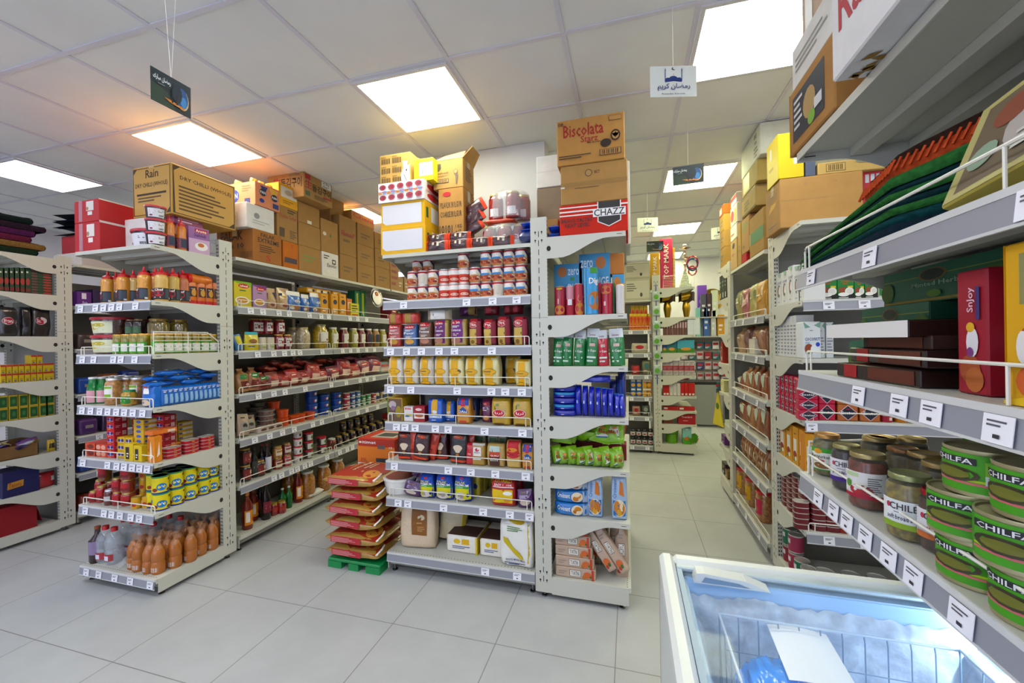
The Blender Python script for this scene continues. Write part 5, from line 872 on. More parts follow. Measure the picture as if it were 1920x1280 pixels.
# bottom tray: syrups, clear bottles and oil bottles tied in plastic
fit(UA, 6, (153, 170), 990, lambda w, h: Kbottle(w/2, h, '#2c1418', '#8a4a20', '#8a7a98', [], (.25, .62)), 'syrup_bottle', 'dark syrup bottle with lilac label, front corner of the bottom tray', 'bottle', d=.02)
jug = lambda s=1: (lambda: Klathe([(.042*s, 0), (.05*s, .02), (.05*s, .09), (.043*s, .1), (.05*s, .115), (.052*s, .15), (.03*s, .2), (.016*s, .215)], ('#d4dae0', 'clear'), [('cap', [(.018, .212), (.019, .235), (.017, .238), (0, .238)], ('#cc2028', 'plastic')), ('water', [(.038*s, .003), (.045*s, .02), (.045*s, .1), (.04*s, .17), (0, .175)], ('#c9d2da', 'clear'))], (.05*s, .03, .075, '#a83c44', [A_r('#d8d4e0', .3, .1, .7, .75)], .9)))
for r_, (xs2, d_) in enumerate((((.105, .19), .03), ((.08, .17, .27, .37), .15), ((.13, .24, .34, .45), .27))):
    rep(UA, 6, 'jug', jug(), xs2, 'water_bottle', 'clear ribbed bottle with red cap, {o} along, %s row' % ('front', 'middle', 'rear')[r_], 'bottle', 'clear bottles with red caps', d=d_, px=False)
b = MB(); b.surf(lambda a, c: (-.07+.14*a, .1*c, .012+.02*math.sin(7*a+3*c)*math.sin(5*c+1)), 8, 8, ('#dfe3e8', 'clear')); o = b.build('plastic_film', None, 60); tag(o, 'crumpled clear film lying between the clear and amber bottles', 'plastic film'); UA.put(o, .3, .02, UA.base+.012)
oil = lambda: Klathe([(.033, 0), (.038, .012), (.038, .068), (.034, .077), (.038, .086), (.037, .13), (.02, .17), (.014, .176)], ('#c07634', 'amber'), [('oil', [(.03, .003), (.034, .02), (.032, .125), (0, .135)], ('#d08a44', 'amber')), ('tied_bag', [(.037, .127), (.02, .172), (.009, .188), (.008, .195), (.016, .215), (.019, .224)], ('#d8a070', 'clear'))], (.037, .018, .045, '#c8b4a8', [A_l('#6a5a5a', 2, .2, .2, .8, .8)], .6))
pos = [(.40, .03), (.475, .02), (.55, .02), (.36, .11), (.63, .03), (.44, .1), (.52, .1), (.66, .11), (.59, .1), (.665, .19), (.585, .185), (.5, .185), (.42, .19), (.665, .27), (.585, .27), (.5, .275), (.665, .35), (.585, .355), (.5, .36), (.415, .36), (.33, .2), (.6, .415)]
for k, (x, d_) in enumerate(pos): rep(UA, 6, 'oil', oil, [x], 'oil_bottle', 'amber oil bottle tied in plastic, %s from the front edge' % (ORD[k] if k < 20 else ('twenty-first', 'twenty-second')[k-20]), 'bottle', 'amber oil bottles tied in plastic', d=d_, px=False, rot=.3*math.sin(k*2))

# ================================================================ pickle aisle (B): two bays facing the aisle
PA = 'pickle aisle'
def bay(px): return UB if px < 622 else UB2
def fb(i, px, v, fn, nm, lab, cat, grp=None, **k): return fit(bay(sum(px)/2), i, px, v, fn, nm, lab, cat, grp, **k)
def rb(i, key, fn, xs, nm, lab, cat, grp=None, **k):
    for n_, q in enumerate(xs): rep(bay(q[0] if isinstance(q, tuple) else q), i, key, fn, [q], nm, lab, cat, grp, start=n_, **k)
food = lambda c, t, e: [A_p(e, [(0, .95), (1, .8), (1, 1), (0, 1)]), A_e(RED, .55, .83, .32, .09), A_t(WH, t, .33, .79, .78, .87), A_l('#4a6a3a', 1, .3, .6, .85, .7), A_e('#e8e4dc', .45, .25, .4, .16), A_e('#d8962c', .45, .26, .32, .11)]
fb(1, (440, 473), 528, lambda w, h: Kbox(w, .06, h, '#dcc82c', food(0, 'ideal', '#8ab82c')), 'soup_box', 'yellow-green box with a soup bowl photo, start of the pickle aisle', 'box', d=.05)
fb(1, (476, 501), 535, lambda w, h: Kbox(w, .06, h, '#b08ab0', food(0, 'Aroma', '#7a3a80')), 'sahlep_box', 'mauve sahlep box beside the yellow-green soup box', 'box', d=.05)
fb(1, (448, 480), .19, lambda w, h: Kbox(w, .06, h, '#9a6aa0'), 'sahlep_box', 'mauve box standing behind the yellow-green soup box', 'box', d=.15)
for k, px in enumerate(((502, 522), (523, 548))): fb(1, px, 540, lambda w, h: Kbag(w, .06, h, '#b89468', [A_p('#20284c', [(.1, .75), (.9, .82), (.9, .5), (.1, .45)]), A_l('#e0b83c', 1, .3, .58, .8, .68), A_e('#c8a890', .5, .22, .38, .16), A_e('#7a3a2c', .5, .22, .2, .08)], 'pouch', seed=k), 'dessert_pouch', ('left', 'right')[k]+' beige and navy pouch with a bowl photo', 'pouch', 'beige and navy pouches', d=.05)
for k, px in enumerate(((540, 568), (569, 584), (585, 607))): fb(1, px, (546, 552, 549)[k], lambda w, h: Kbag(w, .06, h, '#1c6cc0', [A_r(WH, 0, .78, 1, 1), A_t(WH, 'ola', .45, .45, .95, .62), A_e('#a0704a', .5, .18, .4, .14), A_e('#e0d8cc', .3, .16, .15, .08)], 'pouch', seed=k), 'coconut_pouch', 'blue and white pouch lettered ola, %s of three' % ORD[k], 'pouch', 'blue and white pouches', d=.04)
for k, px in enumerate(((607, 621), (623, 636), (638, 651))): fb(1, px, 551, lambda w, h: Kbox(w, .05, h, '#e0a020', [A_e('#242c44', .5, .6, .28, .12), A_l(WH, 2, .2, .1, .8, .3), A_l('#5a3a10', 1, .2, .8, .8, .88)], bev=.008), 'custard_carton', 'yellow carton with dark round badge, %s in the row' % ORD[k], 'carton', 'yellow cartons with dark badges', d=.03)
for k in range(4): fb(1, (578+16*k, 594+16*k), .05, lambda w, h: Kbox(w, .12, h, '#e0a020', [A_e('#242c44', .7, .5, .14, .3), A_r('#d8d4c8', .05, .3, .5, .7)], bev=.008), 'custard_carton', 'yellow carton lying on top of the row, %s from the near end' % ORD[k], 'carton', 'yellow cartons with dark badges', d=.06, z=U.zs[1]*0+1.86+.19)
fb(1, (652, 661), 560, lambda w, h: Kbox(w, .05, h, '#d87a3c', [A_r('#e0c0a0', .1, .4, .9, .8)]), 'small_carton', 'narrow orange carton after the yellow cartons', 'carton', d=.04)
fb(1, (659, 674), 569, lambda w, h: Kbox(w, .05, h, '#d8cc1c', [A_l('#2c2c2c', 3, .1, .3, .9, .9), A_r('#c8283c', .1, .05, .9, .15)]), 'yeast_box', 'short lemon yellow box at the aisle front', 'box', d=.02)
for k, px in enumerate(((667, 676), (677, 687))): fb(1, px, 545, lambda w, h: Kbox(w, .1, h, '#1c6a4a', [A_r('#b8b82c', .3, .1, .6, .9)]), 'green_box', 'tall dark green box, %s of two' % ORD[k], 'box', 'tall green boxes', d=.12)
b = MB(); n_ = 28
for j, (r0, r1, y0, y1) in enumerate(((.115, .085, 0, .012), (.085, .0, .012, .006))): b.add([(rr*math.cos(2*PI*i/n_)*(1+.03*(i % 2)*(rr > .1)), yy, rr*math.sin(2*PI*i/n_)*(1+.03*(i % 2)*(rr > .1))) for rr, yy in ((r0, y0), (r1, y1)) for i in range(n_)], [(i, (i+1) % n_, n_+(i+1) % n_, n_+i) for i in range(n_)], ('#d8d4d0', 'chrome'))
b.add([(.085*math.cos(2*PI*i/n_), -.002, .085*math.sin(2*PI*i/n_)) for i in range(n_)], [tuple(range(n_))], ('#cfc8c4', 'chrome')); b.add([(.03*math.cos(2*PI*i/n_), -.004, .045+.025*math.sin(2*PI*i/n_)) for i in range(n_)], [tuple(range(n_))], ('#b8302c', 'paper')); b.add([(.012*math.cos(2*PI*i/n_), -.005, .045+.012*math.sin(2*PI*i/n_)) for i in range(n_)], [tuple(range(n_))], ('#e0c83c', 'paper'))
o = b.build('foil_plate'); tag(o, 'round ribbed foil plate with red label propped on the shelf edge', 'plate'); UB2.put(o, UB2.along(708, .03), .03, 1.86+.125, 0, (-.12, 0))
# jars shelf
fb(2, (444, 460), 628, lambda w, h: Kbag(w, .05, h, '#3a7ab0', [A_r('#d8c82c', .2, .4, .8, .9)], 'pouch'), 'seasoning_bag', 'blue and yellow bag leaning at the aisle start', 'bag', 'bright seasoning bags', d=.04, tilt=(0, -.2))
fb(2, (462, 488), 622, lambda w, h: Kbag(w, .05, h, '#dcc81c', [A_r('#2ca8b8', 0, .85, 1, 1), A_e('#8a5a2c', .5, .5, .3, .12), A_l('#2c6ac0', 1, .15, .15, .85, .28)], 'pouch'), 'seasoning_bag', 'bright yellow and turquoise seasoning bag on the jar shelf', 'bag', 'bright seasoning bags', d=.03)
cj = lambda: Kcan(.034, .105, '#d8cdb8', [A_e('#9ab06a', .5, .3, .3, .2), A_e('#c8d0a0', .4, .35, .15, .1)])
rb(2, 'beigecan', cj, [(490, .05), (506, .05)], 'artichoke_can', 'beige can with pale green print, {o} of two', 'can', 'beige cans', dep=.034)
rj = lambda c='#7a1018': (lambda: Kjar(.042, .13, c, '#b09048', [A_e('#8a1c20', .6, .5, .2, .22), A_l('#6a4a4a', 2, .1, .2, .45, .9)], '#d8d0cc', (.2, .75), 'std', .8))
rb(2, 'redj', rj(), [523, 538], 'pomegranate_jar', 'dark red jam jar, bottom layer, {o} along', 'jar', 'dark red jars', d=.03, dep=.035)
rb(2, 'redj', rj(), [(479, .12), (490, .12), (503, .08), (525, .05)], 'pomegranate_jar', 'dark red jam jar, raised layer, {o} along', 'jar', 'dark red jars', dep=.035, z=UB.zs[2]+.132)
bigj = lambda c, lid='#b8a468', r=.064, h=.2, lc=None: (lambda: Kjar(r, h, c, lid, [A_l('#6a6a6a', 1, .1, .7, .8, .85), A_e('#8a3040', .6, .2, .12, .12)] if lc else (), lc, (.28, .68), 'round', .75))
rb(2, 'bj1', bigj('#b8a888'), [570], 'white_asparagus_jar', 'large jar of pale asparagus with gold lid', 'jar', d=.03, dep=.05)
rb(2, 'bj1', bigj('#b8a888'), [(553, .12)], 'white_asparagus_jar', 'pale jar in the dark behind the asparagus jar', 'jar', dep=.05)
rb(2, 'bj2', bigj('#b89a2c', '#8a8060', .072, .235, '#d8d4c8'), [603], 'pickle_jar', 'largest jar of yellow pickles with white label', 'jar', d=.02, dep=.055)
pj = {'y': '#a8a030', 'r': '#7a1822', 'o': '#a87828', 'd': '#5a1418'}
for k, (px, c, t) in enumerate(((626, 'y', 'olive green'), (646, 'r', 'beetroot red'), (664, 'y', 'yellow green'), (678, 'r', 'crimson'), (692, 'd', 'deep red'), (705, 'o', 'amber'), (718, 'y', 'pale green'))):
    rb(2, 'pj'+c, lambda: Kjar(.05, .21, pj[c], '#dcd8cc', [A_e('#7a3a40', .6, .25, .12, .14), A_l('#6a6a6a', 1, .1, .6, .7, .75)], '#dcd8cc' if c in 'yr' else '#2c3444', (.25, .7), 'round', .8, lidmk='plastic'), [px], 'pickle_jar', t+' pickle jar with white lid, after the largest jar', 'jar', 'white lidded pickle jars', d=.03, dep=.04)
# bags of bread, dried fruit and sweets
cols = ['#a87848', '#a06a48', '#8a3a30', '#8a4a40', '#a83c34', '#b0302c', '#8a2c2c', '#a83830', '#983030', '#7a3444', '#8a2c34', '#a02c2c', '#6a2848', '#702c50', '#8a9aa0']
for k, c in enumerate(cols):
    px = 448+k*19; gr = k in (0, 1, 2)
    fb(3, (px, px+22), (690, 688, 697, 695, 700, 690, 692, 680, 690, 684, 672, 678, 670, 668, 675)[k]+4, lambda w, h: Kbag(w*1.08, .1, h*1.04, c, [A_r('#2c7a34' if gr else '#b83a34', .2, .55, .8, .75), A_r('#6a2418' if gr else '#e0c0b0', .2, .12, .8, .45), A_l(WH, 1, .3, .6, .7, .7), A_e('#d8a8a0', .7, .3, .1, .06)], 'tied' if gr else 'pillow', seed=k, crinkle=.008), 'sweet_bag', '%s crinkled bag on the bag shelf, %s from the near end' % (('brown' if k < 2 else 'dark red' if k < 12 else 'plum' if k < 14 else 'pale'), ORD[k]), 'bag', 'crinkled bags in the '+PA, d=.04, tilt=(-.1, .1*math.sin(k*2)))
for k in range(14):
    px = 495+k*15; c = ['#a8382c', '#8a3c3c', '#b0402c', '#7a2c34', '#9a3028'][k % 5] if px < 640 else ['#6a2040', '#8a2c34'][k % 2]
    fb(3, (px, px+24), .045, lambda w, h: Kbag(.1, .05, w*1.1, c, [A_r('#d8a090', .3, .3, .7, .5)], 'pillow', pose='flatx', seed=k, crinkle=.008), 'sweet_bag', 'red bag lying on the rear pile of the bag shelf, %s along' % ORD[k], 'bag', 'crinkled bags in the '+PA, d=.14+.03*(k % 2), z=UB.zs[3]+(.13, .17, .15)[k % 3], tilt=(0, .1))
for k in range(12):
    px = 490+k*17; fb(3, (px, px+22), .13, lambda w, h: Kbag(w, .12, h, ['#8a3028', '#7a2c38', '#a03828'][k % 3], [], 'brick', seed=k, crinkle=.008), 'sweet_bag', 'dark red bag in the rear row of the bag shelf, %s along' % ORD[k], 'bag', 'crinkled bags in the '+PA, d=.2)
# tubs and tins
for k in range(2): fb(4, (446+12*k, 468+12*k), 778+2*k, lambda w, h: Kbag(w, .05, h, '#a8907c', [A_e('#8a8a88', .5, .42, .35, .22), A_e('#2c201c', .5, .45, .2, .1), A_l('#3a2420', 1, .2, .75, .8, .88)], 'pouch', seed=k), 'pudding_pouch', ('beige pudding pouch with a dessert photo, near end', 'second beige pudding pouch leaning behind it')[k], 'pouch', 'beige pudding pouches', d=.04+.06*k, tilt=(-.15, .12))
for l in range(3): fb(4, (486, 529), .038, lambda w, h: Ktub(.135, .135, h, '#7a6058', '#b8b0ac', taper=.9), 'sweet_tub', 'round clear tub of sweets, %s of the front pile' % ('bottom', 'middle', 'top')[l], 'tub', 'round clear sweet tubs', d=.1, z=UB.zs[4]+.04*l+.035)
fb(4, (486, 529), .034, lambda w, h: Kbox(.14, .12, h, '#a89890', [A_l('#5a4440', 1, .1, .2, .9, .8)]), 'wafer_carton', 'small printed carton under the clear sweet tubs', 'carton', d=.1)
for k in range(3): fb(4, (484+14*k, 500+14*k), .05, lambda w, h: Kbag(w*1.2, .04, h, '#c0b0a4', [A_e('#4a3028', .5, .5, .3, .2)], 'brick', seed=k), 'cream_sachet', 'small beige sachet at the shelf edge, %s of three' % ORD[k], 'sachet', 'small beige sachets', d=.02)
for k in range(6): fb(4, (447+6*k, 480+6*k), .034, lambda w, h: Ktub(.14, .13, h, '#4a4440', '#5a5654'), 'dark_tub', 'dark flat tub in the rear pile at the near end, %s from bottom' % ORD[k], 'tub', 'dark flat tubs', d=.2, z=UB.zs[4]+.036*k)
ot = lambda: Ktub(.095, .095, .07, '#cc4c18', '#d4541c', None, [], mk='plastic')
for i_, (px, z_) in enumerate(((528, 0), (528, .072), (548, 0), (560, 0), (578, 0), (512, .144))): rb(4, 'otub', ot, [(px, .05 if i_ < 5 else .14)], 'orange_tub', 'bright orange tub, '+('lower one beside the sweet tubs', 'upper one beside the sweet tubs', 'third along the front', 'fourth along the front', 'fifth along the front', 'raised at the rear')[i_], 'tub', 'bright orange tubs', dep=.047, z=UB.zs[4]+z_+(.0 if i_ < 5 else 0))
bt = lambda: Ktub(.11, .11, .066, '#1c4a9c', '#1c58b0', '#1c4a9c', [A_e('#d8e0e8', .5, .5, .18, .3), A_e('#c83040', .3, .5, .1, .2)], mk='plastic')
for c_, px in enumerate((582, 604, 628)):
    for l in range(4 if c_ == 0 else 3): rep(bay(px), 4, 'btub', bt, [(px, .1)], 'blue_tub', 'round blue tub, %s layer, %s column' % (('bottom', 'second', 'third', 'top')[l], ORD[c_]), 'tub', 'round blue tubs', dep=.055, z=UB.zs[4]+.067*l)
st = {'0': '#a8303c', '1': '#2c4a8c', '2': '#3a6a9c', '3': '#2c7a44', '4': '#3a8a4a'}
for c_ in range(6):
    for l in range(3 if c_ < 3 else 2): rep(UB2, 4, 'st%d' % (c_ % 5), lambda: Kcan(.034, .06, st[str(c_ % 5)], [A_r('#d0ccc8', .2, .15, .75, .5)]), [(648+10*c_, .06)], 'fish_can', 'short can with pale panel, %s layer, %s column of six' % (ORD[l], ORD[c_]), 'can', 'short stacked cans', dep=.034, z=UB2.zs[4]+.061*l)
rb(4, 'mayoj', lambda: Kjar(.036, .13, '#c8b890', '#2c2c5a', [], '#2c3c6a', (.25, .65), 'std', lidmk='plastic'), [704, 716, 727], 'mayonnaise_jar', 'pale mayonnaise jar with dark lid, {o} after the cans', 'jar', 'mayonnaise jars', d=.05, dep=.036)
# olive and sauce shelf
oj = lambda c='#2a1612', lid='#a8863c', lc='#7a2c28', r=.04, h=.125: (lambda: Kjar(r, h, c, lid, [A_e('#c8b8a0', .7, .7, .14, .2), A_l('#c8a090', 2, .2, .2, .7, .6)], lc, (.15, .75), 'std', 1))
rb(5, 'olj', oj(), [456, 483], 'olive_jar', 'dark jar with brown label and gold lid, bottom layer, {o} along', 'jar', 'dark brown jars', d=.04, dep=.04)
rb(5, 'olj', oj(), [(456, .05)], 'olive_jar', 'dark jar with gold lid stacked on the nearest one', 'jar', 'dark brown jars', dep=.04, z=UB.zs[5]+.127)
for k, (px, c, cap, lc) in enumerate(((478, '#1c1a16', '#1c1a18', '#3a3a34'), (493, '#2a1620', '#8a1c34', '#3a4a8a'), (503, '#20141c', '#8a1830', '#d0d0d8'), (513, '#1c1814', '#2a2420', '#8a2438'))): fb(5, (px-7, px+7), .24, lambda w, h: Kbottle(.03, h, c, cap, lc, [A_l('#c8c8c8', 1, .2, .4, .8, .6)], (.15, .55)), 'sauce_bottle', 'dark tall sauce bottle, %s between the jars' % ORD[k], 'bottle', 'dark sauce bottles', d=.06+.04*(k % 2))
for k, (px, c1, c2, lc) in enumerate(((523, '#8a3a1c', '#b07830', '#d8c8b0'), (540, '#a83038', '#8a3434', '#c8c0b8'))):
    for l in range(2): fb(5, (px-9, px+9), .098, lambda w, h: Kjar(.036, h, (c1, c2)[l], '#a89048', [A_r((c1, c2)[l], .1, .5, .9, .8)], lc, (.2, .7)), 'sauce_jar', ('lower', 'upper')[l]+' jar of the two-jar stack, %s beside the bottles' % ORD[k], 'jar', 'two-jar stacks', d=.05, z=UB.zs[5]+.1*l)
rt_ = lambda: Ktub(.078, .078, .072, '#d0c8c0', '#c01c30', '#d4cec8', [A_e('#2c3440', .4, .4, .16, .3), A_l('#5a4a4a', 1, .1, .7, .9, .9)])
rt2 = lambda: Ktub(.085, .085, .08, '#3a2c28', '#c01c30', '#c8c4bc', [A_e('#4a6a3a', .6, .5, .2, .3), A_l('#5a4a4a', 1, .1, .7, .9, .9)])
for c_, (px, n__, f, kk) in enumerate(((555, 4, rt_, 'rta'), (575, 3, rt2, 'rtb'), (600, 2, rt2, 'rtb'))):
    for l in range(n__): rep(UB, 5, kk, f, [(px, .03)], 'olive_tub', 'small red lidded tub, %s layer, %s column from the jars' % (ORD[l], ORD[c_]), 'tub', 'small red lidded tubs', dep=.04, z=UB.zs[5]+(.074 if kk == 'rta' else .082)*l)
rb(5, 'wlj', lambda: Kjar(.042, .105, '#8a4428', '#cfccc8', [], '#4a3028', (.3, .6), lidmk='plastic'), [(619, .05)], 'sauce_jar', 'brown jar with wide white lid after the red tubs', 'jar', dep=.042)
rb(5, 'dkj', lambda: Kjar(.034, .11, '#241614', '#a08038', [A_e('#b0a088', .5, .5, .3, .3)], '#4a3428', (.3, .6)), [(x, d_) for x in (632, 645, 658, 671, 684, 697, 710, 722) for d_ in (.05,)], 'olive_jar', 'dark small jar in the dim far row, {o} along', 'jar', 'dim dark jars', dep=.034)
rb(5, 'dkj', None, [(x, .13) for x in (640, 653, 666, 679, 692)], 'olive_jar', 'dark small jar in the second layer of the far row, {o} along', 'jar', 'dim dark jars', dep=.034, z=UB.zs[5]+.112)
rb(5, 'dkj', None, [(x, .13) for x in (640, 653, 666, 679, 692, 705, 718)], 'olive_jar', 'dark small jar behind the far row, {o} along', 'jar', 'dim dark jars', dep=.034)
# bottom shelf
hot = lambda: Kbottle(.038, .31, '#7a2010', '#d8d4cc', '#d88a18', [A_r('#e8dcd0', .1, .2, .4, .9), A_e('#b83820', .7, .35, .15, .15)], (.12, .48), foil='#e09420')
rb(6, 'hot', hot, [(459, .03), (470, .12), (555, .06)], 'syrup_bottle', 'red-brown bottle with orange neck foil, {o} along the bottom shelf', 'bottle', 'orange foil bottles', dep=.036)
rb(6, 'pom', lambda: Kbottle(.038, .3, '#14100e', '#a8243c', '#7a2034', [A_l('#d8c0b0', 2, .2, .3, .8, .8)], (.2, .5)), [(494, .04), (484, .13)], 'molasses_bottle', 'black bottle with crimson cap, {o} on the bottom shelf', 'bottle', 'black bottles with crimson caps', dep=.036)
rb(6, 'grn', lambda: Kbottle(.028, .19, '#14642c', '#e0e0da', None), [(525, .06), (537, .05)], 'green_bottle', 'small green bottle with white cap, {o} of two', 'bottle', 'small green bottles', dep=.028)
rb(6, 'gjar', lambda: Kjar(.035, .1, '#8a1c14', '#a8842c', [], '#a83c30', (.3, .65)), [(523, .02), (508, .05)], 'sauce_jar', 'low red jar with gold lid, {o} on the bottom shelf', 'jar', 'low red jars', dep=.035)
for k, (px, d_) in enumerate(((573, .03), (604, .02), (630, .02), (538, .16), (622, .14))): rb(6, 'fruit', lambda: Kjar(.067, .25, '#a8702c', '#cfcfc6', (), None, shape='round', lidmk='plastic'), [(px, d_)], 'fruit_jar', 'big jar of amber fruit with white lid, %s on the bottom shelf' % ('beside the hot sauce', 'before the grill cartons', 'nearest the grill cartons', 'behind the green bottles', 'behind the last jars')[k], 'jar', 'big amber fruit jars', dep=.062)
for k, (px, d_) in enumerate(((545, .2), (590, .03))): fb(6, (px-14, px+14), .07, lambda w, h: Kbag(.1, .06, w, '#c8c4bc', [], 'pillow', pose='flatx', seed=k, crinkle=.01), 'wrapped_pack', ('white wrapped pack lying behind the fruit jar', 'crumpled white bag between the big fruit jars')[k], 'pack', d=d_, z=UB.zs[6]+(.21 if k == 0 else 0))

for i_ in range(6):
    for k in range(5): c = ('#a8242c', '#a07c4e', '#7a1c20', '#6a6a3c', '#8a3028')[(i_*2+k) % 5]; o = Kbox(.13, .16, .17+.02*(k % 3), c if i_ else '#a07c4e', [A_l('#d8c8b8', 2, .2, .3, .8, .7)]); named(o, 'boxed_goods'); tag(o, 'dim box in the last pickle aisle bay, %s shelf from top, %s along' % (ORD[i_], ORD[k]), 'box', 'boxes in the last pickle aisle bay'); UB3.put(o, .1+.16*k, .03, UB3.zs[i_]+.001)

# ================================================================ biscuit unit (F), goods seen through its open side
U = UFs; U.clampoff = False; FU = 'biscuit unit'
cz = [A_r('#e8e0da', 0, .88, .62, .92), A_r('#e8e0da', 0, .74, .62, .79), A_r('#e8e0da', 0, .62, .5, .66), A_r('#e8e0da', .88, .85, 1, .9), A_p('#e8e0da', [(.565, 1), (.905, 1), (.905, .35), (.73, .18), (.565, .35)]), A_p('#2e2c2c', [(.58, 1), (.89, 1), (.89, .37), (.73, .21), (.58, .37)]), A_r('#e8e6e4', .5, .52, .97, .78), A_t('#3a3836', 'CHAZZ', .515, .54, .955, .76), A_t('#2e2624', 'BRAVE TASTES.', .03, .4, .5, .53), A_t('#2e2624', 'NEXT LEVEL.', .08, .24, .46, .37)]
z = fit(U, 0, (1053, 1181), 379, lambda w, h: Kcarton(w, .34, h, '#c8301f', cz, [A_l('#e8d8d0', 4, .1, .2, .9, .8)], tape=None, seam='#a02818'), 'chazz_carton', 'red CHAZZ carton with black shield, lowest on the biscuit unit', 'carton', d=0)
z = fit(U, 0, (1056, 1181), 304, lambda w, h: Kcarton(w, .34, h, '#ac8550', [A_r('#97743f', 0, .45, 1, .56), A_e('#3a2c1c', .43, .76, .055, .09), A_e('#ac8550', .43, .76, .045, .075), A_t('#3a2c1c', 'BCT', .52, .73, .6, .8), A_l('#6a5030', 1, .22, .38, .78, .42), A_r('#d8d0c0', .0, .42, .06, .46)]), 'cardboard_carton', 'plain brown carton between the CHAZZ and Biscolata cartons', 'carton', d=.0, z=z)
bi = [A_t(INK, '08', .02, .87, .1, .95), A_t('#a02820', 'Biscolata', .1, .6, .7, .88), A_t('#a83430', 'Starz', .36, .46, .62, .6), A_t(INK, 'Milk Chocolate', .46, .42, .66, .46), A_r('#6a5030', .78, .84, .96, .95), A_r('#b98a4e', .785, .85, .955, .94), A_e('#2c2018', .73, .38, .08, .09), A_e('#2c2018', .87, .52, .07, .12), A_e('#b98a4e', .87, .52, .05, .085), A_p('#2c2018', [(.84, .5), (.87, .6), (.9, .5), (.92, .56), (.87, .46), (.82, .56)]), A_r('#3a2c1c', .64, .12, .95, .25), A_r('#b98a4e', .65, .13, .94, .24), A_b('#2c2018', .67, .14, .92, .23), A_l('#4a3a28', 2, .03, .12, .55, .22)]
fit(U, 0, (1050, 1177), 217, lambda w, h: Kcarton(w, .34, h, '#b98a4e', bi), 'biscolata_carton', 'Biscolata Starz carton on top of the biscuit unit pile', 'carton', d=-.005, z=z)
o = Kcarton(.2, .3, .22, '#d8d5d0', [A_r('#c8c4be', 0, .48, 1, .5)], tape=None, seam='#b8b2a8'); named(o, 'cardboard_carton'); tag(o, 'white carton beside the column behind the Biscolata carton', 'carton'); U.put(o, -.04, .36, 2.625)
o = Kcarton(.28, .3, .42, '#8a7a68', tape=None); named(o, 'cardboard_carton'); tag(o, 'dim carton supporting the white carton beside the column', 'carton'); U.put(o, 0.0, .36, 2.2)
o = Kcarton(.2, .4, .56, '#d2cec8', tape=None, seam='#b8b2a8'); named(o, 'cardboard_carton'); tag(o, 'tall white carton edge showing past the Biscolata carton', 'carton'); U.put(o, .385, .42, 2.2)
o = Kcarton(.12, .2, .1, '#b08a55'); named(o, 'small_carton'); tag(o, 'little brown carton beside the blue bag on the biscuit unit', 'carton'); U.put(o, -.03, .22, 2.26+.0)
for k in range(2): fit(U, 0, (1030, 1052), .045, lambda w, h: Kbag(w, .045, .18, '#1d4fc0', [A_r('#d8d8e8', .2, .3, .8, .5)], 'pillow', pose='flat', seed=k), 'snack_bag', ('lower', 'upper')[k]+' blue foil bag between the tall post and CHAZZ', 'bag', 'blue foil bags behind the tall post', d=.03, z=U.zs[0]+.047*k)
# second shelf: biscuits
bb = lambda fl=0: [A_r('#4a9ac8', 0, .0, 1, 1), A_e('#b8743c', .7 if fl else .3, .85, .17, .1), A_t('#c8dce8', 'zero', .05 if fl else .5, .78, .45 if fl else .9, .9), A_r('#3a8a3c', .15 if fl else .58, .68, .35 if fl else .72, .74), A_t('#c8dce8', 'DIGE', .5, .48, .95, .62), A_l('#a8cce0', 2, .1, .2, .9, .35)]
fit(U, 1, (1033, 1085), 495, lambda w, h: Kbox(w, .12, h, '#4a9ac8', bb()), 'biscuit_box', 'light blue biscuit box nearest the post, rear row', 'box', 'light blue biscuit boxes', d=.16)
fit(U, 1, (1088, 1146), 475, lambda w, h: Kbox(w, .12, h, '#4a9ac8', bb(1)), 'biscuit_box', 'tall light blue biscuit box lettered zero, rear row', 'box', 'light blue biscuit boxes', d=.16)
z = fit(U, 1, (1150, 1173), 545, lambda w, h: Kbox(w, .12, h, '#8a6a40'), 'biscuit_box', 'brown box in shadow under the small blue box', 'box', d=.16)
z = fit(U, 1, (1150, 1173), 514, lambda w, h: Kbox(w, .12, h, '#4a9ac8', [A_e('#c8843c', .4, .5, .3, .35)]), 'biscuit_box', 'small light blue box with biscuit photo under the orange carton', 'box', 'light blue biscuit boxes', d=.16, z=z)
fit(U, 1, (1147, 1175), .13, lambda w, h: Kcarton(w, .12, h, '#b87a40', tape=None), 'small_carton', 'orange brown carton below the top shelf of biscuit unit', 'carton', d=.16, z=z)
ra = [A_e('#c8802c', .5, .2, .35, .16), A_e('#c8a030', .5, .93, .2, .04), A_l('#e8c0b8', 1, .4, .3, .5, .7)]
for k, (px, v, c, t, a) in enumerate((((1039, 1061), 537, '#a01c34', 'crimson', ra), ((1062, 1077), 536, '#c88a94', 'pink topped', [A_r('#a01c34', 0, 0, 1, .55), A_r('#d8d4d8', .3, .35, .7, .55)]), ((1077, 1095), 532, '#b01c30', 'red', [A_e('#c8802c', .6, .2, .4, .2), A_p('#d88a3c', [(.4, .5), (.6, .4), (.9, .6), (.5, .65)])]), ((1128, 1150), 530, '#a81c34', 'dark red', [A_e('#c8743c', .4, .78, .4, .14), A_l('#e8c0b8', 1, .3, .2, .5, .5)]), ((1156, 1172), 533, '#c8c4c0', 'silver grey', []))):
    fit(U, 1, px, v, lambda w, h: Kroll(w/2, h, c, a), 'biscuit_roll', t+' biscuit roll standing on end beside the blue roll', 'biscuit roll', 'biscuit rolls', d=.02)
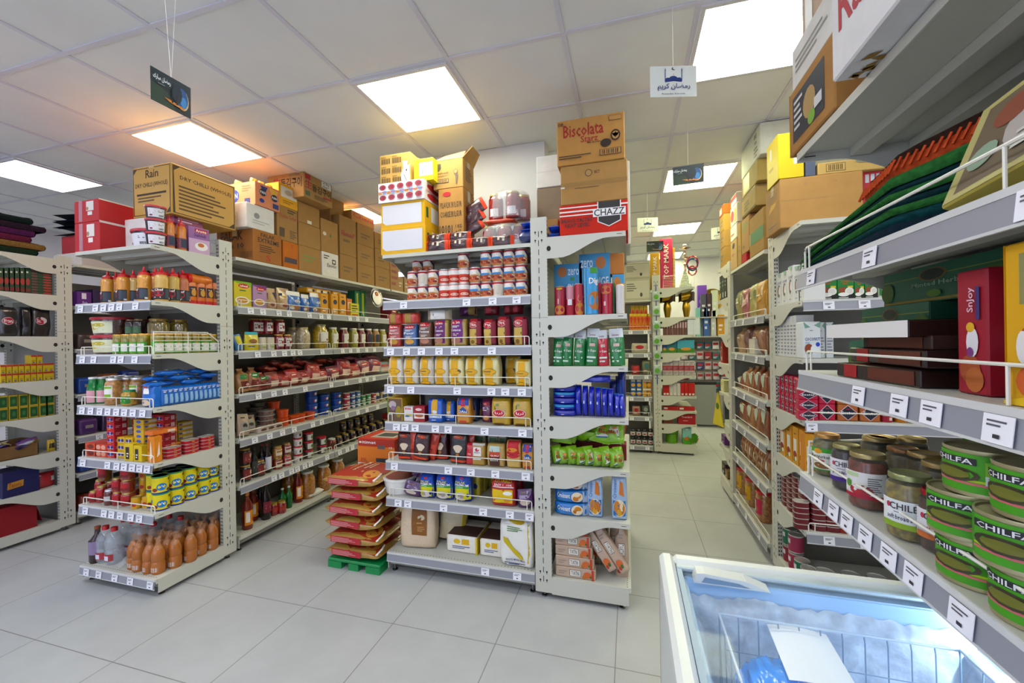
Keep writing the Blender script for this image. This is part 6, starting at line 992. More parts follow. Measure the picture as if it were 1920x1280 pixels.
fit(U, 1, (1096, 1122), 501, lambda w, h: Kroll(w/2, h, '#3a9ad0', [A_e('#b8702c', .75, .3, .4, .2), A_t(WH, 'Dig', .42, .62, .95, .78), A_r('#3a8a2c', .5, .88, .9, 1), A_r('#8ac8e8', .05, 0, .2, 1), A_p('#b8702c', [(.5, .2), (1, .1), (1, .5)])]), 'biscuit_roll', 'tall light blue digestive roll in front of the others', 'biscuit roll', 'biscuit rolls', d=.005)
for k, (px, c) in enumerate((((1120, 1128), '#c02438'), ((1150, 1154), '#2c6a3c'), ((1172, 1180), '#c8862c'))): fit(U, 1, px, 530, lambda w, h: Kbox(w, .1, h, c), 'biscuit_box', ('thin red box behind the tall blue roll', 'thin green box beside the silver grey roll', 'thin orange box at the shelf front edge')[k], 'box', d=.06)
# third shelf: coffee pouches
for k, (px, c, t) in enumerate((((1029, 1052), '#18743a', 0), ((1051, 1073), '#18743a', 0), ((1072, 1095), '#18743a', 0), ((1095, 1121), '#18743a', 0), ((1121, 1143), '#c0203a', 1), ((1146, 1175), '#18743a', 0))):
    fit(U, 2, px, 616 if k % 2 else 619, lambda w, h: Kbag(w, .08, h, c, [A_r('#c8ccd0', 0, .76, 1, 1), A_p(c, [(0, .76), (0, .86), (1, .72), (1, .7)]), A_t('#7a2438', 'Senseo', .2, .8, .7, .87), A_r('#c8a8a0', .3, .52, .7, .6), A_t(WH, '6 Cups', .2, .36, .8, .44), A_l('#c8d8cc', 2, .15, .08, .85, .28)], 'pouch', seed=k), 'coffee_pouch', '%s coffee pouch, %s from the post on the pouch shelf' % (('green', 'red')[t], ORD[k]), 'pouch', 'green and red coffee pouches', d=.02, rot=.1*math.sin(k*2), tilt=(0, .06 if k < 4 else -.05))
# fourth: blue packs
for k in range(7): fit(U, 3, (1030, 1075), .038, lambda w, h: Kbag(.038, .1, w, '#1c2ca8', [A_r(('#5a58a8', '#3a9ac8')[k % 2], .1, .0, .45, 1), A_l('#c8c8e8', 1, .6, .3, .8, .6)], 'pillow', pose='liex', p=3.4, seed=k), 'wafer_pack', 'deep blue pack lying in the pile beside the post, %s from bottom' % ORD[k], 'snack pack', 'deep blue wafer packs', d=.02, z=U.zs[3]+.037*k)
for k in range(8): fit(U, 3, (1076+12.5*k, 1087.5+12.5*k), 723+1.5*k+(0 if k < 6 else 8), lambda w, h: Kbag(w, .12, h, '#1c2cb0', [A_p(('#3aa0d0', '#6a5cb0')[k % 3 == 2], [(0, .45), (0, 1), (1, 1), (1, .75)]), A_l('#c8d8e8', 1, .3, .4, .6, .6)], 'pillow', p=3.4, seed=k), 'wafer_pack', 'deep blue pack on edge, %s of eight upright ones' % ORD[k], 'snack pack', 'deep blue wafer packs', d=.02, tilt=(0, -.03*max(0, k-4)))
fit(U, 3, (1084, 1143), .045, lambda w, h: Kbag(.045, .11, w, '#1c30b4', [A_p('#3aa8c8', [(0, 0), (.5, 0), (0, .7)])], 'pillow', pose='liex', seed=2), 'wafer_pack', 'deep blue pack lying across the upright packs', 'snack pack', 'deep blue wafer packs', d=.02, z=U.zs[3]+.205)
for k in range(3): fit(U, 3, (1140+12*k, 1156+12*k), .2+.03*k, lambda w, h: Kbag(w, .1, h, '#18246c', [A_r('#2c4a9c', .2, .2, .8, .8)], 'pillow', seed=k), 'wafer_pack', 'dark blue pack in the second row, %s from left' % ORD[k], 'snack pack', 'deep blue wafer packs', d=.2)
# fifth: lime green bread bags
lm = [A_p('#d8d8d4', [(.3, .2), (.8, .3), (.8, .75), (.3, .62)]), A_p('#1c5a8a', [(.3, .15), (.8, .25), (.8, .3), (.3, .2)]), A_t('#b02430', 'Bel', .36, .4, .76, .58), A_e('#d88a3c', .55, .68, .2, .06)]
for k in range(9): fit(U, 4, (1030+16*k, 1052+16*k), 838+3*(k % 2)+k*.5, lambda w, h: Kbag(w*.95, .1, h, '#86b828', lm, 'pillow', seed=k, crinkle=.007), 'bread_bag', 'lime green bag in the bottom layer, %s from the post' % ORD[k], 'bag', 'lime green bags', d=.02, tilt=(0, -.12+.02*(k % 3)), rot=.3)
for k, (px, rz) in enumerate(((1040, .2), (1062, .9), (1092, 0), (1122, .4), (1155, -.2), (1172, .5))):
    o = Kbag(.14, .06, .13, '#86b828', [] if k == 2 else lm, 'pillow', pose='flat' if k == 2 else 'stand', seed=k+4, crinkle=.007); named(o, 'bread_bag'); tag(o, 'lime green bag tossed on the top layer, %s from the post' % ORD[k], 'bag', 'lime green bags'); U.put(o, min(.36, max(.06, U.along(px, .05))), .03+.01*k, U.zs[4]+.125, rz*.4, (-.5, rz*.6))
for k in range(4):
    o = Kbag(.14, .06, .14, '#a01c28', [A_r('#d8ccb8', .2, .3, .7, .6), A_t('#a01c28', 'Bella', .25, .38, .65, .52)], 'pillow', seed=k); named(o, 'bread_bag'); tag(o, 'dark red bag standing behind the lime green ones, %s from post' % ORD[k], 'bag', 'dark red bags behind the green'); U.put(o, .1+.085*k, .22, U.zs[4]+.001+.1, 0, (-.3, .2))
for k in range(3): fit(U, 4, (1040+45*k, 1085+45*k), .1, lambda w, h: Kbox(w*.95, .1, h, '#7a1c24'), 'bread_box', 'dim red box under the dark red bags, %s from post' % ORD[k], 'box', 'dim red boxes', d=.22)
# sixth: croissants
cs = [A_r('#1c78c0', 0, 0, 1, .45), A_e('#e8d8b8', .5, .28, .4, .2), A_e('#d08a2c', .35, .3, .2, .15), A_e('#c87824', .65, .27, .2, .14), A_e('#e0a83c', .5, .18, .16, .08), A_t('#5a7ab0', 'Croissant', .1, .5, .34, .93, 90), A_p('#d07a2c', [(.5, .6), (.8, .55), (.75, .85), (.55, .9)])]
for k, (px, v) in enumerate((((1096, 1126), 893), ((1144, 1175), 893))): fit(U, 5, px, v, lambda w, h: Kbag(w, .09, h, '#a8c0dc', cs, 'brick', seed=k), 'croissant_pack', ('left', 'right')[k]+' upright blue and white croissant pack', 'bread pack', 'blue and white croissant packs', d=.03)
for k in range(3): fit(U, 5, (1030, 1093), .078, lambda w, h: Kbag(.078, .09, w, '#2c80c8', [A_e('#e8d8b8', .5, .7, .4, .17), A_e('#d08a2c', .4, .72, .2, .1), A_e('#c87824', .6, .66, .2, .08), A_r('#b8c8dc', 0, .86, 1, 1), A_t(WH, 'Croissant', .2, .1, .6, .5, 90)], 'pillow', pose='liex', p=4, seed=k), 'croissant_pack', 'croissant pack lying on its side, %s of three' % ('bottom', 'middle', 'top')[k], 'bread pack', 'blue and white croissant packs', d=.02, z=U.zs[5]+.0785*k)
# bottom: tortini
tn = [A_r('#e8e4dc', .2, .3, .8, .7) if 0 else A_r('#3a3430', .27, .42, .73, .66), A_r('#e8e4dc', .29, .43, .71, .65), A_t('#3a3430', 'TORTINI', .34, .44, .66, .64, -90), A_e('#d8703c', .5, .2, .35, .08), A_e('#3a6a2c', .6, .14, .15, .04), A_e('#b83c2c', .3, .12, .14, .04), A_l('#9a8a80', 2, .2, .74, .8, .84)]
tl = [('r', ('#3a3430', 'paper'), .36, .2, .64, .8), ('r', ('#e8e4dc', 'paper'), .37, .23, .63, .77), A_t('#3a3430', 'TORTINI', .4, .3, .6, .7), A_e('#d8703c', .8, .45, .1, .3), A_e('#3a6a2c', .88, .3, .03, .12), A_e('#c87838', .72, .25, .05, .2), A_l('#9a8a80', 2, .08, .3, .3, .7), A_r('#c04a2c', .9, 0, .96, 1)]
tb2 = lambda w, h, d=.07: Kbox(w, d, h, '#c0a894', tl, bev=.006)
for k in range(4): fit(U, 6, (1035, 1110-3*k), .062, tb2, 'cake_pack', 'tortini cake pack lying in the pile, %s from bottom' % ORD[k], 'cake pack', 'tortini cake packs', d=.02, z=U.zs[6]+.064*k, rot=.04*math.sin(k*3))
fit(U, 6, (1033, 1095), .075, lambda w, h: Kbox(w, .08, h, '#a89080', [A_r('#5a4a42', .1, .1, .75, .9), A_e('#e0963c', .25, .4, .1, .3), A_e('#e0963c', .5, .4, .1, .3), A_r('#c04a2c', .85, 0, 1, 1)]), 'cake_pack', 'tortini pack with cakes showing in its window, on the pile', 'cake pack', 'tortini cake packs', d=.03, z=U.zs[6]+.257)
for k in range(4): fit(U, 6, (1099+19*k, 1117+19*k), .3, lambda w, h: Kbag(w, .06, h, '#b49c88', tn, 'brick', seed=k, crinkle=.001), 'cake_pack', 'tortini pack standing upright at the back, %s from left' % ORD[k], 'cake pack', 'tortini cake packs', d=.2)
fit(U, 6, (1160, 1188), .31, lambda w, h: Kbag(w, .05, h, '#b49c88', tn, 'tied', crinkle=.001), 'cake_pack', 'tortini pack standing with torn wrapper at the corner', 'cake pack', 'tortini cake packs', d=.1, dx=-.015)
for k, px in enumerate((1128, 1152)):
    o = Kbag(.062, .06, .3, '#c0a894', tn, 'brick', seed=k, crinkle=.001); named(o, 'cake_pack'); tag(o, ('left', 'right')[k]+' of two tortini packs leaning diagonally at the front', 'cake pack', 'tortini cake packs'); U.put(o, U.along(px+18, .04)-.01, .04, U.zs[6]+.012+.03, 0, (-.1, -.62))

# ================================================================ bread unit (J)
U = UJ; BU = 'bread unit'
def snack(c, c2, st='pillow'): return lambda w, h: Kbag(w, .09, h, c, [A_p(c2, [(.1, .4), (.9, .5), (.9, .8), (.1, .75)]), A_l('#e8e0d0', 1, .2, .55, .8, .65)], st, seed=int(w*999) % 7, crinkle=.006)
for k, (px, v, c, c2, t) in enumerate((((1379, 1392), 545, '#8a8448', '#c8c0a0', 'olive'), ((1391, 1406), 540, '#a04a58', '#c8a8a0', 'pink striped'), ((1404, 1420), 532, '#a89a50', '#6a7a3a', 'straw'), ((1417, 1434), 526, '#c08a18', '#e0b040', 'golden'))): fit(U, 1, px, v, snack(c, c2, 'brick'), 'noodle_bag', t+' tall glossy bag on the second shelf of bread unit', 'bag', 'tall glossy bags on the bread unit', d=.03)
for k, (px, v, c, c2) in enumerate((((1378, 1392), 615, '#b08a60', '#a82430'), ((1393, 1403), 610, '#6a3418', '#8a4a20'), ((1405, 1430), 612, '#a06a3c', '#8a4a28'))): fit(U, 2, px, v, snack(c, c2, 'tied' if k == 0 else 'pillow'), 'snack_bag', 'brown crinkled snack bag, %s along the third shelf of bread unit' % ORD[k], 'bag', 'brown snack bags on the bread unit', d=.04)
fit(U, 2, (1404, 1415), .12, lambda w, h: Kbox(w, .2, h, '#cfcabc'), 'white_box', 'narrow white box on the third shelf of bread unit', 'box', d=.02)
loaf = lambda c: (lambda w, h: Kbag(w, .1, h, c, [A_r('#c8d0b8', .3, .35, .6, .8), A_l('#8a5a2c', 2, .1, .1, .9, .3)], 'tied', seed=3, crinkle=.008))
for i_, pxs, tl in ((3, ((1380, 1390, 700), (1390, 1403, 688), (1402, 1413, 686), (1413, 1424, 686), (1424, 1436, 688)), 0), (4, ((1380, 1396, 752), (1395, 1409, 750), (1409, 1420, 752), (1420, 1436, 752)), .2)):
    for k, (a, c_, v) in enumerate(pxs): fit(U, i_, (a, c_), v, loaf(('#9a4a20', '#b87a40', '#a86430', '#8a4420', '#a05a30')[k]), 'bread_loaf', 'bagged brown loaf, %s along the %s bread shelf' % (ORD[k], ('upper', 'middle')[i_-3]), 'bread', 'bagged loaves', d=.04, tilt=(0, tl))
for k in range(7): fit(U, 5, (1381+7.5*k, 1391+7.5*k), .22, lambda w, h: Kbag(.1, .07, h, ('#a8743c', '#b8844c', '#98602c')[k % 3], [A_r('#d8d8cc', .1, .3, .5, .6), A_l('#7a3c1c', 3, .5, .1, 1, .9)], 'pillow', seed=k, p=3), 'flatbread_pack', 'leaning clear pack of flatbread, %s along the low bread shelf' % ORD[k], 'bread', 'leaning flatbread packs', d=.03, tilt=(0, .4))
for k, (px, c, lc) in enumerate(((1393, '#b8864c', '#d8a81c'), (1410, '#b08048', '#d8a81c'), (1431, '#b07848', '#c82450'))): rep(U, 6, 'cook%d' % k, lambda: Kjar(.068, .23, c, '#c82c2c' if k else '#c03030', [A_e('#a8703c', .6, .3, .16, .16), A_l('#7a3c1c', 2, .2, .55, .8, .8)]+([A_r('#e8e4e0', .1, .15, .55, .85), A_e('#9a4a2c', .3, .35, .12, .1)] if k == 2 else []), lc, (.25, .75), 'straight', .9, lidmk='plastic'), [(px, .03)], 'cookie_jar', ('farther yellow labelled', 'nearer yellow labelled', 'pink labelled')[k]+' jar of cookies at the foot of bread unit', 'jar', 'big cookie jars', dep=.068)
# cartons on its top
def cj_(x0, x1, z, h, col, lab, fr=(), le=(), d=.0, dep=.34, **k):
    o = Kcarton(x1-x0, dep, h, col, fr, left=le, **k); named(o, 'cardboard_carton'); tag(o, lab, 'carton', 'cartons on the right gondola'); UJ.put(o, (x0+x1)/2, d, z+.001); return z+h+.001
T0 = U.zs[0]
z = cj_(.02, .24, T0, .26, '#c0a070', 'carton with hand hole, bottom of the far stack on the bread unit', [A_e('#1c1814', .5, .8, .2, .1), A_e('#b06a60', .4, .5, .2, .05)])
z = cj_(.02, .25, z, .13, '#d8d4cc', 'thin white carton, second in the far stack on the bread unit', [A_l('#a83030', 1, .1, .3, .8, .5)], tape=None)
z = cj_(.03, .26, z, .17, '#dcd6ca', 'printed white carton with fruit picture, third in the far stack', [A_e('#a83c4c', .3, .5, .25, .3), A_r('#c8b060', .6, .1, .9, .8)], tape=None)
z = cj_(.05, .25, z, .09, '#d8ccc4', 'small red edged carton crowning the far stack', [A_r('#b82c30', .0, .5, 1, .9)], tape=None)
z = cj_(.27, .38, T0, .36, '#b08c50', 'slim tall carton between the two stacks on the bread unit', [A_l('#7a6a3a', 2, .2, .3, .8, .5)])
z = cj_(.4, .54, T0, .07, '#b02028', 'red carton strip under the green printed carton', tape=None)
z = cj_(.4, .62, z, .28, '#b08a58', 'brown carton with green print above the red strip', [A_l('#5a8a4a', 3, .15, .6, .85, .9), A_l('#6a5030', 1, .2, .1, .5, .3)])
z = cj_(.63, .97, T0, .30, '#a8844c', 'carton with green band, nearest on the bread unit', [A_r('#1c6a34', 0, .3, 1, .6), A_r('#b08a58', 0, .3, .1, .6)])
z = cj_(.42, .8, z-.301+.36, .16, '#a58a55', 'carton with dark straps on the middle of the bread unit', [A_r('#2c2a20', 0, .88, 1, .93), A_r('#2c2a20', 0, .05, 1, .1), A_l('#5a5030', 3, .2, .2, .6, .7)])
z = cj_(.44, .86, z, .16, '#a89052', 'taped shiny carton below the tilted white carton', [A_r('#c8bc88', .1, .1, .5, .9)], tape='#c0b070')
o = Kcarton(.5, .3, .22, '#d8d8c8', [A_t('#3a3a34', 'BE', .72, .72, .84, .86), A_t('#3a3a34', 'Via', .72, .52, .84, .64), A_l('#4a4a44', 3, .7, .1, .9, .45)], tape=None, seam='#b8b8a8'); named(o, 'cardboard_carton'); tag(o, 'white carton lettered BE Via, highest on the bread unit', 'carton', 'cartons on the right gondola'); UJ.put(o, .68, .0, z+.001)
# far end of that gondola
U = UN
fs = Unit(.915, 5.2, -R90, .9, .9, UN.H, .13, 'far end')
for k, (y, z_, h, c, t) in enumerate(((4.35, 0, .2, '#a8844c', 'bottom'), (4.35, .2, .17, '#b08a50', 'second'), (4.36, .37, .16, '#b8924c', 'third'), (4.36, .53, .1, '#c8642c', 'orange topmost'))):
    o = Kcarton(.2, .26, h, c, [A_r('#e0d8d0', .1, .2, .6, .8)] if k == 3 else [A_l('#6a5030', 2, .2, .3, .8, .7)], tape=None); named(o, 'cardboard_carton'); tag(o, t+' carton of the stack on the far end of bread gondola', 'carton', 'cartons on the right gondola'); fs.put(o, 5.2-y-.25, .01, UN.zs[0]+.001+z_)
for i_, sp in ((1, (('#1c2c20', .26, .1), ('#26382a', .26, .1), ('#2c2420', .25, .1))), (3, (('#a8301c', .22, .1),)), (4, (('#d8d49a', .12, .14),)), (6, (('#6a3a7a', .09, .16),)), (7, (('#3a2a24', .12, .16), ('#8a6a40', .08, .14)))):
    for k, (c, h, w) in enumerate(sp):
        o = Kbox(w, .12, h, c, [A_r('#d8d8d0', .3, .1, .6, .3), A_l('#8a9a8a', 2, .2, .5, .8, .8)]); named(o, 'boxed_goods'); tag(o, '%s box on the %s shelf of the far gondola end, %s along' % ({'1': 'dark green', '3': 'red', '4': 'pale yellow', '6': 'purple', '7': 'brown'}[str(i_)], ORD[i_], ORD[k]), 'box'); fs.put(o, .45+.11*k, .02, UN.zs[i_]+.001)
b = MB(); b.add([(0, 0, 0), (.22, 0, 0), (.11, 0, .34), (0, .01, 0), (.22, .01, 0), (.11, .01, .34)], [(0, 1, 2), (5, 4, 3), (0, 3, 4, 1), (1, 4, 5, 2), (2, 5, 3, 0)], ('#d8c41c', 'plastic')); b.add([(.11+.035*math.cos(a*PI/5), -.001, .2+.035*math.sin(a*PI/5)) for a in range(10)], [tuple(range(10))], ('#3a6a2c', 'paper')); b.box(.02, .012, .0, .2, .03, .32, ('#8a8a80', 'plastic'))
o = b.build('warning_sign'); tag(o, 'yellow triangular warning sign standing by the far gondola end', 'sign'); place(o, (.84, 4.75, .66), -1.32)

# ================================================================ coconut milk unit (K)
U = UK; S = UKs; KU = 'coconut unit'
z = UK.zs[0]
cp = [A_l('#a88a5a', 1, .02, .55, .98, .57), A_r('#9a7648', .3, .82, .34, .9), A_r('#9a7648', .66, .84, .7, .88)]
o = Kcarton(.41, .26, .29, '#a88250', cp, left=[A_p('#c8942c', [(.2, .45), (.6, .5), (.8, .6), (.4, .62)]), A_l('#8a7050', 5, .2, .68, .9, .9), A_l('#8a7050', 2, .2, .08, .8, .2)], tape='#b49460'); named(o, 'cardboard_carton'); tag(o, 'huge plain carton with torn hand holes on the coconut unit', 'carton'); U.put(o, .158, .16, z+.001)
o = Kbox(.13, .2, .265, '#d0b810', [A_r('#e8e4d8', .6, .3, .95, .45)], left=[A_r('#d8c020', 0, 0, 1, 1), A_r('#d8d4c8', .3, .6, .45, .85), A_l('#a89010', 1, .2, .3, .8, .45)]); named(o, 'yellow_box'); tag(o, 'tall mustard yellow box standing on the huge plain carton', 'box'); U.put(o, .012, .16, z+.293)
o = Kcarton(.5, .2, .07, '#b89a60', [A_r('#3a3020', .08, .2, .27, .85), A_r('#b89a60', .085, .24, .265, .81), A_b('#3a3020', .1, .3, .25, .75), A_e('#7a7a68', .5, .8, .14, .16), A_e('#3a4c6a', .6, .85, .14, .16)], left=[A_l('#6a5a3a', 5, .2, .1, .8, .9)], tape=None); named(o, 'flat_carton'); tag(o, 'flat carton with barcode on top of the huge plain carton', 'carton'); U.put(o, .4, .17, z+.293)
o = Kbox(.05, .14, .12, '#4a5064', left=[A_r('#b89a60', 0, .7, 1, 1), A_e('#c83a30', .5, .35, .35, .15), A_l('#e0e0e0', 1, .1, .5, .9, .6)]); named(o, 'picture_box'); tag(o, 'small box printed with a bowl beside the mustard box', 'box'); U.put(o, .112, .165, z+.293)
rb_ = [A_r('#b82438', 0, 0, 1, 1)]+[A_r('#b8c0c8', .08+.13*k, .35+.1*(k % 2), .17+.13*k, .85) for k in range(7)]
for k in range(2): o = Kbox(.2, .18, .095, '#b01c30', rb_); named(o, 'red_box'); tag(o, ('lower', 'upper')[k]+' crimson box with grey comb pattern beside the huge carton', 'box', 'crimson comb boxes'); U.put(o, .475, .2, z+.101+.096*k)
o = Kbox(.2, .18, .1, '#1c1c1a', [A_t('#d83a2c', 'S', .1, .2, .3, .8), A_r('#b8c8c0', .6, .1, .9, .5)]); named(o, 'black_box'); tag(o, 'black box with red curl under the crimson boxes', 'box'); U.put(o, .475, .2, z+.001)
coco = [A_e('#8a4a24', .42, .45, .26, .2), A_e('#e6e4de', .55, .42, .2, .17), A_p('#2c6a3a', [(.3, .25), (.6, .3), (.45, .38)]), A_t('#2c2c78', 'COCONUT', .1, .66, .92, .74), A_l('#7a9ab8', 1, .3, .56, .8, .62), A_p('#9ab8a0', [(.2, 1), (.8, 1), (.6, .86), (.4, .9)]), A_l('#8a9ab8', 1, .3, .08, .7, .14)]
for k in range(5): fit(S, 1, (1457+11.2*k, 1467.5+11.2*k), .205 if k != 2 else .22, lambda w, h: Kbox(w, .1, h, '#d6d6d2', coco), 'coconut_carton', 'slim white coconut carton on the upper coconut shelf, %s from the post' % ORD[k], 'carton', 'slim white coconut cartons', d=.01)
fit(U, 1, (1514, 1539), .2, lambda w, h: Kbox(w, .06, h, '#cfcfca', [A_l('#a8a8a8', 7, .1, .05, .9, .9)]), 'coconut_carton', 'white carton turned with its text side out on upper coconut shelf', 'carton', 'slim white coconut cartons', d=.05)
gc = [A_r('#14120e', 0, 0, 1, .28), A_t('#d8601c', 'COCONUT', .18, .84, .8, .93), A_t('#d8601c', 'MILK', .32, .74, .62, .82), A_r('#e0c81c', .6, .56, .92, .66), A_e('#8a4420', .3, .46, .27, .15), A_e('#e8e6e0', .7, .4, .27, .18), A_e('#d8d4cc', .7, .4, .2, .13), A_e('#e8e6e0', .35, .24, .34, .1), A_l('#d8d8d0', 1, .05, .04, .95, .12)]
for k, (px, v) in enumerate((((1540, 1571), 523), ((1572, 1603), 523), ((1604, 1622), 525), ((1623, 1646), 523))): fit(U, 1, px, v, lambda w, h: Kbox(w, .08, h, '#147830', gc), 'coconut_milk_box', 'green coconut milk box with halved nuts, %s along the upper shelf' % ORD[k], 'box', 'green coconut milk boxes', d=.04)
for k in range(3): fit(U, 1, (1648+22*k, 1668+22*k), .16, lambda w, h: Kbox(w, .08, h, '#c8c8b8', [A_r('#2c7a3c', .1, .1, .9, .5)]), 'coconut_milk_box', 'pale box partly behind the nearest shelf, %s after the green ones' % ORD[k], 'box', 'pale boxes on the coconut unit', d=.08)
for k in range(6): fit(S, 2, (1458+5.9*k, 1463.5+5.9*k), .245, lambda w, h: Kbox(w, .09, h, '#d2d2d0', [A_l('#8a8a90', 9, .15, .05, .95, .8)]), 'milk_carton', 'slim white milk carton side by side, %s from the post' % ORD[k], 'carton', 'slim white milk cartons', d=.01)
cm = [A_p('#7aa08a', [(.0, 1), (.4, .85), (.1, .82)]), A_p('#7aa08a', [(1, 1), (.6, .9), (.95, .82)]), A_l('#6a6a6a', 1, .35, .74, .65, .78), A_t('#2c2c78', 'COCONUT', .08, .48, .94, .57), A_l('#9ab8d8', 1, .1, .4, .5, .46), A_e('#8a4420', .3, .26, .24, .14), A_e('#e0e4e8', .65, .24, .26, .14), A_p('#3a7a3a', [(.2, .14), (.6, .2), (.4, .1)]), A_e('#2c4ac0', .8, .38, .12, .06)]
fit(U, 2, (1496, 1529), 603, lambda w, h: Kbox(w, .1, h, '#d8dcdc', cm, bev=.004), 'milk_carton', 'wide coconut milk carton with a nut picture at the shelf front', 'carton', 'white coconut milk cartons', d=.01)
for k in range(2): fit(U, 2, (1533+16*k, 1547+16*k), 604, lambda w, h: Kbox(w, .1, h, '#d4d8d8', cm[:3]+[A_l('#8a8a90', 6, .1, .1, .9, .6)]), 'milk_carton', 'coconut milk carton behind the green herb box, %s of two' % ORD[k], 'carton', 'white coconut milk cartons', d=.06)
ex = [A_p('#e0c0c8', [(.5, .02), (.98, .5), (.5, .98), (.02, .5)]), A_p('#1c2030', [(.5, .07), (.93, .5), (.5, .93), (.07, .5)]), A_t('#e8e8e8', 'Exeter', .16, .4, .84, .6), A_r('#a8303a', .4, .7, .6, .76)]
ec = lambda w, h, c, d=.055: (lambda: Kbox(w, d, h, c, ex, bev=.004, mk='plastic'))
for l in range(4):
    for k in range(5): rep(S, 3, 'exs', ec(.05, .056, '#c01c44'), [.036+.07*k], 'beef_tin', 'pink beef tin facing the aisle, %s layer, %s from the post' % (ORD[l], ORD[k]), 'tin', 'pink beef tins', d=.004, px=False, z=U.zs[3]+.0565*l)
for l in range(4): rep(U, 3, 'exf', ec(.092, .056, '#c01c44', .05), [(1514, .01)], 'beef_tin', 'wide pink beef tin at the corner, %s layer' % ORD[l], 'tin', 'pink beef tins', z=U.zs[3]+.0565*l)
for c_, (px, col, n__) in enumerate(((1549, '#c01c44', 3), (1588, '#b8682c', 2), (1630, '#b8682c', 2))):
    for l in range(n__): fit(U, 3, (px-16-(c_ > 0)*3, px+16+(c_ > 0)*3), .088, lambda w, h: Kbox(w, .06, h, col, ex, bev=.004, mk='plastic'), 'beef_tin', '%s beef tin, %s layer, %s' % (('tall pink', 'orange', 'orange')[c_], ORD[l], ('beside the wide pink ones', 'first column', 'second column')[c_]), 'tin', 'tall beef tins', d=.03, z=U.zs[3]+.089*l)
for c_, (px, col, n__) in enumerate(((1664, '#a81c38', 3), (1692, '#c07a1c', 3), (1722, '#c07a1c', 2), (1756, '#a84a30', 2), (1786, '#a83030', 2), (1812, '#a02430', 2))):
    for l in range(n__): fit(U, 3, (px-12, px+12), .036, lambda w, h: Ktin(w, .07, h, col, [A_r('#d8d0c0', .6, .2, .9, .8)]), 'fish_tin', 'round-ended tin seen over the nearest jars, %s layer, %s column' % (ORD[l], ORD[c_]), 'tin', 'round-ended tins behind the jars', d=.03, z=U.zs[3]+.037*l)
nb = [A_p('#d89a1c', [(0, 0), (1, 0), (1, 1), (0, 1)]), A_r('#d8d4cc', .15, .3, .7, .68), A_e('#8a2c1c', .4, .26, .3, .1), A_e('#e0dcc8', .55, .16, .16, .06), A_p('#4a7a2c', [(.1, .1), (.4, .05), (.3, .18)]), A_l('#6a4a10', 1, .3, .78, .8, .86)]
for k in range(4): fit(S, 4, (1460+12*k, 1470+12*k), .22, lambda w, h: Kbox(w, .07, h, '#d88a1c', nb), 'noodle_box', 'tall orange box with salad photo facing the aisle, %s from the post' % ORD[k], 'box', 'tall orange salad boxes', d=.012)
for k, px in enumerate(((1503, 1524), (1527, 1545))): fit(U, 4, px, .215, lambda w, h: Kbox(w, .07, h, '#d88a1c', nb, bev=.006), 'noodle_box', 'tall orange box with salad photo at the shelf front, %s of two' % ORD[k], 'box', 'tall orange salad boxes', d=.01)
mt = lambda: Ktin(.085, .06, .03, '#6a1420', [])
for c_, n__ in ((0, 8), (1, 8), (2, 8), (3, 8)):
    for l in range(n__): rep(S, 5, 'mtin', mt, [.06+.092*c_], 'sardine_tin', 'maroon tin facing the aisle, %s layer, %s pile from the post' % (ORD[l], ORD[c_]), 'tin', 'maroon sardine tins', d=.008, px=False, z=U.zs[5]+.0302*l)
for c_, (px, n__, c) in enumerate(((1501, 5, 0), (1533, 8, 0), (1559, 7, 0), (1584, 7, 1), (1609, 4, 1), (1634, 3, 1))):
    for l in range(n__): rep(U, 5, 'mt%d' % c, lambda: Ktin(.075, .06, .03, ('#6a1420', '#962018')[c], []), [(px, .02)], 'sardine_tin', '%s tin along the front edge, %s layer, %s pile' % (('maroon', 'brick red')[c], ORD[l], ORD[c_]), 'tin', 'maroon sardine tins', z=U.zs[5]+.0302*l)
for k, (x, c, z_) in enumerate(((.06, '#8a2438', 0), (.15, '#a03048', 0), (.24, '#1c6a48', 0), (.06, '#1c6a48', .11), (.15, '#a83c58', .11), (.33, '#2c4a34', 0))): rep(S, 6, 'bc%d' % k, lambda: Kcan(.04, .105, c, [A_r('#d0c8c8', .3, .5, .7, .8), A_e(c, .5, .3, .2, .15)]), [x], 'large_can', '%s can low behind the freezer, %s from the post' % (('maroon', 'rose', 'green', 'upper green', 'upper pink', 'dark green')[k], ORD[k]), 'can', 'cans low behind the freezer', d=.01, px=False, z=U.zs[6]+z_)
for k, x in enumerate((.12, .24, .36, .5, .64)): rep(U, 6, 'bn', lambda: Kcan(.045, .12, '#2c3a20', [A_r('#b8b82c', .1, .5, .9, .7), A_l('#d86a8a', 1, .1, .3, .9, .4)]), [x], 'large_can', 'dark can with lime band behind the freezer rim, {o}'.replace('{o}', ORD[k]), 'can', 'dark lime banded cans', d=.03, px=False)

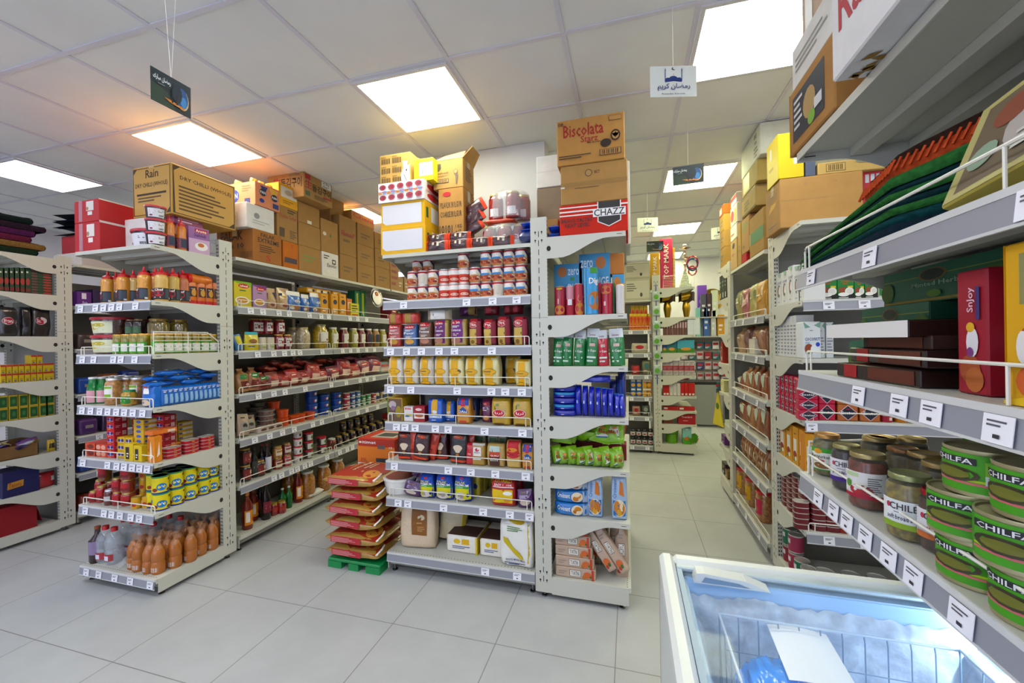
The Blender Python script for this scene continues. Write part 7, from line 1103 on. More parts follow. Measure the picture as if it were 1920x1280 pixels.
# ================================================================ nearest unit (L)
U = UL; U.clampoff = True; NU = 'nearest unit'
o = Kcarton(.34, .42, .26, '#d9d6d4', [A_t('#b02438', 'Rania', .1, .35, .75, .75), A_p('#8a6a2c', [(.82, .0), (.95, .2), (.9, .35), (1, .5), (.8, .4), (.74, .2)])], tape=None, left=[A_t('#a8243a', 'STAR', .15, .3, .35, .9, 90), A_t('#a8243a', 'FEZ', .5, .5, .65, .9, 90)], seam='#b89a90')
b = MB()
b.add([(.1*math.cos(a*PI/8)*1.2, .16+.07*math.sin(a*PI/8), -.0012) for a in range(16)], [tuple(range(15, -1, -1))], ('#a01c30', 'paper')); tv, tf = txt('H'); b.add([(-.04+.08*a, .19-.06*c, -.002) for a, c in tv], [tuple(reversed(f)) for f in tf], ('#d8d4d4', 'paper'))
rnd = random.Random(4)
for q in range(16):
    x, y, r_ = -.17+rnd.random()*.1, .02+rnd.random()*.16, .012+.012*rnd.random(); a = rnd.random()*6; b.add([(x+r_*math.cos(a), y+r_*math.sin(a), -.0022), (x+r_*.5*math.cos(a+1.5), y+r_*.5*math.sin(a+1.5), -.0022), (x-r_*math.cos(a), y-r_*math.sin(a), -.0022), (x+r_*.5*math.cos(a-1.5), y+r_*.5*math.sin(a-1.5), -.0022)], [(3, 2, 1, 0)], ('#8a6a2c', 'paper'))
b.build('underside_print', o); named(o, 'cardboard_carton'); tag(o, 'white carton with gold leaves and red writing jutting off the nearest top shelf', 'carton'); U.put(o, U.along(1568, -.06)+.17, -.06, U.zs[0]+.004)
o = Kcarton(.3, .4, .2, '#a87c48', [A_r('#1c2030', .1, .15, .82, .85), A_e('#a88a5a', .5, .5, .14, .22), A_e('#7aa83a', .55, .25, .08, .1), A_l('#c8c8c8', 5, .14, .3, .36, .8), A_r('#c8c8c8', .62, .3, .78, .45)], left=[A_r('#a87c48', 0, 0, 1, 1)]); named(o, 'cardboard_carton'); tag(o, 'brown carton with navy food label at the near top shelf corner', 'carton'); U.put(o, .12, -.008, U.zs[0]+.001)
o = Kcarton(.29, .36, .13, '#d4d0ca', [A_l('#6a6a60', 3, .1, .3, .9, .7)], tape=None); named(o, 'cardboard_carton'); tag(o, 'white carton with small print on the navy labelled carton', 'carton'); U.put(o, .13, -.004, U.zs[0]+.202)
o = Kcarton(.26, .34, .3, '#c0a890', [A_e('#5a3a34', .4, .6, .2, .3), A_r('#e0dcd8', .1, .1, .3, .9)], tape=None); named(o, 'cardboard_carton'); tag(o, 'tan carton high above the near shelf corner by the ceiling lamp', 'carton'); U.put(o, .13, .02, U.zs[0]+.334)
# folded mats, fringed rug and the leaning picture box
def zt_(x): return max(0, min(1, x/.75))
def yy_(x): return .12*max(0, min(1, (x-.42)/.16))
def folds(x0, x1, zb, th, lay, col, edge, y0, lab, nm='prayer_mat', cat='mat', fringe=False):
    b = MB(); up = lambda x: zb(x); T_ = lambda x: th(x)
    X = lambda s_: x0+(x1-x0)*s_
    Y = lambda s_, t_: y0+yy_(X(s_))+(.38-y0-yy_(X(s_)))*t_
    b.surf(lambda s_, t_: (X(s_), Y(s_, t_), up(X(s_))+T_(X(s_))), 26, 4, col); b.surf(lambda s_, t_: (X(s_), Y(s_, 1-t_), up(X(s_))), 26, 2, col)
    b.surf(lambda s_, t_: (X(s_), Y(s_, 0)-.007*math.sin(PI*t_), up(X(s_))+T_(X(s_))*t_), 26, 5, edge)
    b.surf(lambda s_, t_: (x0-.004*math.sin(PI*t_), y0+(.38-y0)*(1-s_), up(x0)+T_(x0)*t_), 4, 3, edge); b.surf(lambda s_, t_: (x1, y0+(.38-y0)*s_, up(x1)+T_(x1)*t_), 4, 1, col)
    if fringe:
        for q in range(26): y = y0+.3*q/26; b.tube([(x0, y, up(x0)+.006), (x0-.018, y-.004*math.sin(q), up(x0)+.002), (x0-.026, y, up(x0)-.022)], .0014, edge, 4)
    o = b.build(nm, None, 60); tag(o, lab, cat, 'folded mats on the nearest unit'); U.put(o, 0, 0, 0)
    return lambda x: up(x)+T_(x)+.0006
Z1 = U.zs[1]; wav = lambda x, k: .006*math.sin(8*x+k)
DG = ('#0e2c30', 'cloth'); EG = ('#28602a', 'cloth')
t0 = folds(-.03, 1.3, lambda x: Z1+.0015, lambda x: .012+.035*zt_(x), 0, ('#0c1620', 'cloth'), ('#10202c', 'cloth'), .026, 'dark navy folded mat at the base of the pile', fringe=True)
t0 = folds(-.03, 1.3, t0, lambda x: .006+.022*zt_(x), 0, ('#0c3438', 'cloth'), ('#0c3a3c', 'cloth'), .03, 'teal folded mat above the navy one')
for k, (y_, h1) in enumerate(((.028, .018), (.034, .016), (.026, .018), (.036, .014), (.03, .024))):
    t0 = folds(-.035+.01*(k % 2), 1.28, t0, (lambda h1, k: lambda x: .005+h1*zt_(x)+max(0, .006*math.sin(7*x+k)))(h1, k), 0, DG, EG if k % 2 == 0 else DG, y_, '%s green mat fold, %s' % (('bright edged', 'dark edged')[k % 2], ('lowest', 'second', 'middle', 'fourth', 'topmost under the rug')[k]), fringe=k == 2)
b = MB(); RX = lambda s_: .3+.85*s_; tt0 = t0
b.surf(lambda s_, t_: (RX(s_), .05+yy_(RX(s_))+(.33-yy_(RX(s_)))*t_, tt0(RX(s_))+.055), 24, 5, ('#2c1c14', 'cloth')); b.surf(lambda s_, t_: (RX(s_), .045+yy_(RX(s_))-.006*math.sin(PI*t_), tt0(RX(s_))+.035*t_), 44, 4, ('#a8401c', 'cloth')); b.surf(lambda s_, t_: (RX(s_), .05+yy_(RX(s_)), tt0(RX(s_))+.035+.02*t_), 24, 2, ('#2c1c14', 'cloth')); b.surf(lambda s_, t_: (.3, .05+.33*(1-s_), tt0(.3)+.055*t_), 3, 2, ('#8a3418', 'cloth'))
for q in range(80): s_ = q/80; b.tube([(RX(s_), .04+yy_(RX(s_)), tt0(RX(s_))+.04), (RX(s_)-.006, .03+yy_(RX(s_)), tt0(RX(s_))+.012)], .0028, ('#b84a24', 'cloth'), 4)
o = b.build('fringed_rug', None, 60); tag(o, 'brown rug with orange fringe folded on the green mats', 'rug'); U.put(o, 0, 0, 0)
o = Kbox(.42, .05, .19, '#a89a48', [A_r('#b8b074', .01, .02, .99, .98), A_r('#6a5c48', .06, .08, .94, .92), A_e('#c8b858', .7, .5, .1, .22), A_e('#b0a8a0', .35, .5, .13, .28), A_e('#6a8a7a', .45, .35, .08, .15), A_e('#8a4a34', .22, .7, .09, .14), A_e('#a83c34', .5, .75, .06, .1), A_e('#8aa08a', .15, .35, .07, .12), A_e('#a04838', .85, .7, .06, .12), A_l('#c8c8c0', 3, .3, .2, .6, .4)], bev=.003); named(o, 'picture_box'); tag(o, 'pale yellow flat box with a market picture leaning on the mats', 'box'); U.put(o, .79, .02, Z1+.002, 0, (-.4, -.1))
for v in o.data.vertices: v.co.y += .0
# herb boxes, date packs and wafer boxes
gb = [A_r('#1f5a42', 0, 0, 1, 1), A_r('#7a8a3c', 0, .72, 1, .745), A_r('#8a7a2c', 0, .03, 1, .1), A_e('#6a5430', .48, .75, .12, .18), A_e('#14241c', .48, .75, .1, .15), A_t('#8aa88a', 'Minted Herbs', .3, .44, .72, .56), A_e('#3a5c1c', .05, .4, .07, .3), A_e('#3a5c1c', .92, .4, .1, .28), A_e('#4a7a24', .5, .22, .06, .1)]
gbx = lambda w, h: Kbox(w, .16, h, '#1c4a36', gb, top=[A_r('#1f5a42', .02, .02, .98, .98)], left=[A_r('#20443a', 0, 0, 1, 1)])
z2 = U.zs[2]
for k, (x0, x1, z_, h, d_) in enumerate(((.01, .24, 0, .09, .07), (.06, .34, .091, .09, .08), (.13, .52, .182, .085, .1), (.36, .6, 0.0, .18, .12))):
    w = x1-x0; o = gbx(w, h); named(o, 'herb_box'); tag(o, ('lowest dark green herb box at the shelf start', 'second dark green herb box, stepped back', 'topmost dark green herb box, deepest in the pile', 'tall dark green herb box behind the date packs')[k], 'box', 'dark green herb boxes'); U.put(o, (x0+x1)/2, d_+.06, z2+.001+z_)
for k in range(3):
    o = Kbox(.3, .13, .034, '#241410', [A_r('#a01c24', .12, .05, .3, .95), A_r('#5a2818', .45, .1, .95, .9)] if k < 2 else [A_r('#d8d4d0', 0, 0, 1, 1)], top=[A_r('#4a2418' if k < 2 else '#7a7870', .03, .04, .97, .96), A_r('#a01c24' if k < 2 else '#b8b4ac', .12, .04, .3, .96)], mk='plastic', left=[A_r('#d8d4d0', 0, 0, 1, 1)] if k == 2 else ()); named(o, 'date_pack')
    tag(o, ('bottom dark date pack with red band, near the wire', 'second dark date pack with red band', 'flat white ended date pack on top of the dark ones')[k], 'date pack', 'flat packs of dates'); U.put(o, (.36, .38, .36)[k], (.02, .03, .0)[k], z2+.001+(0, .04, .1)[k], (.05, -.03, .06)[k])
o = Kbox(.24, .1, .028, '#2c1812', [A_r('#5a2818', .1, .1, .9, .9)]); named(o, 'date_pack'); tag(o, 'third dark date pack under the white ended one', 'date pack', 'flat packs of dates'); U.put(o, .4, .04, z2+.076)
wf = [A_e('#a8542c', .45, .2, .34, .12), A_e('#b86a34', .6, .12, .3, .1), A_e('#d8d4d8', .55, .42, .2, .12), A_e('#e0b02c', .5, .54, .14, .04), A_t('#e0b8c8', 'SnJoy', .4, .66, .66, .86, 90), A_r('#3a2c6a', .7, .6, .82, .86), A_e('#7a3a7a', .5, .34, .1, .04)]
for k in range(3):
    w = .065; o = Kbox(w, .1, .215, '#98142c', wf if k < 2 else [], bev=.003); named(o, 'wafer_box'); tag(o, 'crimson wafer box with cartoon biscuit, %s before the yellow box' % ORD[k], 'box', 'crimson wafer boxes'); U.put(o, U.along(1822, .05)+.0+.052*k, .05+.03*(k % 2), z2+.001)
for k in range(2):
    o = Kbox(.075, .1, .235, '#dca80c', [A_r('#8a8454', .34, .62, .52, .93), A_e('#c83a30', .5, .45, .12, .03), A_e('#d8d4d0', .4, .36, .13, .1), A_e('#c8602c', .6, .15, .34, .1), A_e('#3a8a2c', .7, .2, .1, .04), A_p('#e8c020', [(0, .02), (1, .1), (1, 0), (0, 0)])], left=[A_r('#d8a00c', 0, 0, 1, 1)], bev=.003); named(o, 'wafer_box'); tag(o, ('nearest bright yellow biscuit box at the photo edge', 'second yellow biscuit box behind the nearest')[k], 'box', 'yellow biscuit boxes'); U.put(o, U.along(1893, .02)+.03+.08*k, .02, z2+.001)
# pickle jars, real glass
def near(px, d, r, h, c, lid, lc, shp, lab, lz=(.25, .65), shape='std', z=0, a=.95, rot=0):
    o = Kjar(r, h, c, lid, shp, lc, lz, shape, a, real=True, n=28, wrap=a+.25); named(o, 'pickle_jar'); tag(o, lab, 'jar', 'pickle jars on the nearest unit'); U.put(o, max(r+.014, U.along(px, d+r)), d, U.zs[3]+.001+z, rot+1.35 if rot else 0)
ch = lambda t, c1, c2: [A_e('#c03c5a', .16, .78, .06, .1), A_t('#3a3438', 'CHILE', .2, .66, .78, .9), A_l('#6a6a6a', 1, .3, .54, .7, .6), A_t(c1, t, .14, .3, .88, .48), A_r(c2, 0, 0, 1, .2)]
near(1557, .04, .038, .125, '#6a6238', '#a87c3c', '#3f9a2c', [A_r('#dcdad2', 0, .05, .78, .8), A_e('#d89a2c', .3, .86, .16, .12), A_t('#2c2824', 'Kurzgurken', .03, .5, .72, .7), A_e('#b83040', .35, .44, .2, .06), A_e('#8a6030', .45, .22, .3, .14)], 'jar of olives with green gherkin label, first by the wire', (.15, .68), rot=-.4)
near(1607, .035, .036, .125, '#2c1c18', '#9c9460', '#dcdadc', ch('patlican', '#3a2468', '#4a2c80'), 'dark aubergine jar with white and violet label, second along', (.22, .7), rot=-.4)
near(1652, .02, .041, .135, '#6a2c10', '#9a8a58', '#d8d6d2', [A_r('#b8c89a', 0, .8, .4, .95), A_e('#a82c30', .45, .3, .3, .22), A_e('#d8d8cc', .4, .5, .2, .16), A_e('#5a8a34', .12, .5, .1, .15), A_l('#6a6a6a', 8, .62, .2, .95, .85), A_r('#a81c38', 0, .0, 1, .14)], 'orange-brown ajvar jar with pepper picture label, third along', (.22, .68), rot=-.45)
near(1735, .015, .04, .135, '#7a6a30', '#8a9060', '#d8dad8', ch('soft broad beans', '#3a3450', '#8aa82c'), 'jar of green beans with CHILE label, fourth along', (.2, .62), rot=-.5)
near(1798, .04, .036, .12, '#3c201a', '#b8202c', '#d8d4d6', ch('aci biber', '#a83038', '#c8703c'), 'dark jar with red lid and CHILE label, beside the tall cans', (.25, .7), rot=-.5)
for k, (px, d) in enumerate(((1640, .13), (1600, .15), (1690, .13), (1730, .15), (1680, .22), (1760, .13))): near(px, d, .038, .13, '#4a3c1c', '#a89058' if k != 2 else '#8a6038', None, (), 'dim jar with gold lid in the rear of the nearest shelf, %s' % ORD[k])
chv = [A_r('#4a9a1c', 0, 0, 1, 1), A_r('#b0c81c', 0, .28, 1, .34), A_r('#c86a70', 0, .2, 1, .26), A_r('#26242a', .02, .72, .55, .9), A_t('#d8d8d8', 'CHILFA', .06, .74, .52, .88), A_e('#3a3420', .3, .45, .28, .2), A_e('#6a6a24', .3, .45, .2, .13), A_r('#8ab83c', .62, .4, .9, .85), A_r('#c8ccc8', .62, .26, .9, .5), A_l('#7a8a6a', 3, .64, .3, .88, .46)]
for k, (px, l, d_) in enumerate(((1890, 0, .02), (1890, 1, .02), (1890, 2, .02), (2020, 0, .02), (2020, 1, .02), (2020, 2, .02), (1925, 0, .14), (1925, 1, .14), (1925, 2, .14))):
    o = Kcan(.052, .077, '#3f8a1c', chv if k < 6 else [], '#a8a078', a=1.3, n=30); named(o, 'vegetable_can'); tag(o, 'large green vegetable can, %s, %s layer, nearest shelf' % (('beside the red lidded jar', 'at the photo edge', 'in the rear pile')[k//3], ORD[l]), 'can', 'large green vegetable cans'); U.put(o, U.along(px, d_+.05), d_, U.zs[3]+.001+.0775*l, .85+.25*math.sin(k*2))
b = MB()  # short end rack at the far end of the jar shelf
for q in range(6): b.tube([(.006, .02, U.zs[3]+.02+.013*q), (.006, .2, U.zs[3]+.02+.013*q)], .0022, WIRE, 5)
b.tube([(.006, .02, U.zs[3]), (.006, .02, U.zs[3]+.095), (.006, .2, U.zs[3]+.11)], .004, WIRE, 6)
o = b.build('wire_end_rack'); tag(o, 'little white wire rack closing the far end of jar shelf', 'wire rack'); U.put(o, 0, 0, 0)

# ================================================================ chest freezer
FX0, FX1, FY0, FY1, FZ = .085, .93, .12, 1.445, .855
fr = empty('chest_freezer', (FX0, FY0, 0)); tag(fr, 'white chest freezer with glass lid and frosty lit interior, under the nearest shelves', 'freezer')
Wd, Dp = FX1-FX0, FY1-FY0; SH = ('#c6cac8', 'plastic'); IN = ('#a4c8ea', 'steel')
b = MB()
for q in ((0, 0, .05, Wd, .012, FZ-.05), (0, Dp-.012, .05, Wd, Dp, FZ-.05), (0, 0, .05, .012, Dp, FZ-.05), (Wd-.012, 0, .05, Wd, Dp, FZ-.05)): b.box(*q, SH)
b.box(0, 0, .04, Wd, Dp, .06, SH); b.build('cabinet_shell', fr)
b = MB(); t = .07
for q in ((t, t, .3, Wd-t, Dp-t, .31), (t, t, .3, t+.006, Dp-t, FZ-.04), (Wd-t-.006, t, .3, Wd-t, Dp-t, FZ-.04), (t, t, .3, Wd-t, t+.006, FZ-.04), (t, Dp-t-.006, .3, Wd-t, Dp-t, FZ-.04)): b.box(*q, IN)
b.build('inner_liner', fr)
b = MB(); b.box(0, 0, FZ-.06, .045, Dp, FZ, ('#d2d4d0', 'plastic'), .012); b.box(Wd-.045, 0, FZ-.06, Wd, Dp, FZ, ('#d2d4d0', 'plastic'), .012); b.box(.04, 0, FZ-.06, Wd-.04, .05, FZ, ('#d2d4d0', 'plastic'), .012); b.box(.04, Dp-.05, FZ-.06, Wd-.04, Dp, FZ, ('#d2d4d0', 'plastic'), .012)
b.box(.045, .05, FZ-.05, t, Dp-.05, FZ-.035, ('#a9c4dc', 'plastic')); b.box(Wd-t, .05, FZ-.05, Wd-.045, Dp-.05, FZ-.035, ('#a9c4dc', 'plastic')); b.box(.045, Dp-t-.004, FZ-.05, Wd-.045, Dp-.05, FZ-.035, ('#a9c4dc', 'plastic'))
b.build('top_rim', fr)
b = MB(); b.box(.047, .055, FZ-.026, Wd-.047, Dp-.053, FZ-.02, ('#d8ecf8', 'glass')); ld = b.build('glass_lid', fr)
b = MB(); b.box(.047, Dp-.075, FZ-.02, Wd-.047, Dp-.053, FZ-.008, ('#b4c0c4', 'plastic'), .003); b.box(.047, .055, FZ-.02, .062, Dp-.06, FZ-.012, ('#8fa4b8', 'plastic')); b.build('lid_frame', ld)
b = MB(); b.poly([(0, 0), (.2, 0), (.14, .022), (.03, .03), (.008, .028)], 0, .045, ('#d0d2ce', 'plastic')); b.add([(.02, -.001, .004), (.15, -.001, .004), (.12, -.001, .014), (.03, -.001, .02)], [(0, 1, 2, 3)], ('#7f93a6', 'plastic')); h_ = b.build('handle', ld); h_.location = (.09, Dp-.13, FZ-.02)
b = MB(); b.box(-.002, .55, .6, 0, .75, .78, ('#b82c3c', 'paper')); b.build('red_sticker', fr)
b = MB(); FRO = ('#dfeaf4', 'frost'); rnd = random.Random(7)
def frost(x0, y0, x1, y1, z0, z1, nx, ny):
    def g(s_, t_):
        k = .018+.01*math.sin(s_*23+t_*9)*math.sin(t_*13+s_*5)+.014*rnd.random()+.02*(1-t_)**2; zt = z0+(z1-z0)*t_-(.012*rnd.random()+.004*math.sin(s_*17) if t_ > .98 else 0)
        nx_, ny_ = (y1-y0), -(x1-x0); L_ = math.hypot(nx_, ny_); return (x0+(x1-x0)*s_+nx_/L_*k*(0 if t_ > .98 else 1), y0+(y1-y0)*s_+ny_/L_*k*(0 if t_ > .98 else 1), zt)
    b.surf(g, nx, ny, FRO)
frost(t+.008, Dp-t-.008, Wd-t-.008, Dp-t-.008, .31, FZ-.075, 44, 16); frost(Wd-t-.008, Dp-t-.008, Wd-t-.008, t, .31, FZ-.1, 40, 14); frost(t+.008, t, t+.008, Dp-t-.008, .31, FZ-.12, 40, 14)
o = b.build('frost_layer', fr, 80); o['kind'] = 'stuff'
b = MB(); b.box(Wd-t-.022, .15, FZ-.075, Wd-t-.008, Dp-.1, FZ-.06, emit('#cfe6ff', 60, 'freezer_light')); b.build('light_strip', fr)
def basket(x0, y0, x1, y1, z0, z1, lab):
    b = MB(); w = ('#7f97ac', 'steel'); b.tube([(x0, y0, z1), (x1, y0, z1), (x1, y1, z1), (x0, y1, z1)], .0035, ('#c4d2de', 'steel'), 6, True)
    for z in (z0, z0+(z1-z0)*.35, z0+(z1-z0)*.75): b.tube([(x0+.01, y0+.01, z), (x1-.01, y0+.01, z), (x1-.01, y1-.01, z), (x0+.01, y1-.01, z)], .0018, w, 5, True)
    n_ = 11
    for k in range(n_+1):
        x = x0+(x1-x0)*k/n_
        b.tube([(x, y0, z1), (x, y0+.01, z0), (x, y1-.01, z0), (x, y1, z1-.02), (x, y1+.006, z1)], .0018, w, 5)
    for k in range(15): y = y0+(y1-y0)*k/14; b.tube([(x0, y, z1), (x0+.01, y, z0), (x1-.01, y, z0), (x1, y, z1)], .0018, w, 5)
    o = b.build('wire_basket'); tag(o, lab, 'basket'); place(o, (FX0, FY0, 0))
basket(.15, .2, Wd-.15, Dp-.165, .4, .775, 'white wire basket hanging inside the chest freezer')
def lump(cx, cy, cz, rx, ry, rz, k):
    b = MB()
    def g(a, c):
        th, ph = 2*PI*a, PI*(c-.5); f = 1+(.07*abs(math.sin(4*th+k+5*c))+.05*abs(math.sin(9*th-7*c+k))+.04*abs(math.sin(15*c+6*th+k))+.03*math.sin(23*th+11*c))*math.cos(ph)**.5
        return (rx*f*math.cos(th)*math.cos(ph), ry*f*math.sin(ph), rz*f*math.sin(th)*math.cos(ph))
    b.surf(g, 72, 32, ('#2a92f2', 'bluefilm')); o = b.build('frozen_bag', None, 50); tag(o, 'bright blue crinkled bag of frozen food in the basket, %s from the far end' % ORD[k], 'bag', 'blue frozen food bags'); place(o, (FX0+cx, FY0+cy, cz), .3*k)
for k, q in enumerate(((.255, 1.02, .64, .085, .11, .095), (.265, .8, .64, .09, .11, .1), (.27, .6, .6, .1, .1, .11), (.5, .62, .55, .1, .1, .12), (.43, .86, .56, .075, .1, .11))): lump(*q, k)
b = MB(); b.surf(lambda a, c: (.14*a-.0*c, .2*c, .006*math.sin(PI*a)), 6, 4, ('#eef2f6', 'paper')); o = b.build('paper_sheet'); tag(o, 'blank white paper sheet lying on the blue frozen bags', 'paper'); place(o, (.35, 1.1, .755), -.05, (-.0, .0))

# ================================================================ hanging cards
def card(px, pyt, w, h, y, dark, lab, rz=0, strings=1):
    q = CF + (px-960)/F_PX*CR - (pyt-640)/F_PX*CU; tt = y/q.y; x, z = q.x*tt, EYE+q.z*tt
    o = empty('hanging_card', (x, y, z), (0, 0, rz)); tag(o, lab, 'hanging card', 'paper cards hanging from the ceiling')
    b = MB(); b.box(-w/2, -.0008, -h, w/2, .0008, 0, ('#10171c' if dark else '#dfe2da', 'paper'))
    f = flat(-w/2, -h, w/2, 0, -.0008)
    if dark:
        s_ = [A_r('#16242a', 0, .6, 1, 1), A_p('#1c2e22', [(0, 0), (.6, 0), (.4, .45), (0, .6)]), A_e('#c8a878', .77, .46, .17, .34), A_e('#1c4a7c', .76, .49, .16, .32), A_e('#3a80b8', .8, .38, .08, .17), A_e('#10202c', .63, .56, .13, .3), A_p('#c87a2c', [(.3, .26), (.45, .18), (.8, .14), (.82, .2), (.6, .24), (.45, .26)]), A_p('#e0b060', [(.42, .22), (.7, .17), (.6, .22)]), A_p('#14161a', [(.48, .2), (.5, .5), (.53, .2), (.6, .22), (.62, .6), (.65, .2)]), A_t('#d8dcdc', 'ﻙﺭﺎﺒﻣ ﻥﺎﻀﻣﺭ', .04, .66, .46, .84), A_l('#8a9aa0', 1, .15, .58, .4, .61)]
    else:
        B_ = '#1c3474'; s_ = [A_e(B_, .5, .57, .1, .11), A_r(B_, .32, .47, .68, .55), A_e(B_, .38, .56, .055, .06), A_e(B_, .62, .56, .055, .06), A_r(B_, .315, .5, .33, .84), A_r(B_, .67, .5, .685, .84), A_p(B_, [(.31, .84), (.335, .84), (.3225, .93)]), A_p(B_, [(.665, .84), (.69, .84), (.6775, .93)]), A_p(B_, [(.495, .68), (.505, .68), (.5, .76)]), A_e('#3a3a34', .5, .9, .035, .05), A_e('#dfe2da', .515, .91, .03, .045), A_t(B_, 'ﻢﻳﺮﻛ ﻥﺎﻀﻣﺭ', .15, .18, .85, .42), A_t('#5a5a60', 'Ramadan Kareem', .24, .06, .74, .11)]
        s_ = s_[:2]+[A_p('#dfe2da', [(.3, .47), (.5, .5), (.7, .47), (.5, .46)])]+s_[2:]
    b.art(f, s_, .0004); g_ = lambda a, c, o_: (w/2-w*a, .0008+o_, -h+h*c); b.art(g_, s_, .0004); b.build('printed_card', o)
    b = MB()
    if strings == 1: b.tube([(0, 0, -.006), (0, 0, CEIL-z)], .0009, ('#e6e2d4', 'paper'), 4)
    else: b.tube([(-.03, 0, CEIL-z), (0, 0, -.012), (.03, 0, CEIL-z)], .0009, ('#e6e2d4', 'paper'), 4)
    b.build('string', o)
card(321, 145, .145, .125, 1.175, True, 'dark night sky card hanging over the sauce unit, turned away', PI/2, 2)
card(1262, 124, .21, .14, 2.0, False, 'nearest white mosque card hanging over the main aisle', .27)
card(1290, 310, .2, .13, 3.1, True, 'dark night sky card hanging in front of the second aisle lamp', -.08)
card(1214, 408, .2, .14, 4.3, False, 'second white mosque card, above the biscuit unit corner', .2)
card(1228, 452, .2, .13, 5.4, True, 'small dark card beside the pink TOP MARK box', .1)
card(1352, 425, .2, .13, 5.0, False, 'faint white mosque card beside the far carton stacks', -.2)
card(622, -38, .16, .06, 1.3, False, 'white card corner dipping in at the top edge of view', .5)

# ================================================================ far left unit (D) and the dim aisle behind
S = UDs; DL = 'far left unit'
for k in range(6): fit(S, 1, (0+10*k, 8+10*k), 502, lambda w, h: Kbox(.04, .1, h, '#24402c', [A_e('#a03c34', .5, .45, .3, .14), A_l('#c8c8b8', 1, .3, .75, .7, .9), A_r('#6a2c28', .2, .05, .8, .2)]), 'tea_box', 'dark green tea box on end, %s on the upper far left shelf' % ORD[k], 'box', 'dark green tea boxes', d=.02)
for k in range(9): fit(S, 1, (62, 103), .022, lambda w, h: Kbox(w, .1, h, '#2a4430', [A_e('#a83a34', .75, .5, .2, .36), A_r('#6a4440', .05, .2, .3, .8)]), 'tea_box', 'dark green tea box lying flat, %s from the bottom of the pile' % ORD[k], 'box', 'dark green tea boxes', d=.02, z=S.zs[1]+.0225*k)
for k, (px, c) in enumerate((((0, 38), '#24201e'), ((42, 62), '#1c1a18'), ((67, 104), '#28211e'))): fit(S, 2, px, 575, lambda w, h: Kbag(w, .12, h, c, [A_e('#b8a8a8', .4, .52, .3, .13), A_e('#a01c34', .4, .52, .27, .115), A_t('#e0d8d8', 'lion', .2, .46, .6, .58)] if k != 1 else [], 'brick', seed=k, crinkle=.006), 'tea_pack', 'glossy black tea pack with red oval, %s from the left' % ORD[k], 'pack', 'glossy black tea packs', d=.03)
ylw = lambda w, h: Kbox(w, .08, h, '#c8ac18', [A_r('#b02c28', 0, .8, 1, 1), A_l('#8a7a2c', 2, .2, .15, .8, .45), A_r('#3a5a9c', .3, .1, .7, .2)])
for l in range(3):
    for k in range(9): fit(S, 3, (0+11.5*k, 10+11.5*k), .07, ylw, 'stock_cube_box', 'small yellow box, %s layer, %s along, far left unit' % (ORD[l], ORD[k]), 'box', 'small yellow stock boxes', d=.02, z=S.zs[3]+.0705*l)  if l < 2 or k in (5, 6) else None
grn = lambda w, h: Kbox(w, .08, h, '#b09a2c', [A_r('#1c4a24', .1, .1, .9, .9), A_e('#3a6a3a', .5, .5, .2, .2)])
for l in range(2):
    for k in range(6): fit(S, 4, (0+19*k-4, 16+19*k-3), .098, grn, 'green_tea_box', 'green box framed in yellow, %s layer, %s along, far left unit' % (ORD[l], ORD[k]), 'box', 'green and yellow framed boxes', d=.02, z=S.zs[4]+.0985*l)
b = MB()
for q in ((0, 0, 0, .3, .004, .1), (0, .2, 0, .3, .204, .13), (0, 0, 0, .004, .2, .1), (.296, 0, 0, .3, .2, .13), (0, 0, 0, .3, .2, .004)): b.box(*q, ('#7a5c3a', 'card'))
o = b.build('open_tray'); tag(o, 'open brown tray of wrapped sweets on the far left unit', 'tray'); S.put(o, .02, .02, S.zs[5]+.001)
for k in range(14):
    o = Kbag(.05, .02, .12, ('#c8b01c', '#3a2c6a', '#b8b8c0', '#8a5a9a')[k % 4], [A_r('#3a2a5a', .2, .3, .8, .6)], 'pillow', seed=k); named(o, 'wrapped_sweet'); tag(o, 'wrapped bar %s in the open brown tray, counted from the left' % ORD[k], 'sweet', 'wrapped bars in the tray'); S.put(o, .05+.017*k, .06+.03*(k % 3), S.zs[5]+.06+.012*(k % 3), k*.7, (1.2, .4*math.sin(k)))
for k in range(5): fit(S, 5, (88+4*k, 93+4*k), .1, lambda w, h: Kbag(w*1.6, .03, h, '#c8a818', [A_r('#2c2420', .3, .3, .7, .7)], 'pillow', seed=k), 'wrapped_sweet', 'yellow bar standing beside the brown tray, %s' % ORD[k], 'sweet', 'wrapped bars in the tray', d=.03)
fit(S, 6, (0, 70), .2, lambda w, h: Kbox(w, .2, h, '#1c1c4a', [A_p('#b8862c', [(.12, .3), (.55, .35), (.56, .6), (.14, .55)]), A_t('#8a2c28', 'Tesoro', .16, .36, .5, .54)]), 'navy_box', 'navy open display box with orange lettering, far left unit', 'box', d=.02)
fit(S, 6, (74, 112), .11, lambda w, h: Kbag(h*1.2, .08, w, '#b01c28', [A_r('#c8c8c8', .3, .7, .6, .9)], 'pillow', pose='liex'), 'red_pack', 'red wrapped pack beside the navy display box', 'pack', d=.04)
o = Kbox(.3, .25, .22, '#9c1420', [A_r('#8a101c', .02, .02, .98, .98)]); named(o, 'red_box'); tag(o, 'plain red open box at the foot of the far left unit', 'box'); b = MB(); b.add([(.15, .05, .22), (.15, .2, .22), (.2, .2, .02), (.2, .05, .02), (.152, .05, .224), (.152, .2, .224), (.204, .2, .02), (.204, .05, .02)], [(0, 1, 2, 3), (7, 6, 5, 4), (0, 3, 7, 4), (1, 5, 6, 2), (0, 4, 5, 1)], ('#9c1420', 'card')); b.build('flap', o); S.put(o, .16, .03, S.zs[7]+.001)
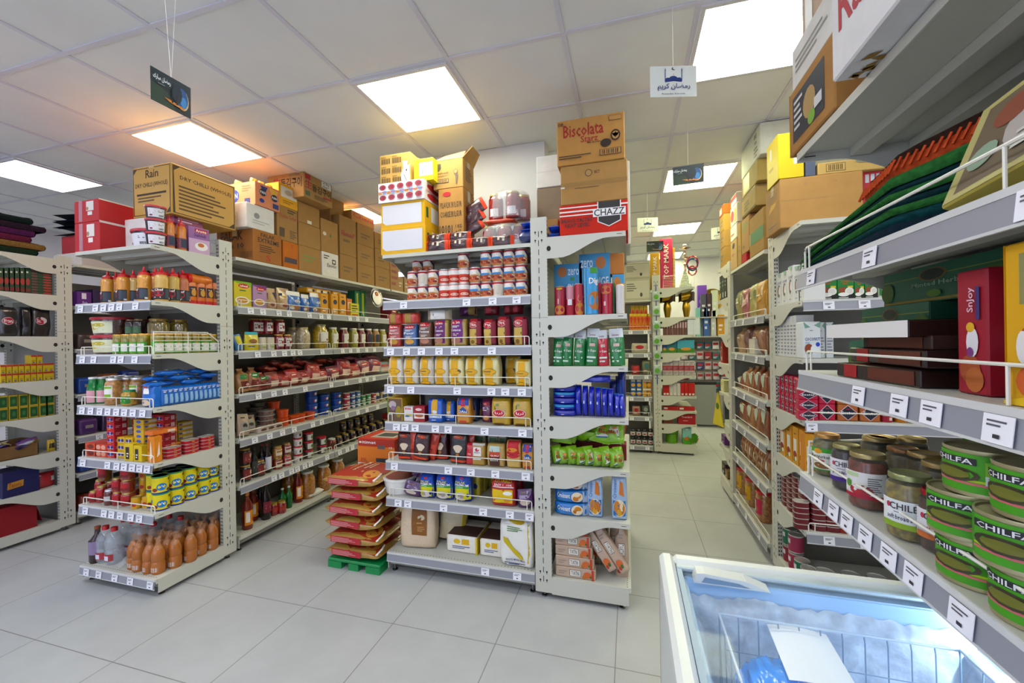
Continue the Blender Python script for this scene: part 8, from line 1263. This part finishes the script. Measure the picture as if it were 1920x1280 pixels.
# folded cloths and a red box on top
for k, (c, t, w) in enumerate((('#1c2a1c', 'dark green', .6), ('#7a5a2c', 'ochre', .5), ('#5a1c34', 'wine red', .52), ('#4a1c44', 'plum', .55), ('#2a1c28', 'blackish', .5), ('#14201c', 'near-black green', .56))):
    b = MB(); b.surf(lambda a, c_: (-.02+(.34+.05*math.sin(k*2))*a, .0+w*c_, .02+.018*math.sin(9*a+k)*c_), 10, 6, (c, 'cloth')); b.surf(lambda a, c_: (-.02+(.34+.05*math.sin(k*2))*a, -.008*math.sin(PI*c_), .045*c_-.0+.018*math.sin(9*a+k)*0), 12, 4, (c, 'cloth')); b.surf(lambda a, c_: ((.32+.05*math.sin(k*2))+.01*math.sin(PI*c_), w*a, .045*c_), 8, 4, (c, 'cloth')); b.surf(lambda a, c_: (-.02+(.34+.05*math.sin(k*2))*a, w*c_, .045+.006*math.sin(9*a+k)), 10, 4, (c, 'cloth'))
    o = b.build('folded_cloth', None, 70); tag(o, t+' folded velvet cloth in the pile on the far left unit', 'cloth', 'folded cloths on the far left unit'); S.put(o, 0, .0, S.zs[0]+.002+.05*k)
S2 = UC
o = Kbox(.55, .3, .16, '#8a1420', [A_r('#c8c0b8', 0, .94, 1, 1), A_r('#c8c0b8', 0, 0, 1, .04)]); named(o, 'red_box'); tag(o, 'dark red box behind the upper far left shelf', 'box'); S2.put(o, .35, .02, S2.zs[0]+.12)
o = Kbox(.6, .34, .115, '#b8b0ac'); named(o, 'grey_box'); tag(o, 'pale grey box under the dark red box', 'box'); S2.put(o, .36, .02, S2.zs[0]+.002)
for k in range(3):
    b = MB(); c = ('#0c2024', '#123a5a', '#101418')[k]; b.surf(lambda a, c_: (.55*a, .4*c_, .03*math.sin(a*4+k)+.03*c_), 14, 4, (c, 'cloth')); b.surf(lambda a, c_: (.55*a, -.006*math.sin(PI*c_), -.035+.035*c_+.03*math.sin(a*4+k)), 14, 4, (c, 'cloth')); b.surf(lambda a, c_: (.55*(1-a), .4*c_, -.035+.03*math.sin((1-a)*4+k)), 14, 2, (c, 'cloth'))
    o = b.build('folded_mat', None, 70); tag(o, ('black-green', 'blue lined', 'black')[k]+' folded mat on the dark red box', 'mat', 'mats on the dark red box'); S2.put(o, .06, .02, S2.zs[0]+.33+.05*k)
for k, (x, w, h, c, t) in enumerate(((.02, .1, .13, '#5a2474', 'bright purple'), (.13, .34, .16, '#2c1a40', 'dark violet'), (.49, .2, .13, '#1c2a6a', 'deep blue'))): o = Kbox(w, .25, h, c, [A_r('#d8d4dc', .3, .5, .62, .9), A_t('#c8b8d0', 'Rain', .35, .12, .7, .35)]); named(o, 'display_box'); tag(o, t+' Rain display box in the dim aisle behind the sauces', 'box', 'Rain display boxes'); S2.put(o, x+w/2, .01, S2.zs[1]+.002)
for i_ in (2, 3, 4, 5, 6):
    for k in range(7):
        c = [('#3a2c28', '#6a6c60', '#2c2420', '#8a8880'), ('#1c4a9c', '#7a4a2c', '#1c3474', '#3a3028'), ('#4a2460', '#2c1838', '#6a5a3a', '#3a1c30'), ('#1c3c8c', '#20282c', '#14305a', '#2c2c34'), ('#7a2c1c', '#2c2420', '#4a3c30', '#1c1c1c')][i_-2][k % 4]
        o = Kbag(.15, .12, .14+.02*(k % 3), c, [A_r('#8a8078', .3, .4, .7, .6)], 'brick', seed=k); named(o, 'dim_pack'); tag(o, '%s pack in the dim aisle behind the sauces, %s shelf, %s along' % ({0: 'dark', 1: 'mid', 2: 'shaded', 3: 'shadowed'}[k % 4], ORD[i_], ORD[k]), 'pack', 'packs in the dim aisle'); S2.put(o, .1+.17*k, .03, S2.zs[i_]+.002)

# ================================================================ back of the shop (G, H and wall)
U = UG; GU = 'back unit'
for k, (h, t) in enumerate(((.3, 'lower'), (.22, 'upper'))): o = Kcarton(.34, .3, h, '#b8b4a0', [A_r('#c8c4b4', .05, .1, .95, .9), A_l('#6a6a60', 4, .08, .4, .5, .8), A_e('#4a4a44', .65, .25, .05, .1)], tape=None); named(o, 'cardboard_carton'); tag(o, t+' grey printed carton on top of the small back unit', 'carton', 'cartons on the back unit'); U.put(o, .72, .02, U.zs[0]+.001+.301*k)
jb = lambda w, h: Kbox(w, .06, h, '#e08a1c', [A_p('#c83820', [(.1, .7), (.5, .85), (.9, .7), (.5, .3)]), A_r('#e0c02c', 0, .85, 1, 1), A_e('#d85a1c', .5, .2, .4, .12)])
for k in range(6): fit(U, 1, (1181+7*k, 1187.6+7*k), 588, jb, 'juice_box', 'orange juice box, %s in the back unit front row' % ORD[k], 'juice box', 'orange juice boxes', d=.03)
for k in range(4): fit(U, 1, (1184+8*k, 1191+8*k), 573, jb, 'juice_box', 'orange juice box in the raised rear row, %s of four' % ORD[k], 'juice box', 'orange juice boxes', d=.14)
for i_, k, px, v, c, c2, t in ((2, 0, (1183, 1216), 643, '#b8b09c', '#b82430', 'pale bag with red oval'), (3, 0, (1183, 1199), 685, '#a82028', '#c83a3a', 'small red bag'), (3, 1, (1203, 1221), 675, '#6a6a50', '#3a6a6a', 'olive picture bag'), (5, 0, (1183, 1199), 761, '#a87c6c', '#a82c34', 'pink bean bag'), (5, 1, (1201, 1217), 759, '#3a4038', '#8a9088', 'dark seed bag')): fit(U, i_, px, v, lambda w, h: Kbag(w, .1, h, c, [A_e(c2, .5, .6, .25, .2), A_l('#d8d0c8', 1, .2, .2, .8, .35)], 'brick', seed=k), 'snack_bag', t+' on the small back unit', 'bag', d=.03)
for l in range(2):
    for k in range(4): fit(U, 4, (1181+11*k, 1191+11*k), .12, lambda w, h: Kbox(w*.95, .08, h, ('#2c6ab0', '#2c6ab0', '#c8a86c', '#b8782c')[k], [A_e('#e0a83c', .5, .3, .4, .2), A_r('#d8d4cc', .1, .7, .9, .9)]), 'baby_cereal_tin', 'cereal tin, %s layer, %s along on the small back unit' % (ORD[l], ORD[k]), 'tin', 'cereal tins', d=.03, z=U.zs[4]+.1205*l)
for l in range(2):
    for k in range(4): rep(U, 6, 'blk', lambda: Kjar(.035, .11, '#1c1a1c', '#1c1c1e', [A_r('#a83038', .3, .2, .7, .6)], '#c0bcb8', (.15, .6), lidmk='plastic'), [(1184+11*k, .03)], 'small_jar', 'small black lidded jar, %s layer, %s along on the back unit' % (ORD[l], ORD[k]), 'jar', 'small black lidded jars', dep=.035, z=U.zs[6]+.112*l)
# gift unit
S = UHs
for k, (px, v, c, t) in enumerate((((1221, 1239), 474, '#d8a41c', 'yellow'), ((1240, 1263), 447, '#c42c58', 'pink'), ((1264, 1268), 464, '#e0a82c', 'second yellow'))): fit(S, 0, px, v, lambda w, h: Kbox(w, .08, h, c, [A_t('#e8dcd8', 'TOP MARK', .3, .2, .7, .9, 90)]), 'tall_box', 'tall %s TOP MARK box on the gift unit' % t, 'box', 'tall TOP MARK boxes', d=.08)
def hook(lab, px, scale):
    o = Klathe([(.08, 0), (.085, .02), (.06, .1), (.03, .2), (.025, .24)], ('#aab4a4', 'jar'), [('stem', [(.012, .23), (.022, .28), (.012, .31), (.03, .34), (.012, .37), (.012, .42), (.05, .43), (.012, .44), (.025, .47), (.01, .5), (.012, .54)], ('#c8b8a8', 'chrome')), ('tray', [(.01, .54), (.075, .56), (.078, .563), (.01, .556)], ('#c8a890', 'chrome')), ('bowl', [(.02, .56), (.03, .6), (.022, .61)], ('#b8b8b8', 'chrome'))]); named(o, 'hookah'); tag(o, lab, 'hookah')
    for c, cy, r_ in (('#c0343c', .33, .07), ('#28407a', .3, .065), ('#c0343c', .22, .05)):
        b = MB(); b.tube([(.07+r_*math.cos(a*PI/8), -.06-.01*(a % 3), cy+r_*1.2*math.sin(a*PI/8)) for a in range(17)], .011, (c, 'plastic'), 6); b.build('hose', o)
    S.put(o, S.along(px, .2), .12, S.zs[0]+.001)
hook('silver hookah with red and blue hoses on the gift unit', 1287, 1)
b = MB()
for q in range(7): b.tube([(.03, .01, .012+.022*q), (.42, .01, .012+.022*q)], .002, WIRE, 5)
b.tube([(.03, .01, 0), (.03, .01, .16), (.42, .01, .16), (.42, .01, 0)], .004, WIRE, 6); o = b.build('wire_rack'); tag(o, 'white wire rack along the top edge of the gift unit', 'wire rack'); S.put(o, 0, -.0, S.zs[0]+.003)
for k, (px, h) in enumerate(((1253, .33), (1289, .33))):
    o = Klathe([(.03, 0), (.035, .02), (.052, .12), (.045, .19), (.025, .22)], ('#a8842c', 'gold')); named(o, 'gilded_vase'); b = MB()
    b.surf(lambda a, c_: (-.1+.2*a, .03+.05*math.sin(a*6)-.02*c_, .2+.12*c_+.02*math.sin(a*9)), 12, 5, ('#3a2818', 'foil')); b.surf(lambda a, c_: (-.07+.13*a, .0-.03*math.sin(PI*c_), .22+.1*c_+.03*a), 8, 5, ('#b8902c', 'gold')); b.build('gold_wrapping', o); tag(o, ('left', 'right')[k]+' gold vase with foil bow on the gift unit', 'vase', 'gold vases'); S.put(o, S.along(px, .06), .07, S.zs[1]+.001)
for k in range(10): fit(S, 2, (1244+5*k, 1248.6+5*k), .19, lambda w, h: Kbox(w, .06, h, ('#6a4a44', '#7a5a50')[k % 2], [A_r('#c8a8b0', .2, .5, .8, .9)]), 'slim_box', 'slim brown gift box, %s in the row under the vases' % ORD[k], 'box', 'slim brown gift boxes', d=.03)
fit(S, 2, (1294, 1317), .22, lambda w, h: Kbox(w, .06, h, '#d8dce4', [A_r('#c4c8d0', .48, 0, .52, 1)]), 'white_box', 'plain white box at the front edge under the vases', 'box', d=.01)
for k, (px, c) in enumerate((((1240, 1249), '#1c4a8c'), ((1250, 1269), '#2c6a7c'), ((1271, 1303), '#4aa0b8'))): fit(S, 3, px, .17, lambda w, h: Kbox(w, .06, h, c, [A_r('#4a7a2c', 0, 0, 1, .35), A_e('#d8983c', .5, .3, .3, .12)]), 'picture_box', '%s picture box on the fourth gift shelf' % ('dark blue', 'teal', 'sky blue')[k], 'box', 'picture boxes on the gift unit', d=.03)
for l in range(3):
    for k in range(6): fit(S, 4, (1240+10.5*k, 1250+10.5*k), .065, lambda w, h: Kbox(w*.97, .06, h, '#b8b0b0' if l != 1 else '#b03a48', [A_l('#8a7a80', 2, .1, .2, .9, .8)]), 'soap_box', 'pale soap box, %s layer, %s along the fifth gift shelf' % (ORD[l], ORD[k]), 'box', 'soap boxes', d=.03, z=S.zs[4]+.0655*l)
for k in range(9): fit(S, 5, (1240+7*k, 1246.5+7*k), .17, lambda w, h: Kbox(w, .06, h, '#c02018' if k not in (2, 3, 4) else '#c8c4c0', [A_r('#e0d8d0', .2, .05, .8, .2)]), 'toothpaste_box', '%s upright box, %s along the sixth gift shelf' % ('red' if k not in (2, 3, 4) else 'white', ORD[k]), 'box', 'upright boxes on the sixth gift shelf', d=.03)
for k in range(2): fit(S, 6, (1240+31*k, 1268+33*k), .055, lambda w, h: Kbox(w, .06, h, '#b82424', [A_r('#d8d0c8', .05, .3, .3, .7)]), 'flat_red_box', ('left', 'right')[k]+' flat red box on the seventh gift shelf', 'box', 'flat red boxes', d=.03)
fit(S, 7, (1271, 1304), .135, lambda w, h: Kbox(w, .1, h, '#a81c24', [A_t('#e0d0c8', 'Trendyol', .2, .6, .8, .8), A_l('#d8b8b0', 1, .3, .3, .7, .4)]), 'red_box', 'red box with white script low on the gift unit', 'box', d=.02)
fit(S, 7, (1240, 1258), .07, lambda w, h: Kbox(w, .1, h, '#8a4a2c'), 'brown_box', 'small brown box left of the red script box', 'box', d=.03)
o = Klathe([(.075, 0), (.09, .19), (.092, .2)], ('#6aa81c', 'plastic'), [('dots', [(.087, .12), (.0885, .125)], ('#2c5a14', 'plastic'))]); named(o, 'green_bucket'); tag(o, 'lime green dotted bucket at the foot of the gift unit', 'bucket')
b = MB(); b.T = Matrix.Translation((0, .092, 0))
for i_ in range(5):
    for k in range(9): a = -1.3+.32*k+.16*(i_ % 2); r_ = .0765+.015*(i_+.7)/5; b.add([((r_+.001)*math.sin(a+.05*math.cos(j*PI/3)), -(r_+.001)*math.cos(a+.05*math.cos(j*PI/3)), .03+.033*i_+.005*math.sin(j*PI/3)) for j in range(6)], [tuple(range(6))], ('#2c5a14', 'paper'))
b.build('dot_print', o); S.put(o, S.along(1257, .1), .02, S.zs[8]+.001)
fit(S, 8, (1277, 1294), .22, lambda w, h: Kbox(w, .1, h, '#8ac0b8', [A_r('#5aa02c', 0, 0, 1, .4), A_e('#d8703c', .5, .35, .3, .1), A_e('#e0d8d0', .5, .9, .2, .05)]), 'gift_bag', 'turquoise box with flowers beside the dotted bucket', 'box', d=.03)
o = MB()
for q in range(60):
    a = q*2.4; r_ = .012*math.sqrt(q); o.add([(r_*math.cos(a)*.8, r_*math.sin(a)*.5, .0), (r_*math.cos(a)+.012, r_*math.sin(a)*.5, .11+.03*math.sin(q)), (r_*math.cos(a)-.012, r_*math.sin(a)*.5+.004, .1+.03*math.sin(q))], [(0, 1, 2)], ('#4a8a1c', 'matte') if q % 5 else ('#d8803c', 'paper'))
o = o.build('artificial_flowers'); tag(o, 'green tuft of artificial flowers at the gift unit corner', 'flowers'); S.put(o, S.along(1296, .05)-.02, .06, S.zs[8]+.002)
# strip of hanging packets beside the gift unit
for k in range(6): o = Kbag(.1, .02, .13, '#a8b8b0', [A_e('#6aa83a', .5, .4, .35, .25), A_l('#d8e0e0', 1, .2, .75, .8, .9)], 'pillow', seed=k); named(o, 'hanging_packet'); tag(o, 'clear packet with green content hanging from the strip, %s from top' % ORD[k], 'packet', 'clear packets on the clip strip'); place(o, (.36, 5.86, 2.08-.2*k), 0)
b = MB(); b.box(-.006, 0, 0, .006, .004, 1.35, ('#2c4a9c', 'plastic')); o = b.build('clip_strip'); tag(o, 'blue clip strip on the post holding clear packets', 'clip strip'); place(o, (.36, 5.887, .95))
# wall shelves, tray, bin and goods at the back wall
for k, (z_, x0, x1) in enumerate(((1.95, .9, 1.75), (1.6, .9, 1.95))):
    b = MB(); b.box(0, 0, -.02, x1-x0, .28, 0, ('#a8a49c', 'steel')); o = b.build('wall_shelf'); 
    for x in (.1, x1-x0-.1): bb_ = MB(); bb_.poly([(0, -.02), (.005, -.02), (.005, -.15), (0, -.1)], .05, .275, ('#8a8880', 'steel')); q = bb_.build('bracket', o); q.location = (x, 0, 0)
    tag(o, ('upper', 'lower')[k]+' grey shelf fixed to the back wall', 'wall shelf', 'shelves on the back wall'); place(o, (x0, 8.115, z_))
for k, (px, v, c, t, sh) in enumerate((((1308, 1325), 535, '#7a4ac0', 'violet', 1), ((1314, 1324), 552, '#4a4a5c', 'slate', 1), ((1325, 1334), 550, '#3a2434', 'plum', 1), ((1335, 1346), 544, '#c8ccb8', 'cream', 1), ((1305, 1313), 577, '#7ab0b0', 'mint', 0), ((1319, 1329), 577, '#3a62a8', 'blue', 0), ((1333, 1342), 582, '#b8b8bc', 'silver', 0), ((1345, 1358), 590, '#c8902c', 'gold', 0))):
    q = lambda u, v: (CF + (u-960)/F_PX*CR - (v-640)/F_PX*CU); y = 8.14+(.0 if k else .1); a = q(px[0], v)*(y/q(px[0], v).y); c2 = q(px[1], v)*(y/q(px[1], v).y); zb = 1.951 if sh else 1.601; h = max(.08, a.z+EYE-zb); o = Kbox(c2.x-a.x, .1, h, c, [A_l('#d8d4e0', 2, .2, .2, .8, .6)]); named(o, 'perfume_box'); tag(o, t+' box on the %s back wall shelf' % ('lower', 'upper')[sh], 'box', 'boxes on the back wall shelves'); place(o, ((a.x+c2.x)/2, y, zb))
o = MB(); o.T = Matrix.Rotation(PI/2, 4, 'X'); o.lathe([(0, .004), (.1, 0), (.13, .006), (.15, .002), (.19, .02), (.2, .022), (.2, .016), (.1, -.006)], ('#b08a3c', 'gold'), 40); o = o.build('brass_tray', None, 40); tag(o, 'round brass tray on the back wall above the shelf', 'tray'); place(o, (1.5, 8.36, 2.28))
b = MB(); b.box(-.3, 0, 0, .3, .3, .75, ('#8a8a88', 'steel'), .01); b.box(-.31, -.01, .75, .31, .31, .8, ('#1c1c1e', 'plastic'), .01); b.box(-.3, -.002, .02, .3, 0, .04, DARK); o = b.build('steel_bin'); tag(o, 'grey steel bin with black lid by the back wall', 'bin'); place(o, (1.15, 7.85, 0))
o = Kbag(.5, .4, .85, '#141416', [], 'tied', 'foil', seed=3, crinkle=.03); named(o, 'rubbish_bag'); tag(o, 'bulging black bag beside the steel bin', 'bag'); place(o, (1.72, 7.75, 0))
rnd = random.Random(3)
for k in range(34):
    r_, c_ = k//7, k % 7; c = ('#c8c8cc', '#8a2c34', '#2c3c7a', '#a8a0a8', '#1c6a7a', '#b8a8b0')[rnd.randrange(6)]; o = Kbox(.11, .05, .12+.03*rnd.random(), c, [A_r('#b82c34', .1, .5, .9, .8), A_l('#e8e4e8', 2, .1, .1, .8, .4)]); named(o, 'hanging_pack'); tag(o, 'small pack hanging on the back wall, %s row, %s along' % (ORD[r_], ORD[c_]), 'pack', 'packs on the back wall'); place(o, (1.0+.135*c_, 8.318, 1.36-.19*r_))
b = MB(); b.box(0, 0, 0, 1.3, .02, .75, ('#a09890', 'wall')); 
for q in range(5): b.box(0, -.004, .1+.16*q, 1.3, 0, .106+.16*q, ('#8a8680', 'steel'))
o = b.build('slat_board'); tag(o, 'beige slatted board on the back wall behind the packs', 'slat board'); place(o, (.93, 8.375, .8))
for k in range(3): o = MB(); o.T = Matrix.Rotation(PI/2, 4, 'X'); o.lathe([(.02, 0), (.055, 0), (.055, .12), (.02, .12)], ('#c4c2c0', 'paper'), 20); o = o.build('paper_roll', None, 40); tag(o, 'white paper roll on the back wall, %s of three' % ORD[k], 'paper roll', 'white paper rolls'); place(o, (1.62+.13*(k % 2), 8.372, 1.08-.14*(k//2)))
b = MB()
for q in range(9): b.box(.11*q, 0, 0, .11*q+.07, .01, .02, emit('#6af0e0', 4, 'sign_glow')); b.box(.11*q, 0, -.12, .11*q+.06, .01, -.1, emit('#6af0e0', 4, 'sign_glow'))
b.add([(.12, -.001, -.08), (.4, -.001, -.08), (.34, -.001, -.03), (.16, -.001, -.02), (.5, -.001, -.085), (.8, -.001, -.08), (.76, -.001, -.02), (.55, -.001, -.03)], [(0, 1, 2, 3), (4, 5, 6, 7)], emit('#6af0e0', 4, 'sign_glow')); b.box(-.05, .012, -.16, 1.03, .03, .06, ('#14302c', 'plastic'))
o = b.build('glowing_sign'); tag(o, 'turquoise glowing sign on the back wall behind the bread unit', 'sign'); place(o, (1.78, 8.33, 2.48))
